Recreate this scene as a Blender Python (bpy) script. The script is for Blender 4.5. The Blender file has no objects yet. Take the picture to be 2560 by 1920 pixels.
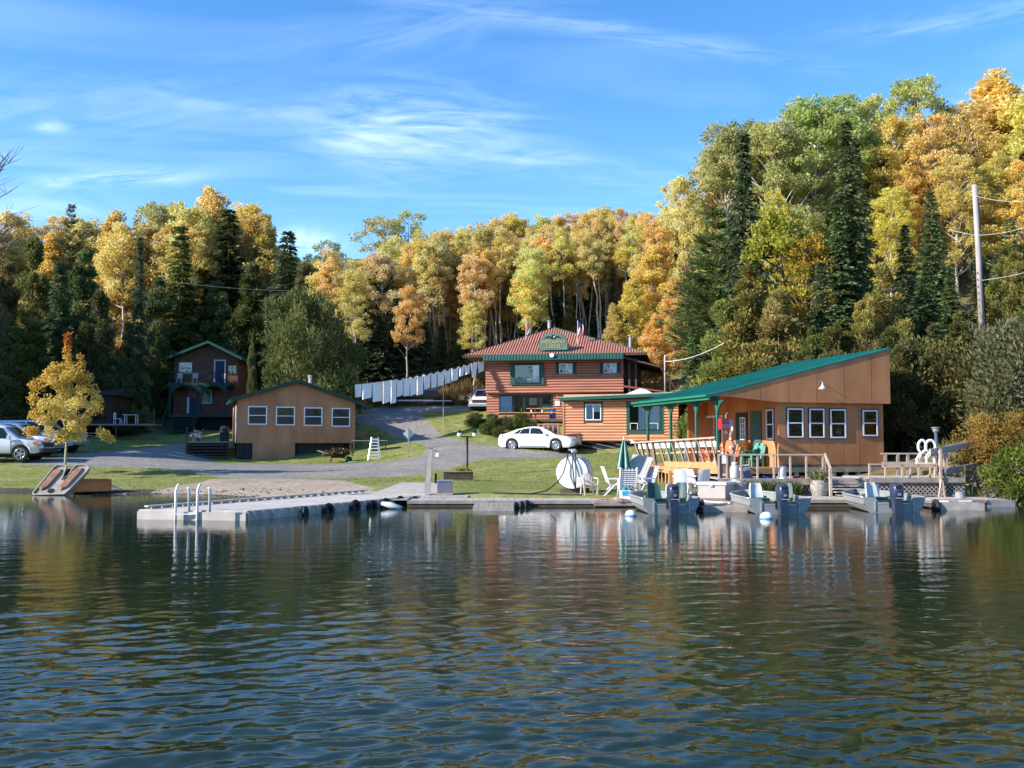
import bpy, math, random
import numpy as np
from mathutils import Vector, Matrix
random.seed(7); RS=np.random.RandomState(11)
SC=bpy.context.scene; COL=SC.collection
R=math.radians
# ------------------------------------------------------------ camera, sky, sun, exposure
FP=2459.0; CH=2.2; HOR=1101.0
TH=math.atan((HOR-960)/FP)
cd=bpy.data.cameras.new('camera'); cam=bpy.data.objects.new('camera',cd); COL.objects.link(cam); SC.camera=cam
cd.sensor_width=36; cd.lens=36*FP/2560; cd.clip_start=.1; cd.clip_end=2000
cam.location=(0,0,CH); cam.rotation_euler=(R(90)+TH,0,0)
SC.view_settings.view_transform='Standard'; SC.view_settings.look='None'; SC.view_settings.exposure=1.0; SC.view_settings.gamma=1; SC.view_settings.use_curve_mapping=False
SUN_B=19; SUN_E=27
sd=bpy.data.lights.new('sun','SUN'); sun=bpy.data.objects.new('sun',sd); COL.objects.link(sun)
sd.energy=4.4; sd.angle=R(.5); sd.color=(1,.93,.82)
sv=Vector((-math.cos(R(SUN_B))*math.cos(R(SUN_E)),-math.sin(R(SUN_B))*math.cos(R(SUN_E)),math.sin(R(SUN_E))))
sun.rotation_euler=sv.to_track_quat('Z','Y').to_euler(); sun.location=(-30,-5,40)
W=bpy.data.worlds.new('World'); SC.world=W; W.use_nodes=True
def P(px,py,Y):
    a=960-py; dx=px-1280; dy=FP*math.cos(TH)-a*math.sin(TH); dz=FP*math.sin(TH)+a*math.cos(TH); t=Y/dy
    return Vector((dx*t,Y,CH+dz*t))
class NT:
    def __init__(s,nt): s.t=nt; s.n=nt.nodes; s.l=nt.links
    def N(s,typ,**k):
        nd=s.n.new(typ)
        for a,b in k.items():
            if a.startswith('i_'):
                key=a[2:]; key=int(key) if key.isdigit() else key.replace('_',' ')
                nd.inputs[key].default_value=b
            else: setattr(nd,a,b)
        return nd
    def M(s,op,a,b=None,c=None,clamp=False):
        nd=s.n.new('ShaderNodeMath'); nd.operation=op; nd.use_clamp=clamp
        for i,v in enumerate((a,b,c)):
            if v is None: continue
            if hasattr(v,'links'): s.l.new(v,nd.inputs[i])
            else: nd.inputs[i].default_value=v
        return nd.outputs[0]
    def mix(s,f,a,b,typ='MIX'):
        nd=s.n.new('ShaderNodeMix'); nd.data_type='RGBA'; nd.blend_type=typ; nd.clamp_factor=True
        for k,v in ((0,f),(6,a),(7,b)):
            if hasattr(v,'links'): s.l.new(v,nd.inputs[k])
            else: nd.inputs[k].default_value=v if k==0 else ((*v,1) if len(v)==3 else v)
        return nd.outputs[2]
def build_world():
    n=NT(W.node_tree); n.n.clear()
    sky=n.N('ShaderNodeTexSky',sky_type='NISHITA',sun_disc=False,sun_elevation=R(SUN_E),sun_rotation=math.atan2(sv.x,sv.y)%(2*math.pi),altitude=300,air_density=.9,dust_density=.1,ozone_density=2.2)
    tc=n.N('ShaderNodeTexCoord'); sp=n.N('ShaderNodeSeparateXYZ'); n.l.new(tc.outputs['Generated'],sp.inputs[0])
    x,y,z=sp.outputs
    ys=n.M('MAXIMUM',y,.05); s=n.M('DIVIDE',x,ys); t=n.M('DIVIDE',z,ys)
    def noise(sx,sy,rot,scale,detail,dist=0,off=0):
        c=n.N('ShaderNodeCombineXYZ'); ca,sa=math.cos(rot),math.sin(rot)
        u=n.M('ADD',n.M('MULTIPLY',s,ca*sx),n.M('MULTIPLY',t,sa*sx)); v=n.M('ADD',n.M('MULTIPLY',s,-sa*sy),n.M('MULTIPLY',t,ca*sy))
        n.l.new(u,c.inputs[0]); n.l.new(v,c.inputs[1]); c.inputs[2].default_value=off
        q=n.N('ShaderNodeTexNoise'); q.inputs['Scale'].default_value=scale; q.inputs['Detail'].default_value=detail; q.inputs['Distortion'].default_value=dist; q.inputs['Roughness'].default_value=.6
        n.l.new(c.outputs[0],q.inputs['Vector']); return q.outputs['Fac']
    warp=noise(1,1,0,5,3,0,3.3)
    tot=None
    # wispy cirrus: direction in the sky, spread, tilt, weight
    for i,(px,py,w,h,ang,wt,streak) in enumerate([(270,438,220,24,4,.75,3.0),(1060,310,270,90,-8,.62,3.5),(900,350,150,60,-20,.5,4),(1500,55,560,26,-9,.32,5),(1050,60,260,50,10,.2,3),(150,240,380,90,3,.2,3),(110,306,50,16,-8,.5,2),(760,600,100,38,0,.9,2),(1350,400,240,40,-8,.35,5),(60,520,200,40,0,.5,2),(560,240,180,30,-10,.35,4),(2500,250,200,60,0,.3,3),(2450,20,300,30,8,.3,4)]):
        s0=(px-1280)/FP; t0=(HOR-py)/FP; a=R(ang); ca,sa=math.cos(a),math.sin(a)
        ds=n.M('SUBTRACT',s,s0); dt=n.M('SUBTRACT',t,t0)
        u=n.M('MULTIPLY',n.M('ADD',n.M('MULTIPLY',ds,ca),n.M('MULTIPLY',dt,sa)),FP/w)
        v=n.M('MULTIPLY',n.M('ADD',n.M('MULTIPLY',ds,-sa),n.M('MULTIPLY',dt,ca)),FP/h)
        v=n.M('ADD',v,n.M('MULTIPLY',n.M('SUBTRACT',warp,.5),1.6)); 
        r2=n.M('ADD',n.M('MULTIPLY',u,u),n.M('MULTIPLY',v,v))
        g=n.M('POWER',2.718,n.M('MULTIPLY',r2,-1.0))
        nz=noise(1,streak*1.6,a+.1,8,7,1.2,i*1.7)
        f=n.M('MULTIPLY',g,n.M('MULTIPLY',n.M('SUBTRACT',nz,.36,clamp=True),1.75*wt))
        tot=f if tot is None else n.M('ADD',tot,f)
    # cirrus overhead and behind, so the sky goes on outside the frame
    pz=n.M('MAXIMUM',z,.08); c=n.N('ShaderNodeCombineXYZ'); n.l.new(n.M('DIVIDE',x,pz),c.inputs[0]); n.l.new(n.M('MULTIPLY',n.M('DIVIDE',y,pz),2.5),c.inputs[1])
    q=n.N('ShaderNodeTexNoise'); q.inputs['Scale'].default_value=.7; q.inputs['Detail'].default_value=8; q.inputs['Distortion'].default_value=.8; n.l.new(c.outputs[0],q.inputs['Vector'])
    gen=n.M('MULTIPLY',n.M('SUBTRACT',q.outputs['Fac'],.52,clamp=True),.5)
    tot=n.M('ADD',tot,gen); tot=n.M('MINIMUM',tot,.85)
    hs=n.N('ShaderNodeHueSaturation'); hs.inputs['Saturation'].default_value=1.28; hs.inputs['Value'].default_value=1.0; hs.inputs['Hue'].default_value=.503
    n.l.new(sky.outputs[0],hs.inputs['Color'])
    colr=n.mix(tot,hs.outputs[0],(5.6,6.5,7.8))
    bg=n.N('ShaderNodeBackground'); bg.inputs['Strength'].default_value=.15; n.l.new(colr,bg.inputs[0])
    o=n.N('ShaderNodeOutputWorld'); n.l.new(bg.outputs[0],o.inputs[0])
build_world()
# ------------------------------------------------------------ materials
MATS={}
def mat(name,col,rough=.7,metal=0,var=.15,vs=3.0,bump=.0,bs=20.0,spec=.35,stretch=(1,1,1),col2=None,coat=0):
    if name in MATS: return MATS[name]
    m=bpy.data.materials.new(name); m.use_nodes=True; n=NT(m.node_tree); b=n.n['Principled BSDF']
    b.inputs['Roughness'].default_value=rough; b.inputs['Metallic'].default_value=metal; b.inputs['Specular IOR Level'].default_value=spec; b.inputs['Coat Weight'].default_value=coat
    tc=n.N('ShaderNodeTexCoord'); mp=n.N('ShaderNodeMapping'); mp.inputs['Scale'].default_value=stretch; n.l.new(tc.outputs['Object'],mp.inputs[0])
    q=n.N('ShaderNodeTexNoise'); q.inputs['Scale'].default_value=vs; q.inputs['Detail'].default_value=6; n.l.new(mp.outputs[0],q.inputs['Vector'])
    oi=n.N('ShaderNodeObjectInfo')
    f=n.M('ADD',n.M('MULTIPLY',n.M('SUBTRACT',q.outputs['Fac'],.5),2.2),.5,clamp=True)
    c2=col2 if col2 else tuple(c*(1-var*1.6) for c in col); c1=tuple(min(1,c*(1+var*.6)) for c in col) if not col2 else col
    c=n.mix(f,c2,c1)
    rn=n.M('ADD',n.M('MULTIPLY',oi.outputs['Random'],var*.8),1-var*.4)
    cc=n.N('ShaderNodeCombineColor'); [n.l.new(rn,cc.inputs[i]) for i in range(3)]
    c=n.mix(1.0,c,cc.outputs[0],'MULTIPLY'); n.l.new(c,b.inputs['Base Color'])
    if bump:
        q2=n.N('ShaderNodeTexNoise'); q2.inputs['Scale'].default_value=bs; q2.inputs['Detail'].default_value=5; n.l.new(mp.outputs[0],q2.inputs['Vector'])
        bp=n.N('ShaderNodeBump'); bp.inputs['Strength'].default_value=bump; bp.inputs['Distance'].default_value=.02; n.l.new(q2.outputs['Fac'],bp.inputs['Height']); n.l.new(bp.outputs[0],b.inputs['Normal'])
    MATS[name]=m; return m
def glass(name='window_glass',trans=.97,tint=(.95,.98,1)):
    if name in MATS: return MATS[name]
    m=bpy.data.materials.new(name); m.use_nodes=True; n=NT(m.node_tree); n.n.clear()
    t=n.N('ShaderNodeBsdfTransparent'); t.inputs[0].default_value=(*[c*trans for c in tint],1)
    g=n.N('ShaderNodeBsdfGlossy'); g.inputs['Roughness'].default_value=.03; g.inputs['Color'].default_value=(.9,.95,1,1)
    lw=n.N('ShaderNodeFresnel'); lw.inputs[0].default_value=1.6
    nz=n.N('ShaderNodeTexNoise'); nz.inputs['Scale'].default_value=1.5; bp=n.N('ShaderNodeBump'); bp.inputs['Strength'].default_value=.15; bp.inputs['Distance'].default_value=.05; n.l.new(nz.outputs['Fac'],bp.inputs['Height']); n.l.new(bp.outputs[0],g.inputs['Normal'])
    mx=n.N('ShaderNodeMixShader'); n.l.new(n.M('ADD',lw.outputs[0],.05),mx.inputs[0]); n.l.new(t.outputs[0],mx.inputs[1]); n.l.new(g.outputs[0],mx.inputs[2])
    o=n.N('ShaderNodeOutputMaterial'); n.l.new(mx.outputs[0],o.inputs[0]); MATS[name]=m; return m
def leafmat(name,ca,cb,cc,trans=.35):
    m=bpy.data.materials.new(name); m.use_nodes=True; n=NT(m.node_tree); n.n.clear()
    at=n.N('ShaderNodeAttribute',attribute_name='tone'); oi=n.N('ShaderNodeObjectInfo')
    cr=n.N('ShaderNodeValToRGB'); e=cr.color_ramp.elements; e[0].color=(*ca,1); e[0].position=.05; e[1].color=(*cc,1); e[1].position=.95; k=e.new(.5); k.color=(*cb,1)
    n.l.new(at.outputs['Fac'],cr.inputs[0])
    c=n.mix(1.0,cr.outputs[0],oi.outputs['Color'],'MULTIPLY')
    d=n.N('ShaderNodeBsdfDiffuse'); t=n.N('ShaderNodeBsdfTranslucent'); n.l.new(c,d.inputs[0]); n.l.new(c,t.inputs[0])
    mx=n.N('ShaderNodeMixShader'); mx.inputs[0].default_value=trans; n.l.new(d.outputs[0],mx.inputs[1]); n.l.new(t.outputs[0],mx.inputs[2])
    o=n.N('ShaderNodeOutputMaterial'); n.l.new(mx.outputs[0],o.inputs[0]); MATS[name]=m; return m
# ------------------------------------------------------------ objects
def tag(o,label=None,cat=None,group=None,kind=None):
    if label: o['label']=label
    if cat: o['category']=cat
    if group: o['group']=group
    if kind: o['kind']=kind
    return o
def empty(name,loc,rz=0,label=None,cat=None,group=None):
    o=bpy.data.objects.new(name,None); COL.objects.link(o); o.location=loc; o.rotation_euler=(0,0,rz); o.empty_display_size=.2
    return tag(o,label,cat,group)
def copy_tree(o,parent=None):
    c=o.copy(); COL.objects.link(c)
    if parent: c.parent=parent
    for ch in list(o.children): copy_tree(ch,c)
    return c
def link(name,me,parent=None,loc=(0,0,0),rot=(0,0,0),scale=(1,1,1)):
    o=bpy.data.objects.new(name,me); COL.objects.link(o); o.location=loc; o.rotation_euler=rot; o.scale=scale
    if parent: o.parent=parent
    return o
class MB:
    def __init__(s): s.v=[]; s.f=[]
    def add(s,vs,fs):
        b=len(s.v); s.v+=[tuple(v) for v in vs]; s.f+=[tuple(b+i for i in f) for f in fs]; return s
    def box(s,x0,x1,y0,y1,z0,z1): return s.hexa([(x0,y0,z0),(x1,y0,z0),(x1,y1,z0),(x0,y1,z0),(x0,y0,z1),(x1,y0,z1),(x1,y1,z1),(x0,y1,z1)])
    def hexa(s,p): return s.add(p,[(0,3,2,1),(4,5,6,7),(0,1,5,4),(1,2,6,5),(2,3,7,6),(3,0,4,7)])
    def bar(s,a,b,w,h=None,up=(0,0,1)):
        h=h or w; a=Vector(a); b=Vector(b); d=(b-a).normalized(); u=Vector(up)
        if abs(d.dot(u))>.98: u=Vector((0,1,0))
        sx=d.cross(u).normalized()*w/2; sy=sx.cross(d).normalized()*h/2
        return s.hexa([a-sx-sy,a+sx-sy,b+sx-sy,b-sx-sy,a-sx+sy,a+sx+sy,b+sx+sy,b-sx+sy])
    def tube(s,pts,r,n=8,caps=True):
        pts=[Vector(p) for p in pts]; rs=r if hasattr(r,'__len__') else [r]*len(pts); base=len(s.v); up=None
        for i,p in enumerate(pts):
            d=(pts[min(i+1,len(pts)-1)]-pts[max(i-1,0)]).normalized()
            if up is None: up=Vector((0,0,1)) if abs(d.z)<.9 else Vector((0,1,0))
            sx=d.cross(up).normalized(); sy=sx.cross(d).normalized(); up=sy
            for k in range(n): a=2*math.pi*k/n; s.v.append(tuple(p+sx*math.cos(a)*rs[i]+sy*math.sin(a)*rs[i]))
        for i in range(len(pts)-1):
            for k in range(n): k2=(k+1)%n; s.f.append((base+i*n+k,base+i*n+k2,base+(i+1)*n+k2,base+(i+1)*n+k))
        if caps: s.f.append(tuple(base+k for k in range(n))[::-1]); s.f.append(tuple(base+(len(pts)-1)*n+k for k in range(n)))
        return s
    def lathe(s,prof,n=16,c=(0,0,0),ax='z'):
        base=len(s.v)
        for r,z in prof:
            for k in range(n):
                a=2*math.pi*k/n; p=(r*math.cos(a),r*math.sin(a),z)
                if ax=='y': p=(p[0],p[2],p[1])
                if ax=='x': p=(p[2],p[0],p[1])
                s.v.append((p[0]+c[0],p[1]+c[1],p[2]+c[2]))
        for i in range(len(prof)-1):
            for k in range(n): k2=(k+1)%n; s.f.append((base+i*n+k,base+i*n+k2,base+(i+1)*n+k2,base+(i+1)*n+k))
        s.f.append(tuple(base+k for k in range(n))[::-1]); s.f.append(tuple(base+(len(prof)-1)*n+k for k in range(n))); return s
    def prism(s,poly,y0,y1,ax='y'):
        n=len(poly)
        if ax=='y': vs=[(a,y0,b) for a,b in poly]+[(a,y1,b) for a,b in poly]
        elif ax=='x': vs=[(y0,a,b) for a,b in poly]+[(y1,a,b) for a,b in poly]
        else: vs=[(a,b,y0) for a,b in poly]+[(a,b,y1) for a,b in poly]
        return s.add(vs,[tuple(range(n)),tuple(range(2*n-1,n-1,-1))]+[(i,n+i,n+(i+1)%n,(i+1)%n) for i in range(n)])
    def quad(s,a,b,c,d): return s.add([a,b,c,d],[(0,1,2,3)])
    def grid(s,rows):
        m=len(rows[0]); b=len(s.v)
        for r in rows: s.v+=[tuple(p) for p in r]
        for i in range(len(rows)-1):
            for j in range(m-1): s.f.append((b+i*m+j,b+i*m+j+1,b+(i+1)*m+j+1,b+(i+1)*m+j))
        return s
    def mesh(s,name,m,smooth=False,bevel=0):
        me=bpy.data.meshes.new(name); me.from_pydata(s.v,[],s.f)
        if m: me.materials.append(m)
        import bmesh
        bm=bmesh.new(); bm.from_mesh(me)
        bmesh.ops.recalc_face_normals(bm,faces=bm.faces)
        if bevel: bmesh.ops.bevel(bm,geom=bm.edges[:],offset=bevel,segments=2,affect='EDGES',profile=.6)
        bm.to_mesh(me); bm.free()
        if smooth: me.polygons.foreach_set('use_smooth',[True]*len(me.polygons))
        me.update(); return me
    def build(s,name,m,parent=None,loc=(0,0,0),rot=(0,0,0),smooth=False,bevel=0):
        return link(name,s.mesh(name,m,smooth,bevel),parent,loc,rot)
def npmesh(name,V,F,m,tone=None,smooth=False):
    V=np.asarray(V,dtype=np.float32); F=np.asarray(F,dtype=np.int32); k=F.shape[1]
    me=bpy.data.meshes.new(name); me.vertices.add(len(V)); me.vertices.foreach_set('co',V.ravel())
    me.loops.add(F.size); me.loops.foreach_set('vertex_index',F.ravel()); me.polygons.add(len(F))
    me.polygons.foreach_set('loop_start',np.arange(len(F),dtype=np.int32)*k); 
    try: me.polygons.foreach_set('loop_total',np.full(len(F),k,dtype=np.int32))
    except Exception: pass
    if smooth: me.polygons.foreach_set('use_smooth',np.ones(len(F),dtype=bool))
    if tone is not None:
        a=me.attributes.new('tone','FLOAT','FACE'); a.data.foreach_set('value',np.asarray(tone,dtype=np.float32))
    me.materials.append(m); me.update(calc_edges=True); me.validate(); return me
def noise2(x,y,seed=0,oct=4,f=1.0):
    r=np.random.RandomState(seed); out=0; a=1.0; tot=0
    for o in range(oct):
        for k in range(3):
            th=r.rand()*6.283; ph=r.rand()*6.283; ff=f*(1+.4*r.rand())
            out=out+a*np.sin((x*math.cos(th)+y*math.sin(th))*ff+ph+1.3*np.sin((x*math.sin(th)-y*math.cos(th))*ff*.7+ph*2))/3
        tot+=a; a*=.55; f*=2.1
    return out/tot
# ------------------------------------------------------------ ground
def pt(px,py,Y): v=P(px,py,Y); return (v.x,v.y,v.z)
CP=[(-60,43,0),(-32,41.5,0),(-18,40.4,0),(-12.5,40.0,0),(-10,38.2,0),(-8,37.6,.02),(-60,38,-1),(-32,37.5,-1),(-18,36.8,-1),(-10,34.5,-.8),(-3,33,-.6),(0,32,-.7),(5,32,-.7),(10,31,-.8),(16,31,-.8),(20,29,-1),(30,27,-1),
 (-5,38.6,.3),(-3.4,36,.2),(0,34.2,.16),(3,34,.15),(5,34.2,.14),(-3.3,40.6,.5),
 pt(0,1195,46),pt(300,1195,46.5),pt(560,1200,45),pt(820,1197,46),pt(1000,1193,48),pt(71,1156,51),pt(-300,1150,52),pt(200,1152,52),pt(60,1127,60),pt(-300,1120,60),pt(380,1152,54),pt(600,1163,55),
 pt(520,1150,61),pt(700,1151,62),pt(880,1150,62),pt(420,1128,61),pt(1000,1148,58.5),pt(1100,1150,55),pt(1100,1125,61),pt(1240,1133,59.5),pt(1450,1137,60),pt(1400,1140,57),pt(1450,1200,44),pt(1200,1200,44.5),pt(1450,1232,37),pt(1300,1232,37),
 pt(1600,1131,57),pt(1560,1150,50),(6,41,.45),(8,38,.35),(12,36,.2),(15,36,.25),(9,45,.75),(13,44,.9),(10,52,1.3),(6,56,1.45),
 pt(1050,1112,64),pt(1000,1052,71),pt(930,1040,72),pt(1000,1017.5,75.5),pt(1200,1018.5,76),pt(1120,1018,76),(0,80,5.0),(-7,80,5.2),(4,80,5.2),(12,72,4.6),(10,66,3.4),
 pt(1215,1047,69.5),pt(1400,1052,69),pt(1170,1070,68),pt(1250,1098,65),pt(1350,1102,65),pt(1390,1108,62.6),pt(900,1080,68),pt(860,1075,69),
 pt(430,1071,84),pt(600,1073,82),pt(400,1112,68),pt(100,1095,70),pt(250,1075,80),pt(-300,1080,72),pt(700,1040,80),(-38,60,2.2),(-45,75,5),
 (-12,90,8),(-3,87,8.6),(4,87,9),(-3,92,11.5),(-20,93,6),(-35,93,7),(-50,93,9),(-3,105,15.5),(6,100,14.5),(-20,110,13),(-40,110,13),(0,130,24),(-30,130,21),(-70,130,24),(15,120,24),(30,120,26),
 (14,56,2.4),(18,56,4.2),(25,56,6.5),(12,70,6.5),(18,70,8.5),(28,70,10),(14,85,12.5),(28,85,15),(45,85,18),(45,60,9),(45,45,5),(35,40,3.5),(60,110,26),
 (17.4,34.6,0),(17.8,36.2,1.0),(20,33.2,.05),(21.5,34.6,1.3),(25,31,0),(26,34,1.8),(32,29,.3),(19,41,2.2),(16,45,1.5),(24,44,4),(60,28,.5),(60,32,3),
 (-100,50,3),(-100,90,12),(120,60,12),(120,110,28),(0,170,36),(-120,170,34),(120,170,42),(0,260,46),(-200,260,46),(200,260,50),(-200,60,6),(200,40,8),(-200,40,-1),(200,20,-1),(-200,120,18),(200,120,28)]
_c=np.array(CP,float); _xy=_c[:,:2]
def _k(a,b): d=a[:,None,:]-b[None,:,:]; return np.sqrt((d**2).sum(-1)+1.5)
_A=_k(_xy,_xy); _n=len(_c); _B=np.zeros((_n+3,_n+3)); _B[:_n,:_n]=-_A-np.eye(_n)*-.0; _B[:_n,_n]=1; _B[:_n,_n+1:]=_xy; _B[_n,:_n]=1; _B[_n+1:,:_n]=_xy.T
_w=np.linalg.solve(_B,np.concatenate([_c[:,2],[0,0,0]]))
def terr(x,y):
    x=np.atleast_1d(np.asarray(x,float)); y=np.atleast_1d(np.asarray(y,float)); sh=x.shape; q=np.stack([x.ravel(),y.ravel()],1); out=[]
    for i in range(0,len(q),20000):
        b=q[i:i+20000]; out.append(-_k(b,_xy)@_w[:_n]+_w[_n]+b@_w[_n+1:])
    z=np.concatenate(out).reshape(sh); 
    return z+noise2(x,y,5,3,.9)*np.clip(.02+.012*(y-62),.02,.35)
def tz(x,y): return float(terr(x,y)[0])
def proj(x,y,z):
    dz=z-CH; c,s=math.cos(TH),math.sin(TH); d=y*c+dz*s; u=-y*s+dz*c
    return 1280+FP*x/d, 960-FP*u/d
def inpoly(px,py,poly):
    r=np.zeros(px.shape,bool); n=len(poly)
    for i in range(n):
        x1,y1=poly[i]; x2,y2=poly[(i+1)%n]
        c=((y1>py)!=(y2>py))&(px<(x2-x1)*(py-y1)/((y2-y1) if y2!=y1 else 1e-9)+x1); r^=c
    return r
gm={}
def gmat(name,c1,c2,c3,s1=.35,s2=6,bump=.5,bs=30,dist=.05):
    m=bpy.data.materials.new(name); m.use_nodes=True; n=NT(m.node_tree); b=n.n['Principled BSDF']; b.inputs['Roughness'].default_value=.95; b.inputs['Specular IOR Level'].default_value=.15
    tc=n.N('ShaderNodeTexCoord')
    def nz(s,d=8,dis=.3):
        q=n.N('ShaderNodeTexNoise'); q.inputs['Scale'].default_value=s; q.inputs['Detail'].default_value=d; q.inputs['Distortion'].default_value=dis; q.inputs['Roughness'].default_value=.62; n.l.new(tc.outputs['Object'],q.inputs['Vector']); return q.outputs['Fac']
    def st(f,g,o): return n.M('ADD',n.M('MULTIPLY',n.M('SUBTRACT',f,.5),g),o,clamp=True)
    c=n.mix(st(nz(s1),4,.5),c1,c2); c=n.mix(st(nz(s2),4,.4),c,c3); k=nz(s2*6,4)
    cc=n.N('ShaderNodeCombineColor'); kk=n.M('ADD',n.M('MULTIPLY',k,1.1),.45); [n.l.new(kk,cc.inputs[i]) for i in range(3)]
    c=n.mix(1.0,c,cc.outputs[0],'MULTIPLY'); n.l.new(c,b.inputs['Base Color'])
    bp=n.N('ShaderNodeBump'); bp.inputs['Strength'].default_value=bump; bp.inputs['Distance'].default_value=dist; n.l.new(nz(bs,6),bp.inputs['Height']); n.l.new(bp.outputs[0],b.inputs['Normal'])
    return m
GRASS=gmat('lawn_grass',(.19,.215,.055),(.32,.28,.11),(.13,.175,.04),.45,1.5,.5,14,.03)
GRAVEL=gmat('gravel',(.25,.235,.215),(.35,.32,.285),(.17,.16,.15),.4,5,.6,40,.03)
SAND=gmat('sand',(.48,.38,.29),(.36,.29,.22),(.24,.20,.15),.6,4,.5,25,.04)
MUD=gmat('wet_mud',(.07,.06,.05),(.11,.09,.07),(.05,.05,.04),.8,5,.5,20,.05)
LITTER=gmat('leaf_litter',(.28,.19,.08),(.19,.15,.07),(.11,.12,.05),.3,2.5,1,9,.15)
BANK=gmat('brush_bank',(.15,.10,.045),(.24,.17,.09),(.06,.06,.025),.5,1.6,1,7,.2)
def axis(parts):
    out=[]
    for a,b,s in parts: out+=list(np.arange(a,b,s))
    return np.array(out+[parts[-1][1]])
gx=axis([(-260,-60,8),(-60,-34,1.5),(-34,24,.28),(24,60,1.2),(60,260,8)]); gy=axis([(22,32,1),(32,52,.22),(52,84,.3),(84,130,1.2),(130,320,6)])
GX,GY=np.meshgrid(gx,gy); GZ=terr(GX,GY); GV=np.stack([GX,GY,GZ],-1).reshape(-1,3)
ny,nx=GX.shape; idx=np.arange(ny*nx).reshape(ny,nx)
GF=np.stack([idx[:-1,:-1],idx[:-1,1:],idx[1:,1:],idx[1:,:-1]],-1).reshape(-1,4)
cen=GV[GF].mean(1); cx,cy,cz=cen.T
wx=cx+noise2(cx,cy,2,4,2.2)*.35; wy=cy+noise2(cx,cy,3,4,2.2)*.45
ppx,ppy=proj(wx,wy,cz)
road=[(40,1156),(150,1142),(260,1130),(400,1117),(470,1108),(514,1106),(516,1140),(530,1156),(620,1160),(860,1160),(960,1156),(1040,1142),(1072,1125),(1040,1108),(985,1090),(940,1066),(895,1058),(880,1030),(880,1016),(980,1016.5),(1220,1017),(1230,1025),(1160,1026),(1060,1030),(1045,1038),(1075,1062),(1107,1089),(1170,1107),(1250,1117),(1330,1128),(1460,1133),(1450,1142),(1330,1146),(1208,1148),(1107,1175),(1002,1192),(838,1196),(560,1196),(420,1172),(200,1166),(40,1162)]
sand=[(330,1250),(380,1228),(470,1212),(540,1197),(700,1196),(860,1201),(905,1212),(940,1224),(960,1250),(700,1262),(500,1262),(330,1262)]
isroad=inpoly(ppx,ppy,road)&(cy<80)&(cy>40)
issand=inpoly(ppx,ppy,sand)&(cy<52)&(cy>34)
mud=(cz<.10)|((cx<-9)&(cz<.14))
hillf=(cy>83+noise2(cx,cy,8,3,.4)*2)|((cx>13.5+.2*noise2(cx,cy,8,3,1))&(cy>38))|((cx>16.6)&(cz>.05))|((cx>9)&(cy>58))
bank=(cx>-14)&(cx<6)&(cy>78)&(cy<88)
rest=np.ones(len(GF),bool)
def region(name,mask,m,label):
    global rest
    mask=mask&rest; rest&=~mask; f=GF[mask]; u,inv=np.unique(f,return_inverse=True); me=npmesh(name,GV[u],inv.reshape(-1,4),m,smooth=True); o=link(name,me); tag(o,label,None,None,'structure'); return o
under=cz<-.55
region('lakebed',under,MUD,'dark lake bed under the water')
region('brush_bank',bank,BANK,'brown brushy cut bank below the aspens')
region('forest_floor',hillf,LITTER,'leaf littered hillside under the trees')
region('gravel_road',isroad,GRAVEL,'grey gravel driveway and parking lot')
region('beach',issand&~(cz<.02),SAND,'pale sandy beach beside the pier')
region('shore_mud',mud,MUD,'dark wet mud along the waterline')
region('lawn',rest.copy(),GRASS,'green lawn sloping to the lake')
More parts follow.
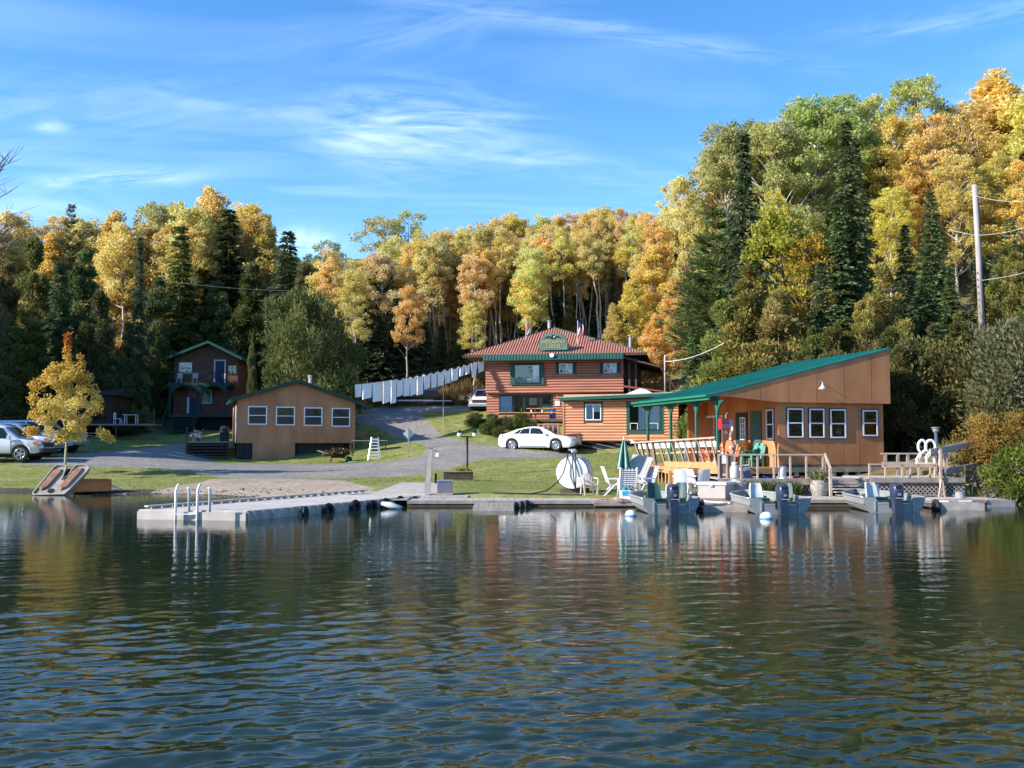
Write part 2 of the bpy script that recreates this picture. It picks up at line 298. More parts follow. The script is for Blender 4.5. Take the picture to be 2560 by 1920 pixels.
# ------------------------------------------------------------ water
def build_water():
    rows=[]; y=4.2
    while y<60: rows.append(y); y+=max(.018,min(.35,y*y/(984*2.2)*.72))
    ys=np.array(rows); m=640; S=np.linspace(-.66,.66,m)
    Y=np.repeat(ys[:,None],m,1); X=S[None,:]*(Y+1.5)
    Z=np.zeros_like(X); r=np.random.RandomState(4); sp=(Y*Y/(984*2.2)*.72)
    env=.62+.5*noise2(X*.6,Y*1.6,21,3,.35)
    calm=np.clip(np.exp(-(Y-7)/13),.14,1)
    for i in range(110):
        lam=.065*(1.1/.065)**(r.rand()**1.1); k=2*math.pi/lam; th=R(-90+14+r.normal()*38)
        sl=.0175*(1.35 if lam<.35 else .95 if lam<.6 else .42)
        a=sl/k; fade=np.clip((lam/np.maximum(sp,.03)-3)/4,0,1)
        ph=k*(X*math.cos(th)+Y*math.sin(th))+r.rand()*6.28+.8*np.sin(X*.5+i)+.6*np.sin(Y*.4+i*2)
        Z+=a*fade*np.sin(ph)
    Z*=env*calm*1.32
    V=np.stack([X,Y,Z],-1).reshape(-1,3); n0=len(ys); idx=np.arange(n0*m).reshape(n0,m)
    F=np.stack([idx[:-1,:-1],idx[:-1,1:],idx[1:,1:],idx[1:,:-1]],-1).reshape(-1,4)
    # flat margins behind and to the sides (vertices shared with nothing, 1 cm lower)
    ex=[(-400,-.66*5.7,-60,4.2),( -400,400,-200,-60)]
    mt=bpy.data.materials.new('lake_water'); mt.use_nodes=True; n=NT(mt.node_tree); b=n.n['Principled BSDF']
    b.inputs['Base Color'].default_value=(.015,.026,.013,1); b.inputs['Roughness'].default_value=.02; b.inputs['IOR'].default_value=1.33; b.inputs['Specular IOR Level'].default_value=.5
    tc=n.N('ShaderNodeTexCoord')
    def nz(sx,sy,sc,d,rot):
        mp=n.N('ShaderNodeMapping'); mp.inputs['Scale'].default_value=(sx,sy,1); mp.inputs['Rotation'].default_value=(0,0,R(rot)); n.l.new(tc.outputs['Object'],mp.inputs[0])
        q=n.N('ShaderNodeTexNoise'); q.inputs['Scale'].default_value=sc; q.inputs['Detail'].default_value=d; n.l.new(mp.outputs[0],q.inputs['Vector']); return q.outputs['Fac']
    sx=n.N('ShaderNodeSeparateXYZ'); n.l.new(tc.outputs['Object'],sx.inputs[0])
    patch=n.M('ADD',n.M('MULTIPLY',nz(.35,1,.25,3,0),1.4),.3)
    h=n.M('ADD',n.M('MULTIPLY',nz(.45,1,4.2,4,12),1.0),n.M('MULTIPLY',nz(.6,1,11,3,-15),.35))
    bp=n.N('ShaderNodeBump'); bp.inputs['Distance'].default_value=.05
    dst=n.M('MULTIPLY',n.M('ADD',n.M('MULTIPLY',sx.outputs[1],-.015),.62,clamp=True),patch); n.l.new(n.M('MAXIMUM',n.M('MULTIPLY',dst,.34),.08),bp.inputs['Strength'])
    n.l.new(h,bp.inputs['Height']); n.l.new(bp.outputs[0],b.inputs['Normal'])
    o=link('lake_water',npmesh('lake_water',V,F,mt,smooth=True)); tag(o,'rippled dark lake water in the foreground',None,None,'structure')
    mb=MB(); yn=4.2; xs=.66*5.7
    mb.quad((-400,-200,-.004),(400,-200,-.004),(400,yn,-.004),(-400,yn,-.004))
    xf=.66*61.5
    mb.quad((-400,yn,-.004),(-xs,yn,-.004),(-xf,60,-.004),(-400,60,-.004)); mb.quad((xs,yn,-.004),(400,yn,-.004),(400,60,-.004),(xf,60,-.004))
    o2=mb.build('lake_water',mt); tag(o2,'open lake water around and behind the viewer',None,None,'structure')
build_water()
# ------------------------------------------------------------ trees
LM={'aspen':leafmat('aspen_leaves',(.56,.43,.13),(.76,.61,.20),(.87,.77,.42),.55),
 'green_aspen':leafmat('green_aspen_leaves',(.28,.30,.10),(.47,.46,.18),(.64,.59,.30),.55),
 'orange':leafmat('orange_leaves',(.56,.36,.09),(.74,.54,.15),(.82,.68,.32),.55),
 'spruce':leafmat('spruce_needles',(.065,.095,.045),(.125,.165,.08),(.21,.24,.13),.3),
 'cedar':leafmat('cedar_sprays',(.085,.105,.04),(.165,.185,.07),(.31,.29,.13),.35),
 'pine':leafmat('pine_needles',(.065,.09,.04),(.12,.155,.065),(.20,.23,.11),.3),
 'shrub':leafmat('shrub_leaves',(.08,.10,.04),(.17,.18,.08),(.30,.26,.12),.35),
 'lime':leafmat('lime_leaves',(.22,.22,.03),(.42,.42,.06),(.55,.50,.12),.45),
 'maple':leafmat('maple_leaves',(.52,.24,.05),(.64,.44,.09),(.72,.62,.22),.5),
 'red':leafmat('red_leaves',(.35,.06,.02),(.5,.13,.03),(.55,.25,.05),.4)}
BARKW=mat('pale_bark',(.66,.61,.54),.8,0,.3,5,col2=(.26,.22,.18),stretch=(1,1,.4))
BARKD=mat('dark_bark',(.12,.095,.075),.9,0,.3,6,.5,12,stretch=(1,1,.3))
BARKG=mat('grey_bark',(.26,.22,.19),.85,0,.3,6,stretch=(1,1,.3))
def leaves(name,C,size,m,tone,asp=.7,nrm=None,seed=0,flat=0):
    r=np.random.RandomState(seed); n=len(C); a=r.normal(size=(n,3)) if nrm is None else nrm+r.normal(size=(n,3))*flat
    a/=np.linalg.norm(a,axis=1)[:,None]; b=r.normal(size=(n,3)); b-=a*(a*b).sum(1)[:,None]; b/=np.linalg.norm(b,axis=1)[:,None]; c=np.cross(a,b)
    s=(np.ones(n)*size if np.isscalar(size) else size)*(.6+.8*r.rand(n)); s=s[:,None]
    V=np.stack([C-b*s*.5,C+c*s*.5*asp,C+b*s*.5,C-c*s*.5*asp],1).reshape(-1,3); F=np.arange(4*n).reshape(n,4)
    return npmesh(name,V,F,m,tone)
def leaves_dir(name,C,D,L,Wd,m,tone,seed=0):
    r=np.random.RandomState(seed); n=len(C); d=D/np.linalg.norm(D,axis=1)[:,None]; b=r.normal(size=(n,3)); b[:,2]*=.35; b-=d*(d*b).sum(1)[:,None]; b/=np.linalg.norm(b,axis=1)[:,None]
    l=(L*(.6+.8*r.rand(n)))[:,None]; w=(Wd*(.7+.6*r.rand(n)))[:,None]
    V=np.stack([C,C+d*l*.5+b*w*.5,C+d*l,C+d*l*.5-b*w*.5],1).reshape(-1,3); return npmesh(name,V,np.arange(4*n).reshape(n,4),m,tone)
def broad(kind,seed,h=13,cb=.4,cw=2.6,ncl=70,per=115,ls=.26,bark=BARKW,open_=.0,lean=.6,shape='dome',tr=.13,cr=.75):
    r=np.random.RandomState(seed); k=9; zs=np.linspace(0,h*.93,k); wob=np.cumsum(r.normal(size=(k,2))*.12,0)+np.outer(np.linspace(0,1,k),r.normal(size=2)*lean)
    tp=np.concatenate([wob,zs[:,None]],1); tb=MB(); tb.tube(tp,list(np.linspace(tr,.02,k)),6)
    def trunk_at(z): return np.array([np.interp(z,zs,tp[:,0]),np.interp(z,zs,tp[:,1]),z])
    cl=[]
    for i in range(ncl):
        u=r.rand()**.8; z=h*(cb+(1-cb)*u)
        if shape=='dome': w=cw*math.sqrt(max(.02,1-((u-.42)/.62)**2))
        elif shape=='egg': w=cw*(math.sin(math.pi*min(1,(u*.86+.12)))**.7)*(1.05-.45*u)
        else: w=cw*(1-.6*u)
        a=r.rand()*6.283; q=r.rand()**.5*w*(1-open_*.0); c=trunk_at(min(z,h*.93)); 
        cl.append((c[0]+q*math.cos(a),c[1]+q*math.sin(a),z+r.normal()*.2,u,q/w))
        if i%2==0 and q>.5:
            zb=max(h*cb*.75,z-q*(.7+.5*r.rand())); c0=trunk_at(min(zb,h*.93)); c1=np.array(cl[-1][:3]); md=(c0+c1)/2+np.array([0,0,-.1])+r.normal(size=3)*.15
            tb.tube([c0,md,c1],[tr*.38,tr*.24,.012],4,False)
    C=[];T=[]
    for (x,y,z,u,q) in cl:
        rad=cr*(.6+.7*r.rand()); n=int(per*(rad/cr)**1.6*(1-open_)); p=r.normal(size=(n,3)); p/=np.linalg.norm(p,axis=1)[:,None]; p*=(r.rand(n)**.45)[:,None]*rad*np.array([1,1,.72])
        C.append(p+np.array([x,y,z])); T.append(np.clip(.5+.16*r.normal()+.2*r.normal(size=n)+.10*p[:,2]/rad,0,1))
    C=np.concatenate(C); T=np.concatenate(T)
    return dict(crown=leaves(kind+'_crown',C,ls,LM[kind],T,seed=seed),trunk=tb.mesh('trunk',bark,True),h=h+.4)
def conifer(kind,seed,h=14,bw=2.6,base=.05,levels=42,nb=9,L=.42,Wd=.16,droop=.35,bark=BARKD,power=.85,ragged=.25,up=0,tr=.16,dens=7,narrow_top=0):
    r=np.random.RandomState(seed); tb=MB(); tb.tube([(0,0,0),(r.normal()*.08,r.normal()*.08,h*.5),(0,0,h)],[tr,tr*.6,.01],6)
    C=[];D=[];T=[]
    for i in range(levels):
        u=(i+r.rand()*.7)/levels; z=h*(base+(1-base)*u); w=bw*((1-u)**power)*(1+.12*math.sin(u*23+seed)+.14*r.normal())+.08
        if narrow_top and u>1-narrow_top: w=min(w,.55*(1-(u-(1-narrow_top))/narrow_top)+.08)
        for b in range(nb):
            a=r.rand()*6.283; ww=w*(1-ragged*r.rand()); dx,dy=math.cos(a),math.sin(a); tone=.45+.15*r.normal()
            if b<2 and i%2==0 and ww>.5: tb.tube([(0,0,z),(dx*ww*.8,dy*ww*.8,z-droop*ww*.5+up*ww)],[.03,.008],3,False)
            n=max(3,int(dens*ww)); s=(np.arange(n)+r.rand(n))/n; s=s**.75
            px=dx*ww*s; py=dy*ww*s; pz=z-droop*ww*s*s*.9+up*ww*s+.10*ww*s
            for side in (-1,0,1):
                dd=np.stack([np.full(n,dx)-side*dy*.8,np.full(n,dy)+side*dx*.8,-droop*.8*s+up+r.normal(size=n)*.15],1)+r.normal(size=(n,3))*.15
                C.append(np.stack([px,py,pz],1)+r.normal(size=(n,3))*.05); D.append(dd); T.append(np.clip(tone+.2*s-.1+.12*r.normal(size=n),0,1))
    C=np.concatenate(C);D=np.concatenate(D);T=np.concatenate(T)
    return dict(crown=leaves_dir(kind+'_crown',C,D,L,Wd,LM[kind],T,seed),trunk=tb.mesh('trunk',bark,True),h=h)
def sprays(kind,seed,h=9,bw=2.6,n=11000,L=.34,Wd=.13,shape='cone',bark=BARKD,stems=1,base=.03,lumps=46,upd=.9):
    """cedars, junipers and shrubs: flame like upright sprays grouped in lobes"""
    r=np.random.RandomState(seed); tb=MB()
    for s in range(stems):
        a=r.rand()*6.28; q=.25*bw*(stems>1); tb.tube([(q*.3*math.cos(a),q*.3*math.sin(a),0),(q*math.cos(a),q*math.sin(a),h*.45),(q*1.8*math.cos(a),q*1.8*math.sin(a),h*.85)],[.10,.06,.02],5)
    C=[];D=[];T=[]
    for i in range(lumps):
        u=r.rand(); z=h*(base+(1-base)*u)
        w=bw*((1-u)**.75 if shape=='cone' else math.sqrt(max(.03,1-((u-.38)/.64)**2)))
        a=r.rand()*6.283; q=w*(.35+.75*r.rand()); x,y=q*math.cos(a),q*math.sin(a); rad=(.45+.25*bw*.4*(1-u*.5))*((1.15-.75*u) if shape=='cone' else 1)*r.uniform(.7,1.3); m=n//lumps; tone=.45+.17*r.normal()
        p=r.normal(size=(m,3)); p/=np.linalg.norm(p,axis=1)[:,None]; p*=(r.rand(m)**.4)[:,None]*np.array([rad,rad,rad*1.5])
        C.append(p+np.array([x,y,min(z,h-.3)])); D.append(p*.8/rad+np.array([.3*x/bw,.3*y/bw,upd])+r.normal(size=(m,3))*.25); T.append(np.clip(tone+.18*r.normal(size=m),0,1))
    C=np.concatenate(C);D=np.concatenate(D);T=np.concatenate(T); k=C[:,2]>.02; 
    return dict(crown=leaves_dir(kind+'_crown',C[k],D[k],L,Wd,LM[kind],T[k],seed),trunk=tb.mesh('trunk',bark,True),h=h+.4)
def snag(seed,h=8):
    r=np.random.RandomState(seed); tb=MB(); tb.tube([(0,0,0),(.1,0,h*.5),(.3,0,h)],[.09,.06,.01],5); br=MB()
    for i in range(34):
        z=h*(.25+.72*r.rand()); a=r.rand()*6.28; l=(1-z/h*.6)*1.6*(.5+r.rand()); p1=(l*.5*math.cos(a),l*.5*math.sin(a),z+.4*l); p2=(l*math.cos(a),l*math.sin(a),z+l*(.7+.3*r.rand())); br.tube([(.1,0,z),p1,p2],[.025,.016,.005],3,False)
        for j in range(3): br.tube([p1,(p1[0]+r.normal()*.4,p1[1]+r.normal()*.4,p1[2]+.6)],[.012,.004],3,False)
    return dict(crown=br.mesh('branches',BARKG),trunk=tb.mesh('trunk',BARKG,True),h=h)
PR={}
PR['aspen']=[broad('aspen',s,13,.50,1.9,74,150,.17,lean=.9,tr=.16,cr=.62) for s in (1,2,3,4,5)]+[broad('aspen',s,14,.42,2.0,84,140,.17,lean=.5,tr=.15,cr=.62) for s in (6,7)]
PR['slim']=[broad('aspen',s,13,.66,1.35,34,130,.17,lean=.9,tr=.15,cr=.55) for s in (81,82,83,84)]
PR['asplow']=[broad('aspen',s,9,.12,2.3,70,100,.24,lean=.4,tr=.07) for s in (8,9)]
PR['pale']=[broad('green_aspen',s,14,.42,2.6,60,100,.17,open_=.1,cr=.55,lean=.8) for s in (11,12)]
PR['green']=[broad('green_aspen',s,15,.22,3.2,170,120,.2,cr=.66,lean=.6,tr=.17) for s in (13,14,15)]
PR['yellow']=[broad('aspen',s,15,.22,3.1,165,120,.2,cr=.66,lean=.6,tr=.17) for s in (16,17,18)]
PR['orange']=[broad('orange',s,12,.08,2.6,150,120,.2,cr=.62,lean=.3,shape='egg') for s in (19,20)]
PR['lime']=[broad('lime',21,8,.15,2.2,90,120,.17,cr=.55,bark=BARKG)]
PR['spruce']=[conifer('spruce',s,15,2.6,.04,44,9,ragged=.5,L=.44) for s in (31,32,33)]
PR['spire']=[conifer('spruce',s,17,2.2,.05,52,9,narrow_top=.28,power=.65,L=.42,ragged=.5,droop=.5) for s in (34,35)]
PR['young']=[conifer('spruce',s,8,1.5,.12,34,8,L=.36,dens=8) for s in (36,37)]
PR['pine']=[conifer('pine',s,13,3.6,.1,26,9,L=.5,Wd=.12,droop=-.1,up=.22,ragged=.5,dens=6,power=.7) for s in (41,42)]
PR['cedar']=[sprays('cedar',s,11,2.4,19000,.26,.11,lumps=64) for s in (51,52,53)]
PR['bush']=[sprays('cedar',54,8,3.3,24000,.26,.11,shape='dome',stems=4,lumps=70)]
PR['shrub']=[sprays('shrub',s,4,1.8,7000,.2,.1,shape='dome',bark=BARKG,stems=5,lumps=44,base=.15,upd=.5) for s in (61,62)]
PR['redshrub']=[sprays('red',65,2.0,1.0,1500,.2,.12,shape='dome',stems=2,lumps=18)]
PR['snag']=[snag(71)]
NT_=[0]
def tree(kind,x,y,h,label,cat='tree',group=None,tint=(1,1,1),wide=1.0,var=None,name=None,z=None,rz=None,prefix=None):
    NT_[0]+=1; v=PR[kind][(NT_[0] if var is None else var)%len(PR[kind])]; s=h/v['h']; z0=(tz(x,y)-.1) if z is None else z
    nm=name or {'aspen':'aspen_tree','slim':'aspen_tree','asplow':'aspen_tree','pale':'aspen_tree','green':'poplar_tree','yellow':'poplar_tree','orange':'birch_tree','lime':'maple_tree','spruce':'spruce_tree','spire':'spruce_tree','young':'spruce_tree','pine':'pine_tree','cedar':'cedar_tree','bush':'juniper_bush','shrub':'willow_shrub','redshrub':'red_shrub','snag':'bare_tree'}[kind]
    o=empty(nm,(x,y,z0),random.random()*6.283 if rz is None else rz,label,cat,group); w=s*wide
    for part in ('trunk','crown'):
        c=link(part,v[part],o,scale=(w,w,s)); 
        if part=='crown': t=[max(.05,a*(1+random.uniform(-.1,.1))) for a in tint]; c.color=(*t,1)
    return o
def tree_px(kind,px,top,Y,label,**k):
    p=P(px,top,Y); z=tz(p.x,Y); return tree(kind,p.x,Y,max(2,p.z-z),label,**k)
D_=1.1573
def T(kind,dx,dtop,Y,label,**k): return tree_px(kind,dx*D_,dtop*D_,Y,label,**k)
LMK=[(-200,'beyond the left frame edge'),(0,'at the left frame edge'),(60,'above the parked trucks'),(150,'above the small maple'),(240,'left of the thin dark spire'),(320,'right of the thin dark spire'),(400,'behind the left half of the two storey cabin'),(470,'over the right half of the two storey cabin'),(540,'over the left end of the gabled building'),(620,'above the round juniper'),(700,'above the right lobe of the juniper'),(770,'above the left end of the clothesline'),(840,'above the middle of the clothesline'),(910,'above the prop pole'),(960,'above the right end of the clothesline'),(1020,'above the left roof tip of the lodge'),(1080,'left of the left roof flag'),(1140,'behind the left roof flag'),(1190,'behind the roof sign'),(1240,'behind the right roof flag'),(1300,'over the right slope of the red roof'),(1355,'behind the right lodge chimney'),(1400,'over the right eave of the lodge'),(1445,'above the service mast'),(1500,'over the low end of the green roof'),(1580,'around the left tall spire'),(1660,'over the middle of the green roof'),(1740,'left of the right tall spire'),(1820,'behind the right tall spire'),(1890,'above the high corner of the green roof'),(1960,'left of the utility pole'),(2040,'just left of the utility pole'),(2110,'behind the utility pole'),(2170,'at the right frame edge'),(2260,'beyond the right frame edge')]
WORD={'aspen':['lemon yellow aspen','soft gold aspen','pale trunked yellow aspen','slim yellow aspen'],'orange':['orange brown birch','rusty orange birch'],'yellow':['gold poplar','amber poplar','dull yellow poplar'],'green':['green tinged poplar','grey green poplar'],'spruce':['dark spruce','narrow spruce'],'sapling':['little sapling','brushy sapling','low bushy tree'],'evergreen':['olive evergreen','mixed evergreen','grey green evergreen'],'cedar':['dark cedar','shaded cedar'],'shrub':['tangled shrub','leafy shrub','pale leaved shrub']}
def auto(k,dx,Y,i):
    l=[t for a,t in LMK if a<=dx][-1]; row='in the front rows' if Y<90 else 'in the middle rows' if Y<99 else 'in the back rows'
    if dx>1480: row='low on the hill' if Y<75 else 'halfway up the hill' if Y<95 else 'high on the hill'
    return WORD[k][i%len(WORD[k])]+' '+l+' '+row
# --- prominent trees, left side
T('snag',-14,345,88,'bare grey branched tree against the sky at the far left',wide=1.2)
T('aspen',-30,455,96,'yellow aspen at the left edge under the bare tree',wide=1.5)
T('yellow',50,450,100,'broad yellow poplar on the skyline above the parked trucks',tint=(0.95,1.05,1.10),wide=1.1)
T('yellow',120,462,104,'dull yellow poplar between the skyline conifer and the left edge',tint=(0.85,0.90,1.00))
T('pine',155,438,98,'small dark conifer top poking over yellow poplars at left',wide=.5)
T('yellow',190,462,102,'tan poplar right of the small dark skyline conifer',tint=(0.90,0.85,0.90))
T('orange',240,460,98,'orange yellow birch crown left of the thin dark spire',tint=(1.05,1.05,1),wide=1.1)
T('aspen',285,478,97,'yellow aspen directly behind the thin dark spire')
T('green',365,436,100,'green yellow poplar with visible pale limbs left of the tall orange crown',tint=(1.2,1.15,1.1),wide=.95)
T('orange',475,400,100,'tallest orange tree of the left hillside',tint=(1.15,1.2,1.4),wide=.95)
T('yellow',440,430,96,'bright yellow poplar below the tallest orange tree',wide=.9)
T('orange',540,455,99,'orange brown tree right of the tallest left crown',tint=(.85,.85,.9))
T('orange',580,490,97,'rusty tree sloping down to the sky gap at left centre',tint=(.75,.7,.8))
T('cedar',18,560,80,'olive cedar at the left edge behind the parked trucks',tint=(1.3,1.1,1),wide=1.02)
T('cedar',75,505,84,'tall dull green cedar with a blunt top at far left',tint=(1.2,1.1,1),wide=1.06)
T('spruce',130,560,78,'dark spruce between two taller cedars at far left')
T('cedar',182,530,82,'tall dark cedar above the small orange maple',wide=1.10,tint=(.9,.95,.9))
T('cedar',215,620,77,'dark cedar right of the orange maple top',wide=1.10,tint=(.8,.85,.8))
T('cedar',60,650,75,'broad olive cedar behind the white pickup truck',tint=(1.15,1.1,.9),wide=1.27)
T('cedar',140,680,74,'black green cedar directly behind the orange maple',tint=(.75,.8,.8),wide=1.27)
T('spire',303,510,80,'thin dark spire spruce above the grey cabin deck',wide=.55)
T('cedar',340,590,90,'round topped dark cedar right of the thin spire',wide=1.02,tint=(.85,.95,.85))
T('cedar',280,690,80,'olive cedar with light tips left of the two storey cabin',tint=(1.35,1.2,1),wide=0.94)
T('cedar',330,700,86,'mottled cedar beside the two storey cabin',tint=(1.2,1.2,1.1),wide=0.68)
T('spruce',392,483,92,'grey green spruce with a twin top behind the cabin',tint=(1.15,1.05,0.80),wide=1.1)
T('cedar',405,560,95,'shaded cedar behind the left eave of the two storey cabin',tint=(.85,.9,.85),wide=1.10)
T('spruce',495,450,96,'tall broad spruce rising behind the two storey cabin',tint=(1.25,1.15,0.80),wide=1.4)
T('cedar',470,600,93,'dense dark cedar behind the roof of the two storey cabin',wide=1.27,tint=(.8,.85,.8))
T('cedar',545,560,93,'dark cedar between the tall broad spruce and the juniper',wide=1.19,tint=(.8,.85,.8))
T('spruce',622,498,92,'dark pointed spruce at the sky gap',tint=(0.95,0.90,0.88),wide=1.25)
T('cedar',660,560,91,'dull green cedar right under the dark pointed spruce',tint=(1,.95,.9),wide=1.02)
T('bush',660,632,72,'large round juniper between the cabin and the clothesline',cat='bush',wide=.95,tint=(1.25,1.2,1.1))
T('bush',715,690,76,'dark right lobe juniper above the left end of the clothesline',cat='bush',wide=.75,tint=(.7,.8,.8))
T('cedar',545,720,80,'narrow cedar beside the right eave of the two storey cabin',tint=(1.1,1.15,1),wide=0.42)
T('orange',-10,640,72,'rust brown tree at the left frame edge behind the trucks',tint=(.35,.45,.6))
T('aspen',668,548,99,'yellow aspen low in the sky gap above the juniper',wide=1.1); T('yellow',695,552,103,'gold poplar low in the sky gap left of the pale aspens',wide=.9); T('aspen',640,560,101,'small yellow aspen right of the dark pointed spruce',wide=1.1); T('aspen',735,545,101,'soft yellow aspen between the pale aspens',wide=1.0)
# --- centre hillside
T('pale',715,515,97,'pale open aspen beside the left sky gap',wide=1.1)
T('pale',700,600,92,'lower pale aspen with crooked branches by the juniper',wide=1.1)
T('pale',803,466,96,'tall pale aspen with bare forked limbs against the sky',wide=1.2,var=0)
T('pale',893,455,98,'tall greyish aspen crown right of the forked one',wide=1.2,var=1)
T('orange',760,610,95,'orange understory tree behind the young spruces',tint=(1,1.05,1))
GA='yellow aspens in rows on the hillside behind the lodge'
LA='yellow crowned aspen with a slim pale trunk on the hillside behind the lodge'
cr=[(850,505),(880,520),(925,505),(950,492),(985,500),(1015,480),(1040,490),(1070,470),(1100,465),(1135,470),(1155,458),(1190,462),(1225,455),(1255,465),(1285,452),(1315,455),(1345,440),(1372,448),(1400,452),(1425,445),(1450,455)]
rr=random.Random(5)
for i,(a,b) in enumerate(cr):
    T('aspen',a,b+rr.uniform(-4,4),rr.uniform(93,106),auto('aspen',a,99,i),group=GA,tint=(1,rr.uniform(.95,1.05),rr.uniform(.8,1.2)),wide=rr.uniform(.9,1.15))
for i in range(46):
    a=rr.uniform(840,1440); b=rr.uniform(495,545); T('aspen',a,b-(a-840)*.07,rr.uniform(87.5,97),auto('aspen',a,90+i*.2,i),group=GA,tint=(.97,rr.uniform(.94,1.04),rr.uniform(.8,1.2)),wide=rr.uniform(.55,.8))
for i in range(54):
    a=700+i*13.7+rr.uniform(-7,7); Y=rr.uniform(86,90.5); b=(560 if a<840 else 520)+rr.uniform(-25,35)-(a-840)*.04
    if 780<a<900 and i%2: continue
    if 1380<a<1440: continue
    o=T('slim',a,b,Y,auto('aspen',a,Y,i),group=GA,tint=(1,rr.uniform(.95,1.05),rr.uniform(.85,1.2)),wide=rr.uniform(.8,1.05)); o.rotation_euler=(R(rr.uniform(-3,3)),R(rr.uniform(-5,5)),o.rotation_euler.z)
for a,b,Y,l in [(930,560,89,'leaning white trunked aspen left of the lodge roof'),(1035,545,88.5,'straight white trunked aspen above the left end of the lodge roof'),(1150,540,88.5,'forked aspen with a bright trunk above the left flag')]:
    o=T('aspen',a,b,Y,l,var=a%5)
    if a==930: o.rotation_euler=(0,R(-9),0)
T('young',805,585,86,'dark young spruce above the middle of the clothesline',wide=1.0); T('young',838,580,87,'tallest dark young spruce left of the lodge',wide=1.05)
T('young',775,640,85,'short dark spruce left of the young spruce pair',wide=1.1); T('young',862,640,85,'dark spruce right of the young spruce pair',wide=1.2)
T('young',890,680,84.5,'low dark spruce nearest the lodge roof corner',wide=1.2); T('young',822,690,83.5,'dense low spruce above the hanging towels',wide=1.4)
T('young',785,715,83,'low dark spruce at the left of the cut bank',wide=1.3); T('young',920,690,85,'small green spruce by the lodge roof tip',wide=1.0)
T('young',955,700,86,'small spruce among white trunks left of the roof',wide=1.0,tint=(1.2,1.1,1)); T('young',1000,690,86,'little spruce behind the left roof slope',wide=1.1,tint=(1.2,1.2,1))
T('spruce',1268,560,90,'grey green spruce behind the right half of the lodge roof',tint=(1.50,1.30,1.04),wide=1.15)
T('young',1160,660,86,'small dark spruce behind the left flag',wide=1.2); T('young',1205,640,87,'small dark spruce behind the roof sign',wide=1.2)
T('spruce',1325,575,88,'narrow dark spruce right of the grey green one',wide=.7); T('cedar',1225,620,87,'olive cedar behind the roof peak of the lodge',tint=(1.3,1.2,1))
T('orange',1190,590,90,'orange small tree over the lodge roof peak',tint=(1,1,1))
T('orange',1410,535,82,'large golden orange tree right of the lodge roof',tint=(1.05,1.15,1.1),wide=1.25); T('orange',1365,600,80,'golden tree just behind the right lodge chimney',tint=(1.05,1.1,1),wide=1.1)
T('orange',1450,600,78,'dense orange birch left of the broad pine',tint=(1,1.05,1),wide=1.1); T('orange',1330,650,79,'low rusty tree over the right lodge eave',tint=(.9,.95,1),wide=.9)
T('orange',1420,680,75,'low golden tree between the lodge and the service mast',tint=(1,1.05,1),wide=1.2)
T('spire',1462,475,84,'thin dark spruce tip at the dip in the skyline',wide=.5)
# --- right hill
T('yellow',1500,375,82,'yellow poplar at the left shoulder of the high hill',wide=.8); T('yellow',1480,430,86,'soft yellow poplar left of the hill shoulder',wide=.9)
T('yellow',1535,330,84,'yellow poplar above the broad pine',wide=.85); T('green',1570,268,82,'green yellow poplar at the top left of the high hill',wide=.9)
T('green',1625,262,84,'greyish green poplar behind the tall left spire',wide=.95,tint=(.9,.95,1)); T('green',1735,203,82,'largest green poplar crown on the skyline',wide=1.25,var=0,tint=(1,1,.9))
T('green',1690,250,78,'green poplar with white trunk between the two tall spires',wide=1.0); T('green',1800,240,85,'thin green poplar right behind the tall right spire',tint=(1.1,1.1,1.2))
T('green',1868,205,86,'pale green poplar on the skyline right of the tall spire',tint=(1.3,1.2,1.3),wide=.95); T('yellow',1905,265,82,'amber poplar below the pale green skyline one',tint=(0.95,0.95,0.90))
T('green',1975,168,84,'tallest green gold poplar on the right skyline',tint=(1.3,1.15,1),wide=.95); T('yellow',1990,250,80,'golden poplar with a white trunk below the tallest crown',tint=(1.00,1.00,1.00),wide=.9)
T('orange',2130,163,84,'bright orange gold dome shaped tree at upper right',tint=(1.15,1.25,1.1),wide=1.35); T('yellow',2080,215,82,'gold left lobe beside the bright orange dome',tint=(1.05,1.05,0.90),wide=1.1)
T('yellow',2190,190,80,'yellow poplar filling the upper right corner',tint=(1.00,1.05,1.00),wide=1.2); T('pine',2190,180,90,'dark pine tip peeking over the right edge crowns',wide=.4)
T('yellow',2060,330,76,'amber poplar left of the utility pole',tint=(0.95,0.92,0.80)); T('yellow',2130,330,77,'gold poplar right behind the utility pole top',tint=(1.00,0.95,0.80),wide=1.1)
T('yellow',2215,330,74,'golden poplar at the right edge below the corner',tint=(1.00,0.95,0.80),wide=1.1)
T('yellow',1920,400,76,'low gold poplar left of the grey conifer group',tint=(0.98,0.98,0.70),wide=1.0); T('yellow',1965,350,78,'amber poplar above the grey conifer group',tint=(0.95,0.92,0.80))
T('spire',1605,283,63,'left one of the two tall dark spire spruces',tint=(.95,1.0,.85),wide=.95,var=0); T('spire',1826,262,61,'right one of the two tall dark spire spruces',tint=(.95,1.0,.85),wide=.9,var=1)
T('spire',1848,300,70,'dark spruce tucked behind the right tall spire',wide=.9,var=0)
T('pine',1545,445,66,'broad layered pine behind the service mast',tint=(1.35,1.30,0.96),wide=1.2,var=0); T('pine',1500,560,68,'lower plumed pine left of the broad layered one',wide=.9,var=1)
T('spruce',1575,470,66,'spruce between the broad pine and the left spire',wide=1.0)
T('lime',1700,440,62,'bright lime yellow maple between the tall spires',wide=.85); T('lime',1735,500,61,'golden lower half of the lime maple group',tint=(1,.75,.8),wide=.75)
T('yellow',1690,400,70,'dull yellow poplar above the lime maple',tint=(0.85,1.00,0.70),wide=.55)
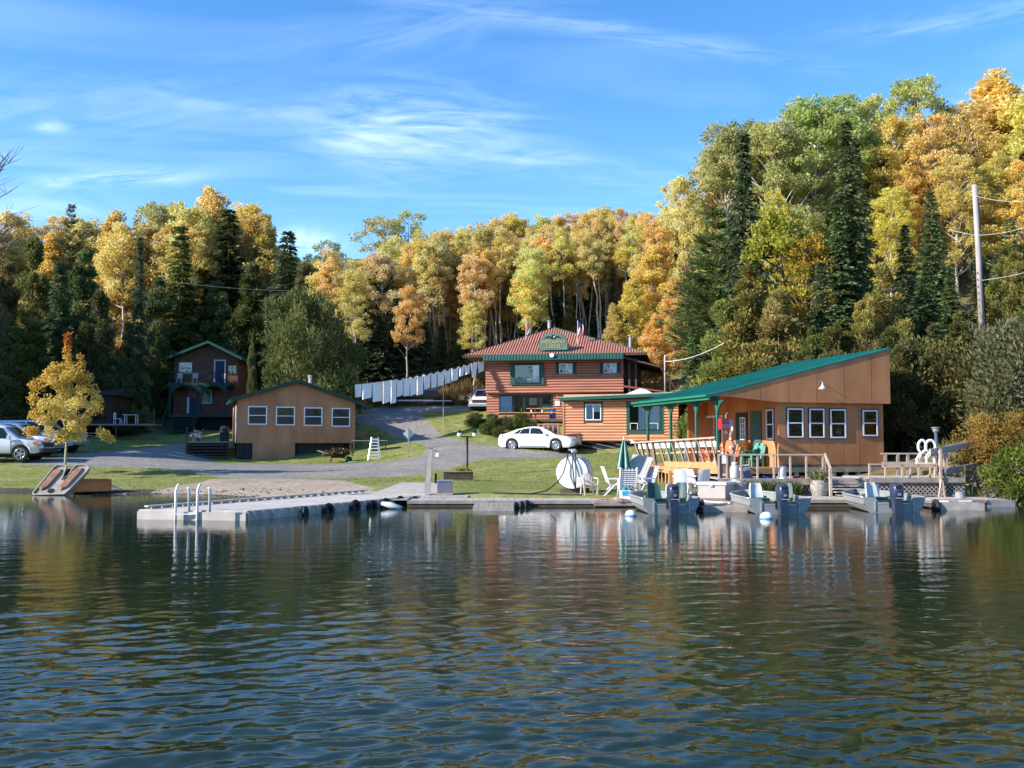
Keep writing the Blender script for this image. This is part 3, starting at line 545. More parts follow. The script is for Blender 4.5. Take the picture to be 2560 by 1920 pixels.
T('spruce',1810,455,60,'blue green spruce right of the lime maple',wide=1.1,tint=(1.20,1.25,1.20)); T('spruce',1775,560,57,'dense blue green spruce over the high end of the shed roof',wide=1.2,tint=(1.20,1.25,1.12))
T('cedar',1620,560,58,'mottled olive brown cedar over the middle of the shed roof',tint=(1.9,1.5,1.1),wide=1.5); T('cedar',1560,640,58,'olive cedar right of the service mast',tint=(1.6,1.5,1.2),wide=1.4)
T('cedar',1680,620,56,'brownish cedar just above the green roof slope',tint=(1.9,1.5,1.2),wide=1.4); T('spruce',1500,700,62,'green spruce directly behind the service mast',tint=(1.20,1.30,0.96),wide=1.2)
T('cedar',1905,560,55,'tan green cedar with pointed sprays at the high roof corner',tint=(2.1,1.7,1.3),wide=1.2,var=0); T('cedar',1860,640,54,'tan green cedar right behind the high roof corner',tint=(2.0,1.6,1.2),wide=1.1)
T('spruce',1955,480,62,'slim grey green spruce left of the utility pole',wide=.9,tint=(1.40,1.30,1.12)); T('spruce',2010,410,66,'tall grey green spruce closest to the utility pole',wide=1.0,tint=(1.40,1.30,1.12))
T('spruce',2000,560,56,'full grey green spruce right of the orange building',wide=1.4,tint=(1.40,1.35,1.12)); T('spruce',1950,600,57,'bushy green spruce above the tan building corner',wide=1.1,tint=(1.30,1.30,1.04))
T('pine',2180,470,60,'soft plumed pine at the right edge',wide=.9,tint=(1.30,1.30,1.04)); T('pine',2225,590,54,'drooping pine cut by the right frame edge',wide=.9,tint=(1.20,1.30,0.96))
T('spruce',2110,560,62,'dark spruce behind the foot of the utility pole',wide=1.0)
T('shrub',2110,760,44,'grey green willow shrub over the boardwalk railing',cat='shrub',wide=1.2,tint=(.8,.85,.8)); T('shrub',2180,690,42,'tall grey willow shrub at the right bank',cat='shrub',wide=1.0,tint=(.85,.85,.95))
T('shrub',2210,700,39,'willow shrub cut by the right frame edge',cat='shrub',wide=1.0); T('shrub',2060,790,47,'twiggy shrub behind the swim ladder hoops',cat='shrub',tint=(.9,.85,.9),wide=1.0)
T('shrub',2145,860,39,'grey yellow shrub above the lower ramp board',cat='shrub',tint=(1.2,1,.8),wide=1.0); T('shrub',2205,900,36.5,'golden tinted shrub hanging over the water at right',cat='shrub',tint=(1.3,1.05,.55),wide=1.1)
T('shrub',2120,975,37,'straw coloured low bush on the rocky bank',cat='shrub',tint=(1.9,1.35,.8),wide=1.0); T('shrub',2218,1000,34.5,'green grassy bush at the waterline right edge',cat='shrub',tint=(.8,1.1,.5),wide=1.6)
T('redshrub',2005,848,50,'small red leafed shrub in the dark gap behind the orange building',cat='shrub',wide=1.4)
T('cedar',1945,760,49,'dark shaded cedar right beside the orange building wall',tint=(.8,.8,.7),wide=1.1); T('cedar',2010,720,51,'shaded cedar behind the swim ladder hoops',tint=(1,1,.8),wide=1.2); T('cedar',2075,700,50,'olive cedar behind the upper boardwalk rail',tint=(1.3,1.2,1),wide=1.2)
# --- fill behind (seen between the others)
sky=[(-120,470),(50,470),(150,460),(240,470),(300,490),(360,450),(420,450),(475,430),(560,480),(600,520),(650,580),(690,560),(720,540),(800,520),(900,500),(1000,500),(1150,480),(1300,470),(1440,460),(1480,440),(1510,390),(1570,300),(1700,240),(1860,230),(1980,210),(2100,220),(2330,220)]
sxs=[a for a,b in sky]; sys_=[b for a,b in sky]
n=0; tries=0
while n<150 and tries<4000:
    tries+=1; a=rr.uniform(-90,2300); Y=rr.uniform(82,128) if a<1450 else rr.uniform(82,118); b=float(np.interp(a,sxs,sys_))+rr.uniform(15,150); p=P(a*D_,b*D_,Y); h=p.z-tz(p.x,Y)
    if h<7 or h>17 or (a<700 and Y<96): continue
    n+=1
    if a<700: k,l,g=rr.choice([('orange','orange brown hillside tree glimpsed behind the left conifers','trees filling the left hillside'),('aspen','yellow hillside aspen glimpsed behind the left conifers','aspens filling the left hillside')])
    elif a<1450: k,l,g='aspen',LA,GA
    else: k,l,g=rr.choice([('yellow','gold poplar in the mass on the right hill','gold poplars on the right hill'),('green','green poplar in the mass on the right hill','green poplars on the right hill'),('spruce','dark spruce in the mass on the right hill','spruces on the right hill'),('yellow','gold poplar in the mass on the right hill','gold poplars on the right hill')])
    tree(k,p.x,Y,h,auto(k,a,Y,n),group=g,tint=(1,rr.uniform(.92,1.05),rr.uniform(.8,1.2)))
for i in range(34):
    a=rr.uniform(-40,690); Y=rr.uniform(97,110); b=float(np.interp(a,sxs,sys_))+rr.uniform(-6,60); p=P(a*D_,b*D_,Y); k=rr.choice(['yellow','aspen','orange','aspen','yellow'])
    tree(k,p.x,Y,max(6,p.z-tz(p.x,Y)),auto(k,a,Y,i),group='autumn trees along the left skyline',tint=(1,rr.uniform(.92,1.03),rr.uniform(.8,1.3)),wide=rr.uniform(.9,1.2))
# low growth on the slopes
for i in range(80):
    a=rr.uniform(740,1480); Y=rr.uniform(89,99); p=P(a*D_,900,Y)
    tree(('asplow' if rr.random()<.75 else 'orange') if rr.random()<.8 else 'young',p.x,Y,rr.uniform(2.8,6.0),auto('sapling',a,Y,i),cat='sapling',group='saplings under the aspens',tint=(.95,.95,.85),wide=rr.uniform(.9,1.5))
for i in range(18):
    a=rr.uniform(-80,720); Y=rr.uniform(88,96); p=P(a*D_,900,Y)
    tree('cedar',p.x,Y,rr.uniform(4,6),auto('cedar',a,Y,i),group='understory cedars at left',tint=(.8,.8,.75),wide=1.3)
for i in range(18):
    a=rr.uniform(1480,2280); Y=rr.uniform(56,66); p=P(a*D_,900,Y)
    if p.x<11 and Y<64: Y=66; p=P(a*D_,900,Y)
    tree('cedar' if rr.random()<.6 else 'spruce',p.x,Y,rr.uniform(4,7),auto('evergreen',a,Y,i),group='evergreens behind the orange building',tint=(1.5,1.35,1.1),wide=1.3)
for i in range(34):
    x=rr.uniform(13.5,21); Y=rr.uniform(42.5,56)
    if x<16 and Y<48.5: x+=3
    k=rr.choice(['cedar','shrub','cedar']); px_=proj(x,Y,4)[0]/D_
    tree(k,x,Y,rr.uniform(2.2,4.6) if k=='shrub' else rr.uniform(3.5,6),auto('shrub' if k=='shrub' else 'evergreen',px_,Y,i),cat='shrub' if k=='shrub' else 'tree',group='growth on the slope right of the orange building',tint=(.9,.85,.7),wide=1.25)
# wooded opposite shore behind the viewer, seen only in window panes and water
fs=MB(); fs.grid([[(x,-95-d+8*math.sin(x*.03),z) for x in range(-300,301,20)] for d,z in ((0,-.5),(15,3),(60,16),(110,26),(200,30))]); tag(fs.build('far_shore',LITTER,smooth=True),'wooded hill of the opposite shore behind the viewer',None,None,'structure')
for i in range(90):
    x=-260+i*5.8+rr.uniform(-3,3); d=rr.uniform(8,60); k=rr.choice(['spruce','cedar','yellow','orange','green','spruce'])
    tree(k,x,-95-d,rr.uniform(10,17),'tree on the opposite shore behind the viewer',group='trees on the opposite shore',z=max(0,d*.27-.5),wide=1.5)
# wood left of the frame that throws its shade over the lot
for i,(x,y,h) in enumerate([(-47,49,17),(-44,53,19),(-50,55,20),(-43,58,19),(-48,61,21),(-43,64,19),(-47,68,21),(-43,71,14),(-50,74,15),(-46,77,13),(-56,50,19),(-58,58,22),(-56,66,22),(-66,55,24),(-66,64,24),(-66,70,20)]):
    tree('spruce' if i%3 else 'cedar',x,y,h,'tall evergreen left of the frame beside the parking lot',group='evergreens left of the frame',wide=1.3,tint=(1,1,1))
# ------------------------------------------------------------ buildings
def cc(k,x,y):
    ox,oy,s={1:(0,780,2.861),2:(540,880,3.3515),3:(1100,780,3.687),4:(1500,1040,3.95),5:(1920,840,3.456),6:(1540,840,4.809),7:(1360,1080,7.373),8:(2120,1060,5.027),9:(0,1020,6.9125),10:(400,840,6.379),11:(1300,820,13.825),12:(1720,1040,7.539),13:(240,1000,13.8)}[k]
    return ox+x/s,oy+y/s
class Fr:
    def __init__(s,px,Y,z,deg):
        p=P(px,1100,Y); s.o=Vector((p.x,Y,z)); s.a=R(deg); s.u=Vector((math.cos(s.a),math.sin(s.a),0)); s.v=Vector((-math.sin(s.a),math.cos(s.a),0)); s.cam=Vector((0,0,CH))
    def L(s,px,py,ly=0):
        d=P(px,py,10)-s.cam; o=s.cam-s.o; t=(ly-o.dot(s.v))/d.dot(s.v); q=o+d*t; return q.dot(s.u),q.z+s.o.z
    def LX(s,px,py,lx=0):
        d=P(px,py,10)-s.cam; o=s.cam-s.o; t=(lx-o.dot(s.u))/d.dot(s.u); q=o+d*t; return q.dot(s.v),q.z+s.o.z
    def w(s,x,y,z): return s.o+s.u*x+s.v*y+Vector((0,0,z))
WHITE=mat('white_paint',(.78,.78,.76),.45,0,.06); BRWHITE=mat('white_vinyl',(.80,.81,.82),.35,0,.03)
TAN=mat('tan_stucco',(.55,.235,.10),.85,0,.20,1.1,.25,30,stretch=(1,1,.35)); TAN2=mat('tan_panel',(.50,.235,.12),.85,0,.22,1.1,.2,25,stretch=(1,1,.35))
LOGB=mat('log_siding_brown',(.47,.205,.135),.6,0,.16,2,.15,12,stretch=(.3,1,3)); LOGO=mat('log_siding_orange',(.68,.32,.175),.6,0,.12,2,.15,12,stretch=(.3,1,3))
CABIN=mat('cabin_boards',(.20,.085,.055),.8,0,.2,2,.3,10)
TEAL=mat('green_metal',(.008,.19,.155),.45,.0,.1,1,spec=.5); GREEN=mat('green_trim',(.022,.10,.075),.5,0,.12,3); GREEND=mat('dark_green_trim',(.015,.055,.045),.6,0,.15,3)
REDM=mat('red_metal_roof',(.28,.085,.06),.5,.1,.1,2); RIBL=mat('red_roof_rib',(.56,.25,.17),.5,.1,.08,2)
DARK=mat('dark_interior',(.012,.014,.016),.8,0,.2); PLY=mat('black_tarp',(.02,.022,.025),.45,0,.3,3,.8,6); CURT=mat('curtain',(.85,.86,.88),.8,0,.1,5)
WEATH=mat('weathered_wood',(.33,.28,.24),.85,0,.2,4,.3,18,stretch=(1,1,1)); WEATHL=mat('pale_deck_wood',(.44,.39,.35),.85,0,.16,4,.25,18); CEDARW=mat('new_cedar_wood',(.52,.27,.12),.75,0,.15,3,.2,15); WDARK=mat('dark_wood',(.11,.08,.06),.85,0,.25,4,.3,14)
RAILW=mat('sunbleached_rail',(.47,.35,.28),.8,0,.14,4,.2,18)
METAL=mat('galvanised_metal',(.55,.56,.57),.35,.8,.1,5); BLACK=mat('black_rubber',(.018,.018,.02),.7,0,.2,6,.3,12); DKMETAL=mat('dark_metal',(.03,.03,.033),.45,.6,.1); REDP=mat('red_plastic',(.50,.02,.02),.4,0,.08)
SHING=mat('grey_roofing',(.10,.085,.08),.9,0,.2,4,.3,20); GL=glass(); GLD=glass('dark_glass',.16,(.8,.85,.9))
def window(par,x0,x1,z0,z1,y=0,fw=.07,kind='sash',fm=None,trim=None,tw=.08,curtain=False,side=None,name='window',g=None,back=True,inside=None):
    """frame is the part, panes and rails its sub-parts. side: function mapping (a,d,z) to local coordinates"""
    S=side or (lambda a,d,z:(a,y+d,z)); fm=fm or BRWHITE; g=g or GL
    def bx(mb,a0,a1,d0,d1,c0,c1):
        mb.hexa([S(a0,d0,c0),S(a1,d0,c0),S(a1,d1,c0),S(a0,d1,c0),S(a0,d0,c1),S(a1,d0,c1),S(a1,d1,c1),S(a0,d1,c1)])
    f=MB()
    for a0,a1,c0,c1 in ((x0,x0+fw,z0,z1),(x1-fw,x1,z0,z1),(x0+fw,x1-fw,z0,z0+fw),(x0+fw,x1-fw,z1-fw,z1)): bx(f,a0,a1,-.045,.02,c0,c1)
    fo=f.build(name,fm,par)
    if trim:
        t=MB()
        for a0,a1,c0,c1 in ((x0-tw,x0-.002,z0-tw,z1+tw),(x1+.002,x1+tw,z0-tw,z1+tw),(x0-.002,x1+.002,z0-tw,z0-.002),(x0-.002,x1+.002,z1+.002,z1+tw)): bx(t,a0,a1,-.03,.01,c0,c1)
        t.build('trim',trim,fo)
    if back:
        b=MB(); bx(b,x0+.01,x1-.01,-.006,.012,z0+.01,z1-.01); b.build('backing',DARK,fo)
    cells=[]
    if kind=='sash': zm=(z0+z1)/2; cells=[(x0+fw,x1-fw,z0+fw,zm-.025),(x0+fw,x1-fw,zm+.025,z1-fw)]; m=MB(); bx(m,x0+fw,x1-fw,-.04,.01,zm-.024,zm+.024); m.build('rail',fm,fo)
    elif kind=='slider': xm=(x0+x1)/2; cells=[(x0+fw,xm-.025,z0+fw,z1-fw),(xm+.025,x1-fw,z0+fw,z1-fw)]; m=MB(); bx(m,xm-.024,xm+.024,-.04,.01,z0+fw,z1-fw); m.build('mullion',fm,fo)
    elif isinstance(kind,tuple):
        nx_,nz_=kind; m=MB(); ww=(x1-x0-2*fw)/nx_; hh=(z1-z0-2*fw)/nz_
        for i in range(nx_):
            for j in range(nz_): cells.append((x0+fw+i*ww+.015,x0+fw+(i+1)*ww-.015,z0+fw+j*hh+.015,z0+fw+(j+1)*hh-.015))
        for i in range(1,nx_): bx(m,x0+fw+i*ww-.014,x0+fw+i*ww+.014,-.04,.01,z0+fw,z1-fw)
        for j in range(1,nz_): bx(m,x0+fw,x1-fw,-.038,.01,z0+fw+j*hh-.014,z0+fw+j*hh+.014)
        m.build('mullion',fm,fo)
    else: cells=[(x0+fw,x1-fw,z0+fw,z1-fw)]
    if curtain:
        for (c0,c1) in curtain:
            rows=[]; n=40
            pts=[(x0+fw+(x1-x0-2*fw)*(c0+(c1-c0)*i/n),-.015+.011*math.sin(i*1.9)) for i in range(n+1)]
            cm=MB(); cm.grid([[S(a,d,z0+fw+.02) for a,d in pts],[S(a,d,z1-fw-.02) for a,d in pts]]); cm.build('curtain',CURT,fo)
    if inside:
        for (a0,a1,b0,b1,mm) in inside:
            cm=MB(); ww=x1-x0; hh=z1-z0; bx(cm,x0+a0*ww,x0+a1*ww,-.012,-.007,z0+b0*hh,z0+b1*hh); cm.build('interior_item',mm,fo)
    for a0,a1,c0,c1 in cells:
        m=MB(); m.quad(S(a0,-.03,c0),S(a1,-.03,c0),S(a1,-.03,c1),S(a0,-.03,c1)); m.build('pane',g,fo)
    return fo
def logs(par,x0,x1,z0,z1,m,h=.2,y=0,side=None,name='log',openings=(),prj=.06):
    """horizontal half log courses, each its own object, cut round the openings"""
    S=side or (lambda a,d,z:(a,y+d,z)); n=max(1,round((z1-z0)/h)); h=(z1-z0)/n; cache={}
    for i in range(n):
        a=z0+i*h; b=a+h; segs=[(x0,x1)]
        for (o0,o1,p0,p1) in openings:
            if p0<b-.02 and p1>a+.02:
                ns=[]
                for s0,s1 in segs:
                    if o0>s0: ns.append((s0,min(s1,o0)))
                    if o1<s1: ns.append((max(s0,o1),s1))
                segs=[q for q in ns if q[1]-q[0]>.03]
        for s0,s1 in segs:
            mb=MB(); prof=[(.02,0),(-.0,.012)]+[(-prj*math.sin(math.pi*(k+.5)/6)**.6,.012+(h-.024)*(k+.5)/6) for k in range(6)]+[(0,h-.012),(.02,h)]
            mb.grid([[S(s0,d,a+c) for d,c in prof],[S(s1,d,a+c) for d,c in prof]])
            for e in (s0,s1):
                nb=len(mb.v); mb.v+=[S(e,d,a+c) for d,c in prof]; mb.f.append(tuple(range(nb,nb+len(prof))))
            mb.build(name,m,par)
# ---- left gabled building
f=Fr(592,62.0,tz(-17,62.3)-.05,18)
A=empty('gabled_building',f.o,f.a,'tan single storey building with a low green gable roof and four white windows','building')
G0=f.o.z
def LA_(x,y,ly=0): a,z=f.L(*cc(2,x,y),ly); return a,z-G0
xr=LA_(1165,600)[0]; zb=(LA_(190,757)[1]+LA_(1160,768)[1])/2; ze=LA_(185,400)[1]; xa,zap=LA_(695,262); zer=LA_(1165,432)[1]
zem=(ze+zer)/2; DP=7.0
MB().prism([(0,zb),(xr,zb),(xr,zer+.02),(xa,zap),(0,ze)],0,.12).build('front_wall',TAN2,A)
MB().prism([(0,zb),(xr,zb),(xr,zer+.02),(xa,zap),(0,ze)],DP-.12,DP).build('back_wall',TAN2,A)
MB().box(.002,.12,.12,DP-.12,zb,ze-.02).build('side_wall',TAN2,A); MB().box(xr-.12,xr-.002,.12,DP-.12,zb,zer-.02).build('side_wall',TAN2,A)
MB().box(.12,xr-.12,.12,DP-.12,zb,zb+.15).build('floor',WDARK,A)
sl=LA_(305,800)[0]; sr=LA_(662,800)[0]
MB().box(sl,sr,.004,.1,0,zb-.003).build('skirt_panel',TAN2,A)
def tarp(x0,x1,y):
    n=26; rows=[]
    for z in np.linspace(0,zb-.003,8): rows.append([(x0+(x1-x0)*i/n,y+.05*math.sin(i*1.3+z*2)+.04*math.sin(i*2.9),z) for i in range(n+1)])
    return MB().grid(rows)
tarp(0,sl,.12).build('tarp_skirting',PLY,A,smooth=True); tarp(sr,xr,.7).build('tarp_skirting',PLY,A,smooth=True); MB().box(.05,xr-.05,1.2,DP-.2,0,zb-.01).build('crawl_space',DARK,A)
for x in (LA_(1128,800)[0],xr-.06): MB().box(x-.05,x+.05,.02,.12,0,zb-.003).build('corner_post',TAN2,A)
ov=.42; rt=.16
sL=(zap-ze)/xa; sR=(zap-zer)/(xr-xa); top=zap+.10
def roofside(x0,x1,z0,z1): return MB().prism([(x0,z0),(x1,z1),(x1,z1+rt),(x0,z0+rt)],-.35,DP+.3)
rl=roofside(-ov,xa,ze-sL*ov+.03,zap+.03).build('roof_slope',GREEN,A); rr_=roofside(xa,xr+ov+.25,zap+.03,zer-sR*(ov+.25)+.03).build('roof_slope',GREEN,A)
MB().prism([(-ov-.02,ze-sL*ov),(xa,zap),(xa,zap+rt+.07),(-ov-.02,ze-sL*ov+rt+.06)],-.40,-.352).build('fascia',GREEND,A)
MB().prism([(xa+.002,zap),(xr+ov+.27,zer-sR*(ov+.25)),(xr+ov+.27,zer-sR*(ov+.25)+rt+.06),(xa+.002,zap+rt+.07)],-.40,-.352).build('fascia',GREEND,A)
for (a,b,c,d) in ((268,427,452,610),(502,661,457,615),(736,891,463,620),(969,1123,468,627)):
    x0,z1=LA_(a,c); x1,z0=LA_(b,d); window(A,x0,x1,z0,z1,0,fw=.075,kind='sash',g=glass('pale_glass',.5),inside=[(.08,.92,.08,.48,mat('pale_blind',(.30,.36,.40),.8)),(.08,.92,.52,.92,mat('pale_interior',(.42,.48,.52),.8)),(.55,.85,.6,.85,CURT)])
cx_,cz_=LA_(803,250); c=empty('x',(0,0,0)); bpy.data.objects.remove(c)
ch=MB().lathe([(.11,0),(.11,.62),(.16,.64),(.16,.72),(.05,.76)],12).build('chimney_pipe',METAL,A,(cx_,1.0,cz_-.25),smooth=False)
lt=MB().box(-.03,.0,.3,1.3,zb+.6,zb+2.2).build('side_window',WHITE,A)
pr=tz(-15,60)
for i in range(1,8): x=i*1.22; (x<xr) and MB().box(x,x+.012,-.004,-.001,zb,min(ze,zer)).build('panel_joint',mat('joint_brown',(.36,.155,.075),.9),A)
# ---- wooden steps and deck left of the gabled building
sp=empty('entry_deck',f.w(-2.1,1.0,0),f.a,'dark weathered entry deck with open steps left of the gabled building','deck')
for k in range(5): MB().box(-.95,1.6,-1.0+.22*k,-.76+.22*k,.16+.19*k,.21+.19*k).build('tread',WDARK,sp)
MB().box(-.95,1.9,.1,3.0,1.10,1.18).build('platform',WEATH,sp)
for x in (-.9,1.55): MB().box(x,x+.09,-.9,.1,0,.25).build('stringer',WDARK,sp); MB().box(x,x+.1,.0,.1,0,1.1).build('post',WDARK,sp)
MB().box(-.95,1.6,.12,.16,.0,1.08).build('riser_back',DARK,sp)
MB().box(-.95,-.85,-.05,.05,1.18,2.1).build('gate_post',GREEND,sp)
d=empty('barbecue',f.w(-.7,1.6,1.13),f.a,'small black covered barbecue on the entry deck beside the tan wall','barbecue')
MB().box(-.3,.3,-.25,.25,.45,.62).build('firebox',BLACK,d); MB().lathe([(.28,0),(.28,.3),(.2,.4),(.02,.45)],12,(0,0,.6)).build('lid',BLACK,d); MB().box(-.28,.28,-.2,.2,0,.45).build('cart',DKMETAL,d)
fl=empty('flower_pot',f.w(-2.35,1.2,1.14),0,'pot of white and pink flowers on the entry deck','plant pot')
MB().lathe([(.12,0),(.17,.25)],10).build('pot',WDARK,fl); r=RS; C=r.normal(size=(160,3))*.16+np.array([0,0,.45]); link('flowers',leaves('flowers',C,.10,leafmat('flower_petals',(.05,.12,.04),(.7,.5,.6),(.85,.85,.85)),r.rand(160)),fl)
# ---- two storey cabin
f2=Fr(cc(10,205,0)[0],84,tz(-29.5,84)-.05,4)
B=empty('two_storey_cabin',f2.o,f2.a,'dark brown two storey cabin with green trim and an upper balcony in the shade','cabin'); g0=f2.o.z
def L2(x,y,ly=0): a,z=f2.L(*cc(10,x,y),ly); return a,z-g0
zf=L2(600,1245,-1.6)[1]; xw=L2(1240,700)[0]; ea=L2(200,360)[1]; xa2,za2=L2(800,135); zbal=L2(600,745,-1.6)[1]
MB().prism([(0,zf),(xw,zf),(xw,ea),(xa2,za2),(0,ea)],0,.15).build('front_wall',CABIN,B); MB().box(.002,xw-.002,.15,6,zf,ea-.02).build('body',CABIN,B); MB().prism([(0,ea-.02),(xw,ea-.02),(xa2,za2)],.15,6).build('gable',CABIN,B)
s2=(za2-ea)/xa2
for a,b,zA,zB in ((-.5,xa2,ea-s2*.5,za2),(xa2,xw+.5,za2,ea-s2*.5)): MB().prism([(a,zA+.03),(b,zB+.03),(b,zB+.25),(a,zA+.25)],-.9,6.4).build('roof_slope',GREEN,B)
MB().box(-.05,xw-.3,-1.6,-.01,zbal-.28,zbal).build('balcony_floor',GREEND,B)
MB().box(-.05,xw+.6,-1.6,-.01,zf-.25,zf).build('porch_floor',GREEND,B)
for x in (0.02,L2(640,900,-1.5)[0],L2(1040,900,-1.5)[0]): MB().box(x,x+.15,-1.6,-1.45,zf,zbal-.28).build('porch_post',GREEND,B)
for x0,x1 in ((.17,L2(640,900,-1.5)[0]),(L2(640,900,-1.5)[0]+.15,L2(1040,900,-1.5)[0])):
    k=MB(); poly=[(x0,zbal-.28)]+[(x0+(x1-x0)*t,zbal-.28-.75*abs(2*t-1)**3.2-.03) for t in np.linspace(0,1,13)]+[(x1,zbal-.28)]; k.prism(poly,-1.57,-1.5); k.build('arch_bracket',GREEND,B)
MB().box(-.05,xw-.3,-1.6,-1.54,zbal+.85,zbal+.93).build('balcony_rail',DKMETAL,B)
for i in range(34): x=-.03+i*(xw-.3)/33.5; MB().box(x,x+.03,-1.59,-1.56,zbal,zbal+.85).build('baluster',DKMETAL,B)
x0,z1=L2(305,420); x1,z0=L2(512,598); window(B,x0,x1,z0,z1,0,kind='picture',trim=GREEND,g=GL,inside=[(.05,.95,.05,.95,mat('blue_blind',(.05,.17,.22),.8))])
x0,z1=L2(655,860); x1,z0=L2(828,1080); window(B,x0,x1,z0,z1,0,kind='picture',trim=GREEND,inside=[(.05,.95,.05,.95,mat('pale_blue_blind',(.20,.36,.38),.8))])
x0,z1=L2(1080,460); x1,z0=L2(1225,612); window(B,x0,x1,z0,z1,0,kind='slider',fm=GREEND)
x0,z1=L2(865,378); x1,z0=L2(1045,745); z0=zbal
dr=MB(); [dr.box(a,b,-.05,-.001,c,d) for a,b,c,d in ((x0,x0+.1,z0,z1),(x1-.1,x1,z0,z1),(x0+.1,x1-.1,z1-.1,z1))]; do=dr.build('upper_door',WHITE,B); MB().box(x0+.1,x1-.1,-.03,-.001,z0,z1-.1).build('door_leaf',mat('navy_door',(.012,.03,.09),.5),do)
x0,z1=L2(400,820); x1,z0=L2(610,1200); do=MB().box(x0+.1,x1-.1,-.03,-.001,zf,z1-.1).build('lower_door',mat('navy_door',(.012,.03,.09)),B); MB().box(x0,x1,-.04,-.001,z1-.098,z1).build('door_head',WHITE,do)
MB().box(x0+.2,x0+.38,-.05,-.031,zf+.1,zf+1.5).build('door_post',WHITE,do); MB().box(x0+.25,x1-.15,-.06,-.032,z1-.8,z1-.2).build('wall_sign',mat('pink_board',(.28,.15,.15),.8),do)
for k in range(7): MB().box(.15,L2(640,900,-1.5)[0],-1.6-.26*(k+1),-1.6-.26*k,zf-.25-.2*k-.04,zf-.21-.2*k).build('stair_tread',GREEND,B)
for x in (.08,L2(640,900,-1.5)[0]): k=MB(); k.bar((x,-1.6,zf+.9),(x,-3.4,zf-.5),.08); k.bar((x,-3.4,0),(x,-3.4,zf-.45),.09); k.build('stair_rail',GREEND,B)
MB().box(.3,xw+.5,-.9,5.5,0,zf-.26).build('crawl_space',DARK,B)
for i,(a,s) in enumerate(((.7,.5),(2.0,.5),(3.1,.6))):
    o=empty('balcony_chair',f2.w(a,-1.0,zbal+.01),f2.a,['white framed chair on the cabin balcony at its left end','white framed chair on the cabin balcony below the blue window','dark framed chair in the middle of the cabin balcony'][i],'chair','balcony chairs'); m_=WHITE if i<2 else WDARK
    MB().box(-.22,.22,-.2,.2,.38,.42).build('seat',m_,o); MB().box(-.22,.22,.18,.22,.42,.85).build('backrest',m_,o)
    for q in ((-.2,-.2),(.17,-.2),(-.2,.17),(.17,.17)): MB().box(q[0],q[0]+.03,q[1],q[1]+.03,0,.38).build('leg',m_,o)
# ---- dark cabin with a small deck behind the maple
f3=Fr(245,74,tz(-30.5,74)-.05,6); g3=f3.o.z; D3=empty('shaded_cabin',f3.o,f3.a,'dark cabin half hidden behind the orange maple with a raised deck','cabin')
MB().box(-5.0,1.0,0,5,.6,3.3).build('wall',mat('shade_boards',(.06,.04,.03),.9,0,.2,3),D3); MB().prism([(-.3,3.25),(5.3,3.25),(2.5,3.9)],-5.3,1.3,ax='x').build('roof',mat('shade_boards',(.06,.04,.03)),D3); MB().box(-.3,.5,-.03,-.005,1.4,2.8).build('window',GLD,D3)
dz=f3.L(*cc(13,1000,830),-1)[1]-g3
MB().box(-1,4.6,-2,0,dz-.12,dz).build('deck_floor',WEATH,D3)
for x in (-.9,1.8,4.5): MB().box(x,x+.1,-1.95,-1.85,0,dz-.12).build('deck_post',WDARK,D3)
MB().box(4.45,4.57,-1.97,-1.87,dz,dz+1.1).build('rail_post',WDARK,D3)
t=empty('picnic_table',f3.w(2.7,-1.2,dz),f3.a,'small white table on the dark cabin deck behind the maple','table'); MB().box(-.5,.5,-.35,.35,.66,.7).build('tabletop',WHITE,t)
for x in (-.42,.38):
    for y in (-.3,.26): MB().box(x,x+.05,y,y+.05,0,.66).build('leg',WHITE,t)
t=empty('deck_chair',f3.w(1.75,-1.2,dz),f3.a,'pale moulded chair beside the white table on the dark cabin deck','chair'); MB().box(-.25,.25,-.25,.25,.36,.4).build('seat',WHITE,t); MB().box(-.25,-.2,-.25,.25,.4,.85).build('backrest',WHITE,t)
for x in (-.24,.2):
    for y in (-.24,.2): MB().box(x,x+.04,y,y+.04,0,.36).build('leg',WHITE,t)
# ---- lodge
f=Fr(cc(3,420,0)[0],70,0,-10); gl=tz(f.o.x+1,69.3)-.4; f.o.z=gl
LD=empty('lodge_building',f.o,f.a,'two storey brown log sided lodge with a ribbed red roof and green shutters','building')
def LL(x,y,ly=0): a,z=f.L(*cc(3,x,y),ly); return a,z-gl
xR=LL(1690,500)[0]; zt=(LL(420,425)[1]+LL(1690,405)[1])/2; zm=(LL(430,748)[1]+LL(1690,745)[1])/2; z0=0.0
LDD=8.0; fy=.35
# wall core
MB().box(0,xR,.03,LDD,zm,zt).build('upper_core',LOGB,LD); MB().box(.0,xR,fy+.03,LDD,z0,zm-.002).build('lower_core',LOGB,LD)
w1=(*LL(690,485),*LL(925,655)); 
def rect(a,b,c,d,ly=0): x0,z1=LL(a,b,ly); x1,z0=LL(c,d,ly); return x0,x1,z0,z1
ww=[rect(690,487,925,658),rect(1100,475,1222,565),rect(1508,472,1630,560)]
bay=rect(650,478,960,670)
logs(LD,0,xR,zm,zt-.02,LOGB,.19,0,openings=[(bay[0],bay[1],bay[2],bay[3])]+[(a-.25,b+.25,c-.06,d+.06) for a,b,c,d in ww[1:]])
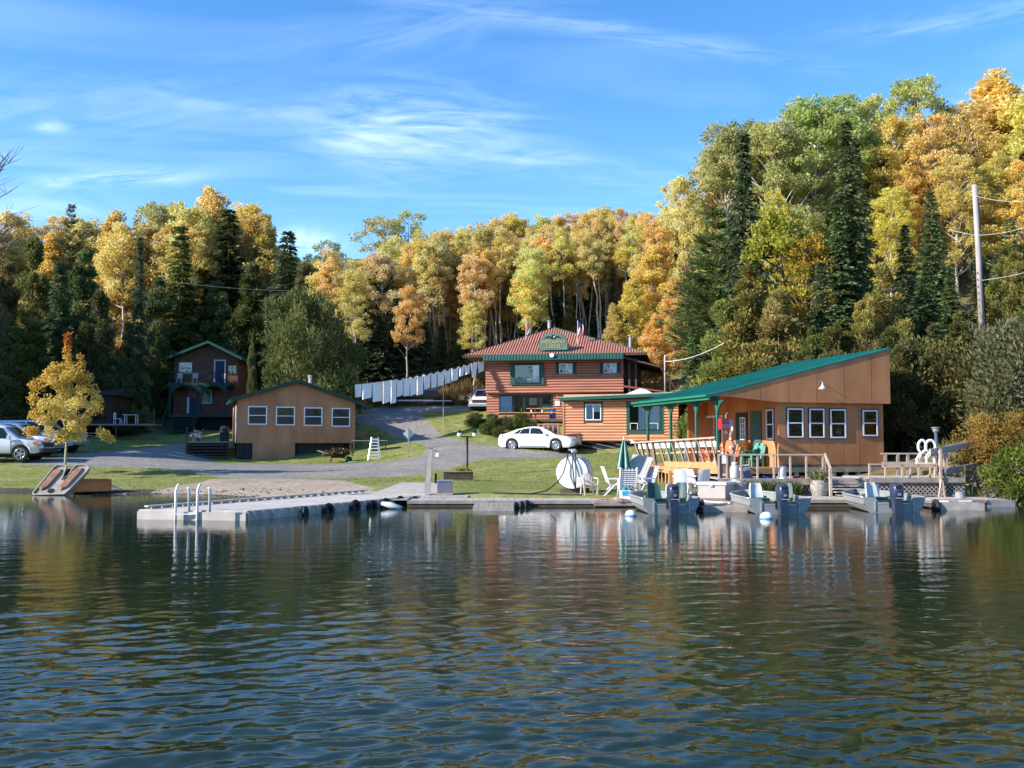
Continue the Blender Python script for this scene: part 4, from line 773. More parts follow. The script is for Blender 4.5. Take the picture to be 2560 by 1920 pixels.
# bay window with green surround
a,b,c_,d_=bay; MB().box(a,b,-.16,.02,c_,d_).build('bay_surround',GREEN,LD); window(LD,ww[0][0],ww[0][1],ww[0][2],ww[0][3],-.17,fw=.05,kind='picture',fm=GREEND,g=GL,name='bay_window',inside=[(.72,.97,.05,.95,CURT),(.02,.45,.05,.28,mat('pale_interior',(.28,.33,.36))),(.48,.7,.05,.28,WHITE)])
for (a,b,c_,d_) in ww[1:]:
    window(LD,a,b,c_,d_,-.05,fw=.06,kind='slider',inside=[(.5,.97,.05,.95,mat('sky_blind',(.55,.66,.78),.8))])
    for s0,s1 in ((a-.26,a-.02),(b+.02,b+.26)):
        sh=MB().box(s0,s1,-.09,-.0,c_-.04,d_+.04).build('shutter',GREEN,LD)
        for k in range(8): zz=c_+(d_-c_)*(k+.5)/8; MB().box(s0+.03,s1-.03,-.105,-.091,zz-.03,zz+.02).build('louvre',GREEND,sh)
# lower front
lw=[rect(550,770,672,935,fy),rect(682,770,775,935,fy),rect(780,770,925,935,fy),rect(932,770,1035,860,fy)]
logs(LD,0,xR,z0,zm-.02,LOGB,.19,fy,openings=[(lw[0][0]-.05,lw[3][1]+.05,lw[0][2]-.05,lw[0][3]+.05)])
MB().box(lw[0][0]-.05,lw[3][1]+.05,fy-.03,fy+.02,lw[0][2]-.05,lw[0][3]+.05).build('window_bank',GREEN,LD)
for i,(a,b,c_,d_) in enumerate(lw): window(LD,a,b,lw[0][2] if i<3 else c_,lw[0][3],fy-.04,fw=.05,kind='picture',fm=GREEND,inside=([(.05,.95,.05,.95,mat('sky_blind',(.40,.50,.58)))] if i==0 else [(.3,.8,.45,.85,mat('lamp_shade',(.55,.55,.40),.8))] if i==2 else None))
# roof: front slope of a low hip with corrugations, green eave band
xl,zl=LL(205,388,-1.0); apx,apz=LL(1045,150,3.6); xrr,zrr=LL(1905,365,-1.0); ev=(LL(400,405,-1.0)[1]+LL(1690,375,-1.0)[1])/2
def rp(x,t): # t 0 eave .. 1 ridge on front slope
    return (x,-1.0+4.6*t,ev+(apz-ev)*t)
lx=xl; rx=xrr
core=MB(); core.add([rp(lx,0),rp(rx,0),(apx,3.6,apz),(lx,8.6,ev),(rx,8.6,ev)],[(0,1,2),(0,2,3),(1,4,2),(3,2,4)]); core.build('roof',REDM,LD)
MB().box(lx,rx,-1.0,8.6,ev-.12,ev-.03).build('soffit',WDARK,LD)
rib=MB(); n=int((rx-lx)/.185); gang=[]
for i in range(n+1):
    x=lx+.05+i*(rx-lx-.1)/n; t=(x-lx)/(apx-lx) if x<apx else (rx-x)/(rx-apx); t=max(0,t-.01)
    if t<.02: continue
    a=Vector(rp(x,0))+Vector((0,0,.025)); b=Vector(rp(x,t))+Vector((0,0,.025)); k=MB(); k.bar(a,b,.085,.05); k.build('roof_rib',RIBL,LD)
MB().bar((lx,-1.02,ev+.02),(apx,3.6,apz+.06),.12,.08).build('hip_cap',GREEND,LD); MB().bar((rx,-1.02,ev+.02),(apx,3.6,apz+.06),.12,.08).build('hip_cap',GREEND,LD)
# mansard-like green band over the wall
xg0=LL(400,420,-1.05)[0]; xg1=LL(1692,400,-1.05)[0]
eb=MB().prism([(-1.22,ev-.36),(-1.02,ev-.36),(-1.0,ev+.02),(-1.05,ev+.04)],xg0,xg1,ax='x').build('eave_band',GREEN,LD)
for i in range(44): x=xg0+.1+i*(xg1-xg0-.2)/43; MB().bar((x,-1.24,ev-.36),(x,-1.07,ev+.03),.05,.04).build('band_rib',GREEN,LD)
MB().box(xg0,xg1,-1.25,-1.2,ev-.42,ev-.36).build('gutter',GREEND,LD)
MB().box(0,xR,-.03,-.001,zt-.04,ev-.13).build('frieze',LOGB,LD)
# right side: overhanging gable soffit, dark porch posts, upper deck rail
MB().prism([(xR,ev-.13),(rx+.9,ev-.9),(rx+.9,ev-.98),(xR,ev-.28)],-.6,7).build('side_eave',SHING,LD)
MB().box(xR+.002,xR+.9,1.0,LDD,zm,zt).build('porch_wall',mat('dark_stained_wood',(.10,.05,.03),.7),LD)
for x in (xR+.35,xR+.8): MB().box(x,x+.12,-.0,.12,zm,zt+.2).build('porch_post',WDARK,LD)
MB().prism([(xR+.01,zm+.5),(xR+3.0,zm+.05),(xR+3.0,zm-.05),(xR+.01,zm+.35)],-.1,3.5).build('lean_to_roof',REDM,LD)
r1=MB(); r1.bar((xR+.9,.4,zm+.85),(xR+3.2,.4,zm+.85),.07); r1.bar((xR+3.2,.4,zm+.85),(xR+3.5,.4,zm+.3),.07); r1.bar((xR+3.2,.4,zm),(xR+3.2,.4,zm+.85),.07); r1.build('deck_rail',WDARK,LD)
# chimneys
for (x,y,ly,h,nm) in ((1007,150,3.7,.55,'chimney_pipe'),(1755,310,1.8,.75,'chimney_pipe')):
    a,z=LL(x,y,ly); MB().lathe([(.13,-.6),(.13,h*.55),(.17,h*.56),(.17,h*.62),(.11,h*.64),(.11,h*.9),(.2,h*.92),(.2,h),(.05,h*1.06)],12,(a,ly,z)).build(nm,METAL,LD)
# porch rail, picnic furniture in front of lower windows
pf=LL(700,985,-1.2)[1]; MB().box(LL(300,985,-1.6)[0],LL(1130,985,-1.6)[0],-1.6,fy-.0,pf-.2,pf).build('terrace',WDARK,LD)
for x in (605,745,875): a=LL(x,950,-1.5)[0]; MB().box(a,a+.07,-1.5,-1.43,pf,pf+.75).build('terrace_post',WDARK,LD)
MB().box(LL(520,950,-1.5)[0],LL(1100,950,-1.5)[0],-1.5,-1.44,pf+.4,pf+.46).build('terrace_rail',CEDARW,LD)
MB().lathe([(.16,-.02),(.16,.05)],10,(*[(LL(1030,398,-1.27)[0])],-1.27,LL(1030,398,-1.27)[1]),ax='y').build('flood_light',WHITE,LD)
MB().box(LL(1062,838,fy)[0],LL(1105,838,fy)[0],fy-.09,fy-.06,LL(1080,865,fy)[1],LL(1080,820,fy)[1]).build('wall_plaque',WHITE,LD)
MB().box(LL(1072,765,fy)[0],LL(1098,765,fy)[0],fy-.12,fy-.06,LL(1080,790,fy)[1],LL(1080,765,fy)[1]).build('antler_mount',RAILW,LD)
t=empty('picnic_table',f.w(LL(925,950,-1.1)[0],-1.0,pf),f.a,'brown picnic table on the terrace under the lodge windows','table')
MB().box(-.95,.95,-.35,.35,.68,.74).build('tabletop',CEDARW,t)
for sg in (-1,1): MB().box(-.95,.95,sg*.6-.12,sg*.6+.12,.38,.43).build('bench',CEDARW,t)
for x in (-.7,.7): k=MB(); k.bar((x,-.55,0),(x,.25,.68),.08); k.bar((x,.55,0),(x,-.25,.68),.08); k.build('leg_frame',WDARK,t)
bc=empty('blue_barrel',f.w(LL(1040,930,-1.1)[0],-1.1,pf),0,'small blue drum on the lodge terrace beside the picnic table','drum'); MB().lathe([(.2,0),(.22,.1),(.22,.5),(.2,.6)],12).build('drum_body',mat('blue_plastic',(.02,.06,.4),.4),bc); MB().lathe([(.21,.6),(.21,.64)],12).build('lid',mat('blue_plastic',(.02,.06,.4)),bc)
for i,(x,l) in enumerate(((842,'white solar lantern left on the lodge terrace rail'),(942,'white solar lantern in the middle of the lodge terrace rail'))):
    a=LL(x,900,-1.45)[0]; o=empty('lantern',f.w(a,-1.46,pf+.46),0,l,'lantern'); MB().lathe([(.05,0),(.05,.18)],8).build('lamp_glass',WHITE,o); MB().lathe([(.09,.18),(.02,.27)],8).build('cap',DKMETAL,o)
# ---- sign on the roof
sa,sz=LL(1045,350,-.75); sg=empty('lodge_sign',f.w(sa,-.80,sz),f.a,'arched green sign with yellow lettering and a bird emblem standing on the red roof','sign')
hw=LL(1175,350,-.75)[0]-sa; hh=LL(1045,195,-.75)[1]-sz
poly=[(-hw,0),(hw,0)]+[(hw*math.cos(a)**.75,hh*math.sin(a)**.85) for a in np.linspace(.04,math.pi/2-.02,9)]+[(-hw*math.sin(a)**.75,hh*math.cos(a)**.85) for a in np.linspace(.02,math.pi/2-.04,9)]
poly=[(-hw,0),(hw,0)]+[(hw*max(0,math.cos(a))**.8,hh*(.35+.65*math.sin(a)) if a>0 else hh*.35) for a in np.linspace(0,math.pi/2,9)]+[(-hw*max(0,math.cos(a))**.8,hh*(.35+.65*math.sin(a))) for a in np.linspace(math.pi/2,0,9)[1:]]
MB().prism(poly,0,.06).build('board',mat('sign_green',(.10,.19,.16),.7,0,.15,2),sg); p2=[(a*1.03,b*1.03-.02) for a,b in poly]; MB().prism(p2,.062,.10).build('rim',GREEND,sg)
YEL=mat('yellow_lettering',(.62,.46,.16),.6,0,.05)
def text(par,s,size,x,y,z,m,ext=.012,rot=(R(90),0,0),name='lettering',font_scale=1,align='CENTER'):
    cu=bpy.data.curves.new(name,'FONT'); cu.body=s; cu.size=size; cu.extrude=ext; cu.align_x=align; cu.align_y='CENTER'; cu.resolution_u=2
    o=bpy.data.objects.new(name,cu); COL.objects.link(o); dg=bpy.context.evaluated_depsgraph_get(); me=bpy.data.meshes.new_from_object(o.evaluated_get(dg)); bpy.data.objects.remove(o); me.materials.clear(); me.materials.append(m); me.name=name
    return link(name,me,par,(x,y,z),rot,(font_scale,1,1))
text(sg,'HIDEAWAY',.33,0.02,-.016,hh*.46,YEL); text(sg,'LODGE',.31,0.02,-.016,hh*.20,YEL)
em=MB(); z=hh*.73; em.prism([(-.62,z-.06),(-.3,z+.0),(-.12,z-.1),(.12,z-.1),(.3,z+.02),(.62,z-.08),(.35,z+.14),(.12,z+.06),(.05,z+.2),(-.08,z+.2),(-.14,z+.06),(-.38,z+.13)],-.016,-.001); em.build('bird_emblem',mat('emblem_black',(.015,.02,.03),.6),sg)
MB().box(.02,.1,-.024,-.017,z,z+.1).build('emblem_spot',WHITE,sg)
for s_ in (-.8,.8): MB().bar((s_,.06,.3),(s_,1.2,.55),.05).build('brace',GREEND,sg)
# ---- two flags on the roof
def flag(px,py0,py1,lab,kind):
    a,zb_=LL(px,py1,.6); a2,zt_=LL(px,py0,.6); H=zt_-zb_; o=empty('flag_pole',f.w(a,.6,zb_-.25),f.a+R(15),lab,'flag')
    MB().tube([(0,0,0),(.05,0,H+.3)],.022,6).build('pole',WHITE,o)
    RED=mat('flag_red',(.60,.03,.04),.8); WH=mat('flag_white',(.75,.74,.74),.8); BL=mat('flag_blue',(.03,.05,.28),.8)
    h=H*.62; w=.42 if kind=='us' else .26; top=H+.2
    def strip(u0,u1,v0,v1,m,nm,d=0):
        rows=[]; nn=8
        for j in range(7):
            v=v0+(v1-v0)*j/6; row=[]
            for i in range(nn+1):
                u=u0+(u1-u0)*i/nn; row.append((.04+w*u*(1+.2*v)+.04*math.sin(v*5),.07*math.sin(u*13+v*2)+d,top-h*v-.42*u*h*(.6)))
            rows.append(row)
        MB().grid(rows).build(nm,m,o,smooth=True)
    if kind=='us':
        for k in range(7): strip(k/7,(k+1)/7,.0 if k>3 else .42,1,RED if k%2==0 else WH,'stripe')
        strip(0,4/7,0,.42,BL,'canton')
    else: strip(0,.3,0,1,RED,'red_band'); strip(.3,.7,0,1,WH,'white_field'); strip(.7,1,0,1,RED,'red_band'); strip(.42,.58,.35,.65,RED,'leaf_emblem',-.01)
flag(cc(3,790,0)[0] and 790,85,225,'limp red and white flag on a pole at the left of the lodge roof','ca'); flag(1265,85,265,'red white and blue flag on a pole at the right of the lodge roof','us')
FL=f
# ---- log sided annex in the middle
f=Fr(cc(3,1140,0)[0],61.5,0,-12); gz=tz(f.o.x+2,61)-.1; f.o.z=gz
AN=empty('log_annex',f.o,f.a,'low orange log sided building with a big green framed window behind the car','building')
def LN(x,y,ly=0): a,z=f.L(*cc(3,x,y),ly); return a,z-gz
zb=LN(1400,1192)[1]; zt=LN(1140,812)[1]; xe=f.L(*cc(6,752,1100))[0]; ntp=LN(1140,820)[1]
def rn(a,b,c,d): x0,z1=LN(a,b); x1,z0=LN(c,d); return x0,x1,z0,z1
wA=rn(1340,848,1487,998); wB=rn(1742,860,2040,1092)
MB().box(0,xe,.03,7,zb,zt+.35).build('core_wall',LOGO,AN)
logs(AN,0,xe,zb,zt+.3,LOGO,.185,0,openings=[(wA[0]-.1,wA[1]+.1,wA[2]-.1,wA[3]+.1),(wB[0]-.16,wB[1]+.16,wB[2]-.16,wB[3]+.16)])
window(AN,*wA,-.03,fw=.06,kind='slider',trim=GREEND,tw=.09,inside=[(.52,.97,.5,.95,CURT),(.05,.48,.05,.95,mat('sky_blind',(.4,.5,.58)))]); window(AN,*wB,-.03,fw=.05,kind='picture',trim=GREEN,tw=.16,fm=GREEND,curtain=[(.28,.62),(.64,.99)],name='picture_window')
for a,b in ((.03,.27),(.62,.9)): 
    x0=wB[0]+(wB[1]-wB[0])*a; x1=wB[0]+(wB[1]-wB[0])*b; k=MB(); zz=wB[2]+.05; [k.box(*q,-.075,-.063,*w_) for q,w_ in (((x0,x1),(zz+.38,zz+.41)),((x0,x0+.03),(zz,zz+.38)),((x1-.03,x1),(zz,zz+.38)))]; k.build('sash_rail',BRWHITE,AN)
MB().box(-.04,.05,-.08,.1,zb,zt+.2).build('corner_board',CEDARW,AN)
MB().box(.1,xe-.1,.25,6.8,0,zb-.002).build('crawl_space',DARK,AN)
for k in range(7): x=.3+k*1.2; MB().bar((x,.18,zb-.02),(x+2.6,.1,.05),.03,.05).build('skirting_slat',mat('grey_slat',(.16,.17,.19),.7),AN)
# roof: slightly pitched slab with green fascia
el=LN(1100,797,-.5)[1]; er=f.L(*cc(6,760,690),-.5); 
r_=MB(); x0=LN(1100,797,-.5)[0]; zr=er[1]-gz; xr2=xe+.5; sl_=(zr-el)/(er[0]-x0); zR=el+sl_*(xr2-x0)
MB().hexa([(x0,-.5,el),(xr2,-.5,zR),(xr2,7.3,zR+.35),(x0,7.3,el+.35),(x0,-.5,el+.1),(xr2,-.5,zR+.1),(xr2,7.3,zR+.5),(x0,7.3,el+.5)]).build('roof',SHING,AN)
MB().hexa([(x0,-.54,el-.14),(xr2,-.54,zR-.14),(xr2,-.502,zR-.14),(x0,-.502,el-.14),(x0,-.54,el+.04),(xr2,-.54,zR+.04),(xr2,-.502,zR+.04),(x0,-.502,el+.04)]).build('fascia',GREEN,AN)
MB().hexa([(x0,-.56,el+.042),(xr2,-.56,zR+.042),(xr2,-.5,zR+.042),(x0,-.5,el+.042),(x0,-.56,el+.1),(xr2,-.56,zR+.1),(xr2,-.5,zR+.1),(x0,-.5,el+.1)]).build('drip_edge',mat('pale_green_edge',(.30,.42,.36),.5),AN)
MB().box(x0+.1,xr2-.1,-.5,-.0,el-.16,el-.13).build('soffit',WDARK,AN)
sk=empty('x',(0,0,0)); bpy.data.objects.remove(sk)
a,z=LN(1840,735,1.5); so=MB(); so.prism([(-.85,0),(.85,0),(.4,.26),(.05,.34),(-.2,.26)],0,1.2); so.build('white_skylight',WHITE,AN,(a,1.5,z-.12))
# service mast and drop wires
a,zb_=LN(2075,745,.6); _,zt_=LN(2075,405,.6); H=zt_-zb_
sm=empty('service_mast',f.w(a,.6,zb_-.1),f.a,'pale metal service mast with a bent head on the annex roof','mast')
MB().tube([(0,0,0),(0,0,H),(.03,0,H+.12),(.12,0,H+.14),(.2,0,H+.02)],.05,8).build('pipe',mat('pale_grey_pipe',(.55,.56,.58),.4,.2),sm,smooth=True)
k=MB(); pts=[(.05+.25*math.sin(t)*1.0,-.06,H-.55+.32*math.cos(t)) for t in np.linspace(0,5.5,16)]; k.tube(pts,.014,5); k.build('wire_loop',DKMETAL,sm)
def wire(a,b,sag,r,lab,m=None,cat='wire',n=16):
    a=Vector(a); b=Vector(b); mid=(a+b)/2; pts=[tuple(a.lerp(b,i/n)-mid-Vector((0,0,sag*4*(i/n)*(1-i/n)))) for i in range(n+1)]
    o=MB().tube(pts,r,5).build('overhead_wire',m or mat('wire_grey',(.30,.30,.32),.5,.3),None,tuple(mid)); return tag(o,lab,cat)
PW=mat('wire_pale',(.62,.60,.58),.5)
top=f.w(a,.6,zb_+H-.35); wire(top,P(1812,856,56),.25,.020,'thick pale service wire from the mast to the trees over the shed roof',PW)
# ---- small deck with barbecue at the annex left end
g=P(*cc(3,900,1030),59.8); dk=empty('side_deck',(P(*cc(3,900,1100),61)[0],61,tz(1.2,61)),R(-6),'pale wooden deck railing between the car and the log annex','deck')
w=(P(*cc(3,1140,1030),61)-P(*cc(3,900,1030),61)).x; zt_=P(*cc(3,1000,1030),61).z-tz(1.2,61)
MB().box(0,w,-.05,.05,zt_-.07,zt_).build('top_rail',CEDARW,dk); MB().box(0,w,.05,2.0,zt_-1.05,zt_-.95).build('platform',WEATH,dk)
for i in range(6): x=i*(w-.09)/5; MB().box(x,x+.08,-.04,.04,0,zt_-.07).build('rail_post',CEDARW,dk)
bq=empty('barbecue',dk.location+Vector((w*.55,.9,zt_-.95)),0,'grey covered barbecue on the side deck above the car roof','barbecue'); MB().box(-.45,.45,-.25,.25,.0,.7).build('cart',DKMETAL,bq); MB().lathe([(.30,-.5),(.30,.5)],14,(0,0,.72),ax='x').build('hood',mat('grey_hood',(.16,.15,.15),.5,.3),bq,smooth=False)
# ---- right tan building with shed roof
f=Fr(1774,38.0,0,13); f.o=Vector(P(1774,989,38.0)); ezw=f.o.z; f.o.z=0
dzf=1.14; RB=empty('shed_roof_building',(f.o.x,f.o.y,0),f.a,'tan building with a steep green shed roof, dark windows and a covered porch','building')
zE=ezw; XC=8.0; slp=.25; LEN=8.4
def zr_(x): return zE+slp*x
xs=f.L(1953,1100)[0]; xe=f.L(2209,1100,.22)[0]; xt=f.L(2225,950)[0]; zseam=f.L(*cc(5,500,580))[1]; zfl=f.L(*cc(5,700,1130),.2)[1]
XC=xt+.02
# upper front wall: prism following the roof
MB().prism([(.05,zr_(.05)-.03),(.9,zseam+.22),(xs-.02,zseam+.02),(xt,zseam),(xt,zr_(xt)-.03)],0,.2).build('gable_wall',TAN,RB)
MB().box(xs,xe,.22,.36,zfl,zseam+.1).build('front_wall',TAN,RB)
MB().box(xs,xs+.14,.36,LEN-.3,zfl,zr_(xs)-.2).build('porch_side_wall',TAN,RB)
MB().box(xe-.14,xe,.36,LEN-.3,zfl,zr_(xe)-.1).build('far_side_wall',TAN,RB); MB().prism([(xs+.14,zfl),(xe-.14,zfl),(xe-.14,zr_(xe)-.3),(xs+.14,zr_(xs)-.3)],LEN-.4,LEN-.28).build('back_wall',TAN,RB)
MB().box(xs+.14,xe-.14,.36,LEN-.4,zfl,zfl+.05).build('floor',WDARK,RB)
# porch end wall: orange panel where the porch stops and the covered ceiling
MB().box(xs-.95,xs,6.9,7.0,zfl,zr_(xs)-.25).build('porch_end_wall',TAN,RB)
MB().hexa([(.02,.2,zr_(.02)-.09),(xs,.2,zr_(xs)-.35),(xs,LEN-.1,zr_(xs)-.35),(.02,LEN-.1,zr_(.02)-.09),(.02,.2,zr_(.02)-.05),(xs,.2,zr_(xs)-.3),(xs,LEN-.1,zr_(xs)-.3),(.02,LEN-.1,zr_(.02)-.05)]).build('porch_ceiling',TAN,RB)
rf=MB().hexa([(0,-.03,zE-.02),(XC,-.03,zr_(XC)-.02),(XC,LEN,zr_(XC)-.02),(0,LEN,zE-.02),(0,-.03,zE+.05),(XC,-.03,zr_(XC)+.05),(XC,LEN,zr_(XC)+.05),(0,LEN,zE+.05)]).build('roof',TEAL,RB)
for i in range(20): y=.3+i*(LEN-.5)/19; MB().bar((.02,y,zE+.065),(XC-.02,y,zr_(XC)+.065),.03,.018).build('roof_rib',TEAL,rf)
MB().box(-.06,-.002,-.05,LEN+.02,zE-.16,zE+.06).build('eave_fascia',mat('eave_green',(.018,.17,.11),.4,0,.08),RB)
MB().box(-.17,-.062,-.04,LEN+.01,zE-.04,zE+.05).build('gutter',mat('eave_green',(.018,.17,.11)),RB)
MB().box(.3,.45,.05,LEN-.1,zr_(.4)-.28,zr_(.4)-.09).build('porch_beam',GREEN,RB)
# porch posts along the eave
posts=[max(.12,f.LX(*cc(6,x,1100),.38)[0]) for x in (385,660,970,1295)]
for y in posts:
    po=MB().box(.33,.43,y-.06,y+.06,zfl,zr_(.38)-.28).build('porch_post',mat('post_green',(.035,.13,.10),.6,0,.1),RB)
    for s_ in (-1,1): MB().prism([(y+s_*.06,zr_(.38)-.28),(y+s_*.62,zr_(.38)-.28),(y+s_*.30,zr_(.38)-.42),(y+s_*.14,zr_(.38)-.60),(y+s_*.06,zr_(.38)-.85)],.35,.41,ax='x').build('bracket',GREEN,po)
def fw_(x0,y0,x1,y1): a,zt_=f.L(*cc(5,x0,y0),.22); b,zb_=f.L(*cc(5,x1,y1),.22); return a,b,zb_,zt_
for q in ((162,625,304,878),(352,628,486,880),(533,632,672,882),(812,640,946,865)):
    a,b,c_,d_=fw_(*q); window(RB,a,b,c_,d_,.215,fw=.055,kind='sash',trim=mat('navy_trim',(.02,.04,.10),.5),tw=.035,g=GLD)
# porch side wall openings (wall faces local -x)
sd_=lambda a,d,z:(xs+d,a,z)
def sw(x0,y0,x1,y1,k=6): a,zt_=f.LX(*cc(k,x0,y0),xs); b,zb_=f.LX(*cc(k,x1,y1),xs); return min(a,b),max(a,b),min(zb_,zt_),max(zb_,zt_)
a,b,c_,d_=sw(1812,885,1905,1245); window(RB,a,b,c_,d_,fw=.06,kind='sash',side=sd_,g=GLD,trim=mat('navy_trim',(.02,.04,.10)),tw=.035)
a,b,c_,d_=sw(1622,905,1755,1240); MB().box(xs-.05,xs-.002,a,b,zfl,d_).build('screen_door',mat('screen_green',(.055,.12,.10),.6,0,.15,5),RB)
do=bpy.data.objects['screen_door']; MB().box(xs-.09,xs-.052,a+.1,a+.14,zfl+.9,zfl+1.0).build('handle',METAL,do)
a,b,c_,d_=sw(1445,925,1590,1260); dp=MB().box(xs-.04,xs-.002,a,b,zfl,d_).build('green_door',GREEND,RB)
a2,b2,c2,d2=sw(1508,980,1572,1250); window(RB,a2,b2,c2,d2,fw=.06,kind=(2,4),side=lambda a,d,z:(xs-.042+d,a,z),g=GLD,name='french_window')
a,b,c_,d_=sw(1088,962,1290,1270); window(RB,a,b,zfl+.02,d_,fw=.09,kind='slider',side=sd_,g=GLD,name='sliding_door')
# barn lamp on gable
a,z=f.L(*cc(5,460,440),-.15); lm=empty('gable_lamp',f.w(a,-.15,z),f.a,'small white barn lamp on the tan gable wall','lamp'); MB().lathe([(.02,.16),(.03,.09),(.09,0),(.17,-.09)],14,(0,-.1,0)).build('shade',mat('white_enamel',(.7,.7,.72),.3,.2),lm,smooth=True); MB().tube([(0,-.1,.15),(0,-.1,.21),(0,.15,.21)],.018,6).build('arm',METAL,lm); MB().lathe([(.02,-.02),(.07,-.1),(.02,-.16)],10,(0,-.1,0)).build('bulb',WHITE,lm)
for i in range(1,7): x=xs+i*(xe-xs)/6.6; MB().box(x,x+.012,.216,.2195,zfl,zseam-.002).build('panel_joint',mat('joint_brown',(.36,.155,.075),.9),RB)
for i in range(1,6): x=i*1.22+.9; MB().box(x,x+.012,-.004,-.001,zseam+.02,zr_(x)-.1).build('panel_joint',mat('joint_brown',(.25,.11,.05)),RB)
MB().box(xs+.01,xe,.205,.2195,zfl,zfl+.10).build('splash_board',mat('dirty_board',(.20,.12,.07),.9,0,.3,4),RB)
# understructure: deck rim, low posts, lattice of crates under
MB().box(xs-.1,xe,.10,.22,zfl-.20,zfl-.003).build('sill_beam',WEATH,RB)
for i in range(9): x=xs+.1+i*(xe-xs-.3)/8; MB().box(x,x+.16,.12,.26,zfl-.62,zfl-.203).build('pier_block',WEATH,RB)
MB().box(xs,xe,.9,1.0,zfl-.8,zfl-.22).build('under_shadow',mat('under_shade_brown',(.16,.06,.035),.8,0,.3),RB)  # dark red-brown sheet stands in for the shade under the floor
FR=f; RXS=xs; RXE=xe; RZF=zfl
# porch deck floor with fascia
pd=empty('porch_deck',(f.o.x,f.o.y,0),f.a,'raised cedar porch deck with joists under the green roof','deck')
for i in range(30): y=-.0+i*LEN/30; MB().box(-.9,xs-.002,y+.005,y+LEN/30-.005,zfl-.045,zfl-.005).build('deck_board',CEDARW,pd)
MB().box(-.9,-.86,.0,LEN,zfl-.25,zfl-.047).build('rim_joist',CEDARW,pd); MB().box(-.858,xs-.02,-.04,0,zfl-.25,zfl-.047).build('rim_joist',CEDARW,pd)
for y in (.1,2,4,6,8): MB().box(-.84,-.72,y,y+.12,tz(*f.w(-.8,y,0)[:2])-.1,zfl-.25).build('support_post',CEDARW,pd)
MB().box(-.84,xs,.0,.08,zfl-.62,zfl-.50).build('lower_beam',CEDARW,pd)
for i in range(20): y=.1+i*.4; MB().box(-.83,-.79,y,y+.09,tz(*f.w(-.8,y,0)[:2]),zfl-.255).build('skirt_slat',CEDARW,pd)
# ------------------------------------------------------------ docks
def planks(par,o,u,v,L,Wd,z,n,m,name='plank',th=.04,gap=.012):
    """n planks laid side by side along u, each reaching across v"""
    s=L/n; u=Vector(u); v=Vector(v); me=None
    for i in range(n):
        a=Vector(o)+u*(i*s+gap/2); dz=random.uniform(-.004,.004)
        b=a+u*(s-gap); zz=Vector((0,0,z+dz)); zt=Vector((0,0,z-th))
        MB().hexa([a+zt,b+zt,b+v*Wd+zt,a+v*Wd+zt,a+zz,b+zz,b+v*Wd+zz,a+v*Wd+zz]).build(name,m,par)
def W2(px,py,z):  # the point at height z seen at a pixel
    d=P(px,py,10)-Vector((0,0,CH)); t=(z-CH)/d.z; return Vector((d.x*t,d.y*t,z))
PIERW=mat('pier_boards',(.52,.47,.43),.8,0,.12,3,.2,18); FACIA=mat('pier_side_boards',(.42,.37,.33),.8,0,.2,3,.2,18)
tyre=MB()
for a in range(1): 
    rows=[]
    for i in range(21): th=2*math.pi*i/20; rows.append([( (.17+.08*math.cos(q))*math.cos(th), .075*math.sin(q), (.17+.08*math.cos(q))*math.sin(th)) for q in np.linspace(0,2*math.pi,9)])
    tyre.grid(rows)
TYRE=tyre.mesh('tyre',BLACK,True)
def add_tyre(loc,rz,lab,tilt=0,group='tyre bumpers along the pier'): o=link('tyre_bumper',TYRE,None,loc,(tilt,0,rz)); return tag(o,lab,'tyre',group)
p0=W2(346,1298,0); p1=W2(617,1302,0); q1=W2(1010,1262,0); ud=(q1-p1).normalized(); wd=(p1-p0); n_=Vector((ud.y,-ud.x,0)); PW_=abs(wd.dot(n_))
# pier frame: origin left near corner, long axis ud
LENP=(q1-p1).length+1.0; skew=(p1-p0)
pier=empty('swimming_pier',(0,0,0),0,'long pale wooden pier running out from the beach with black tyres on its side','pier')
PZ=.27; nP=54; st=LENP/nP
for i in range(nP):
    a=p0+ud*(i*st+.006); b=a+ud*(st-.012); c=b+skew; d=a+skew; dz=random.uniform(-.004,.004)
    up=Vector((0,0,PZ+dz)); lo=Vector((0,0,PZ-.045)); MB().hexa([a+lo,d+lo,c+lo,b+lo,a+up,d+up,c+up,b+up]).build('plank',PIERW,pier)
up=Vector((0,0,1)); e=-skew.cross(up).normalized()
def board(a,b,z0,z1,th,out,name,m,par): a=Vector(a);b=Vector(b); o=out*th; z0=Vector((0,0,z0)); z1=Vector((0,0,z1)); return MB().hexa([a+z0,b+z0,b+o+z0,a+o+z0,a+z1,b+z1,b+o+z1,a+o+z1]).build(name,m,par)
outn=-ud; sid=Vector((ud.y,-ud.x,0))
board(p0,p1,-.02,PZ-.046,.05,outn,'end_board',PIERW,pier)
k=9; 
for i in range(k): a=p1+ud*(LENP*i/k+.01); b=p1+ud*(LENP*(i+1)/k-.01); board(a,b,.0,PZ-.05,.05,sid,'side_board',FACIA,pier)
for i in range(k): a=p0+ud*(LENP*i/k); b=p0+ud*(LENP*(i+1)/k-.02); board(a,b,-.0,PZ-.05,.05,-sid,'side_board',FACIA,pier)
for i in range(22): a=p1+ud*(LENP*(i+.4)/22)+sid*.05; board(a,a+ud*.13,.13,.25,.015,sid,'cleat_block',PIERW,pier)
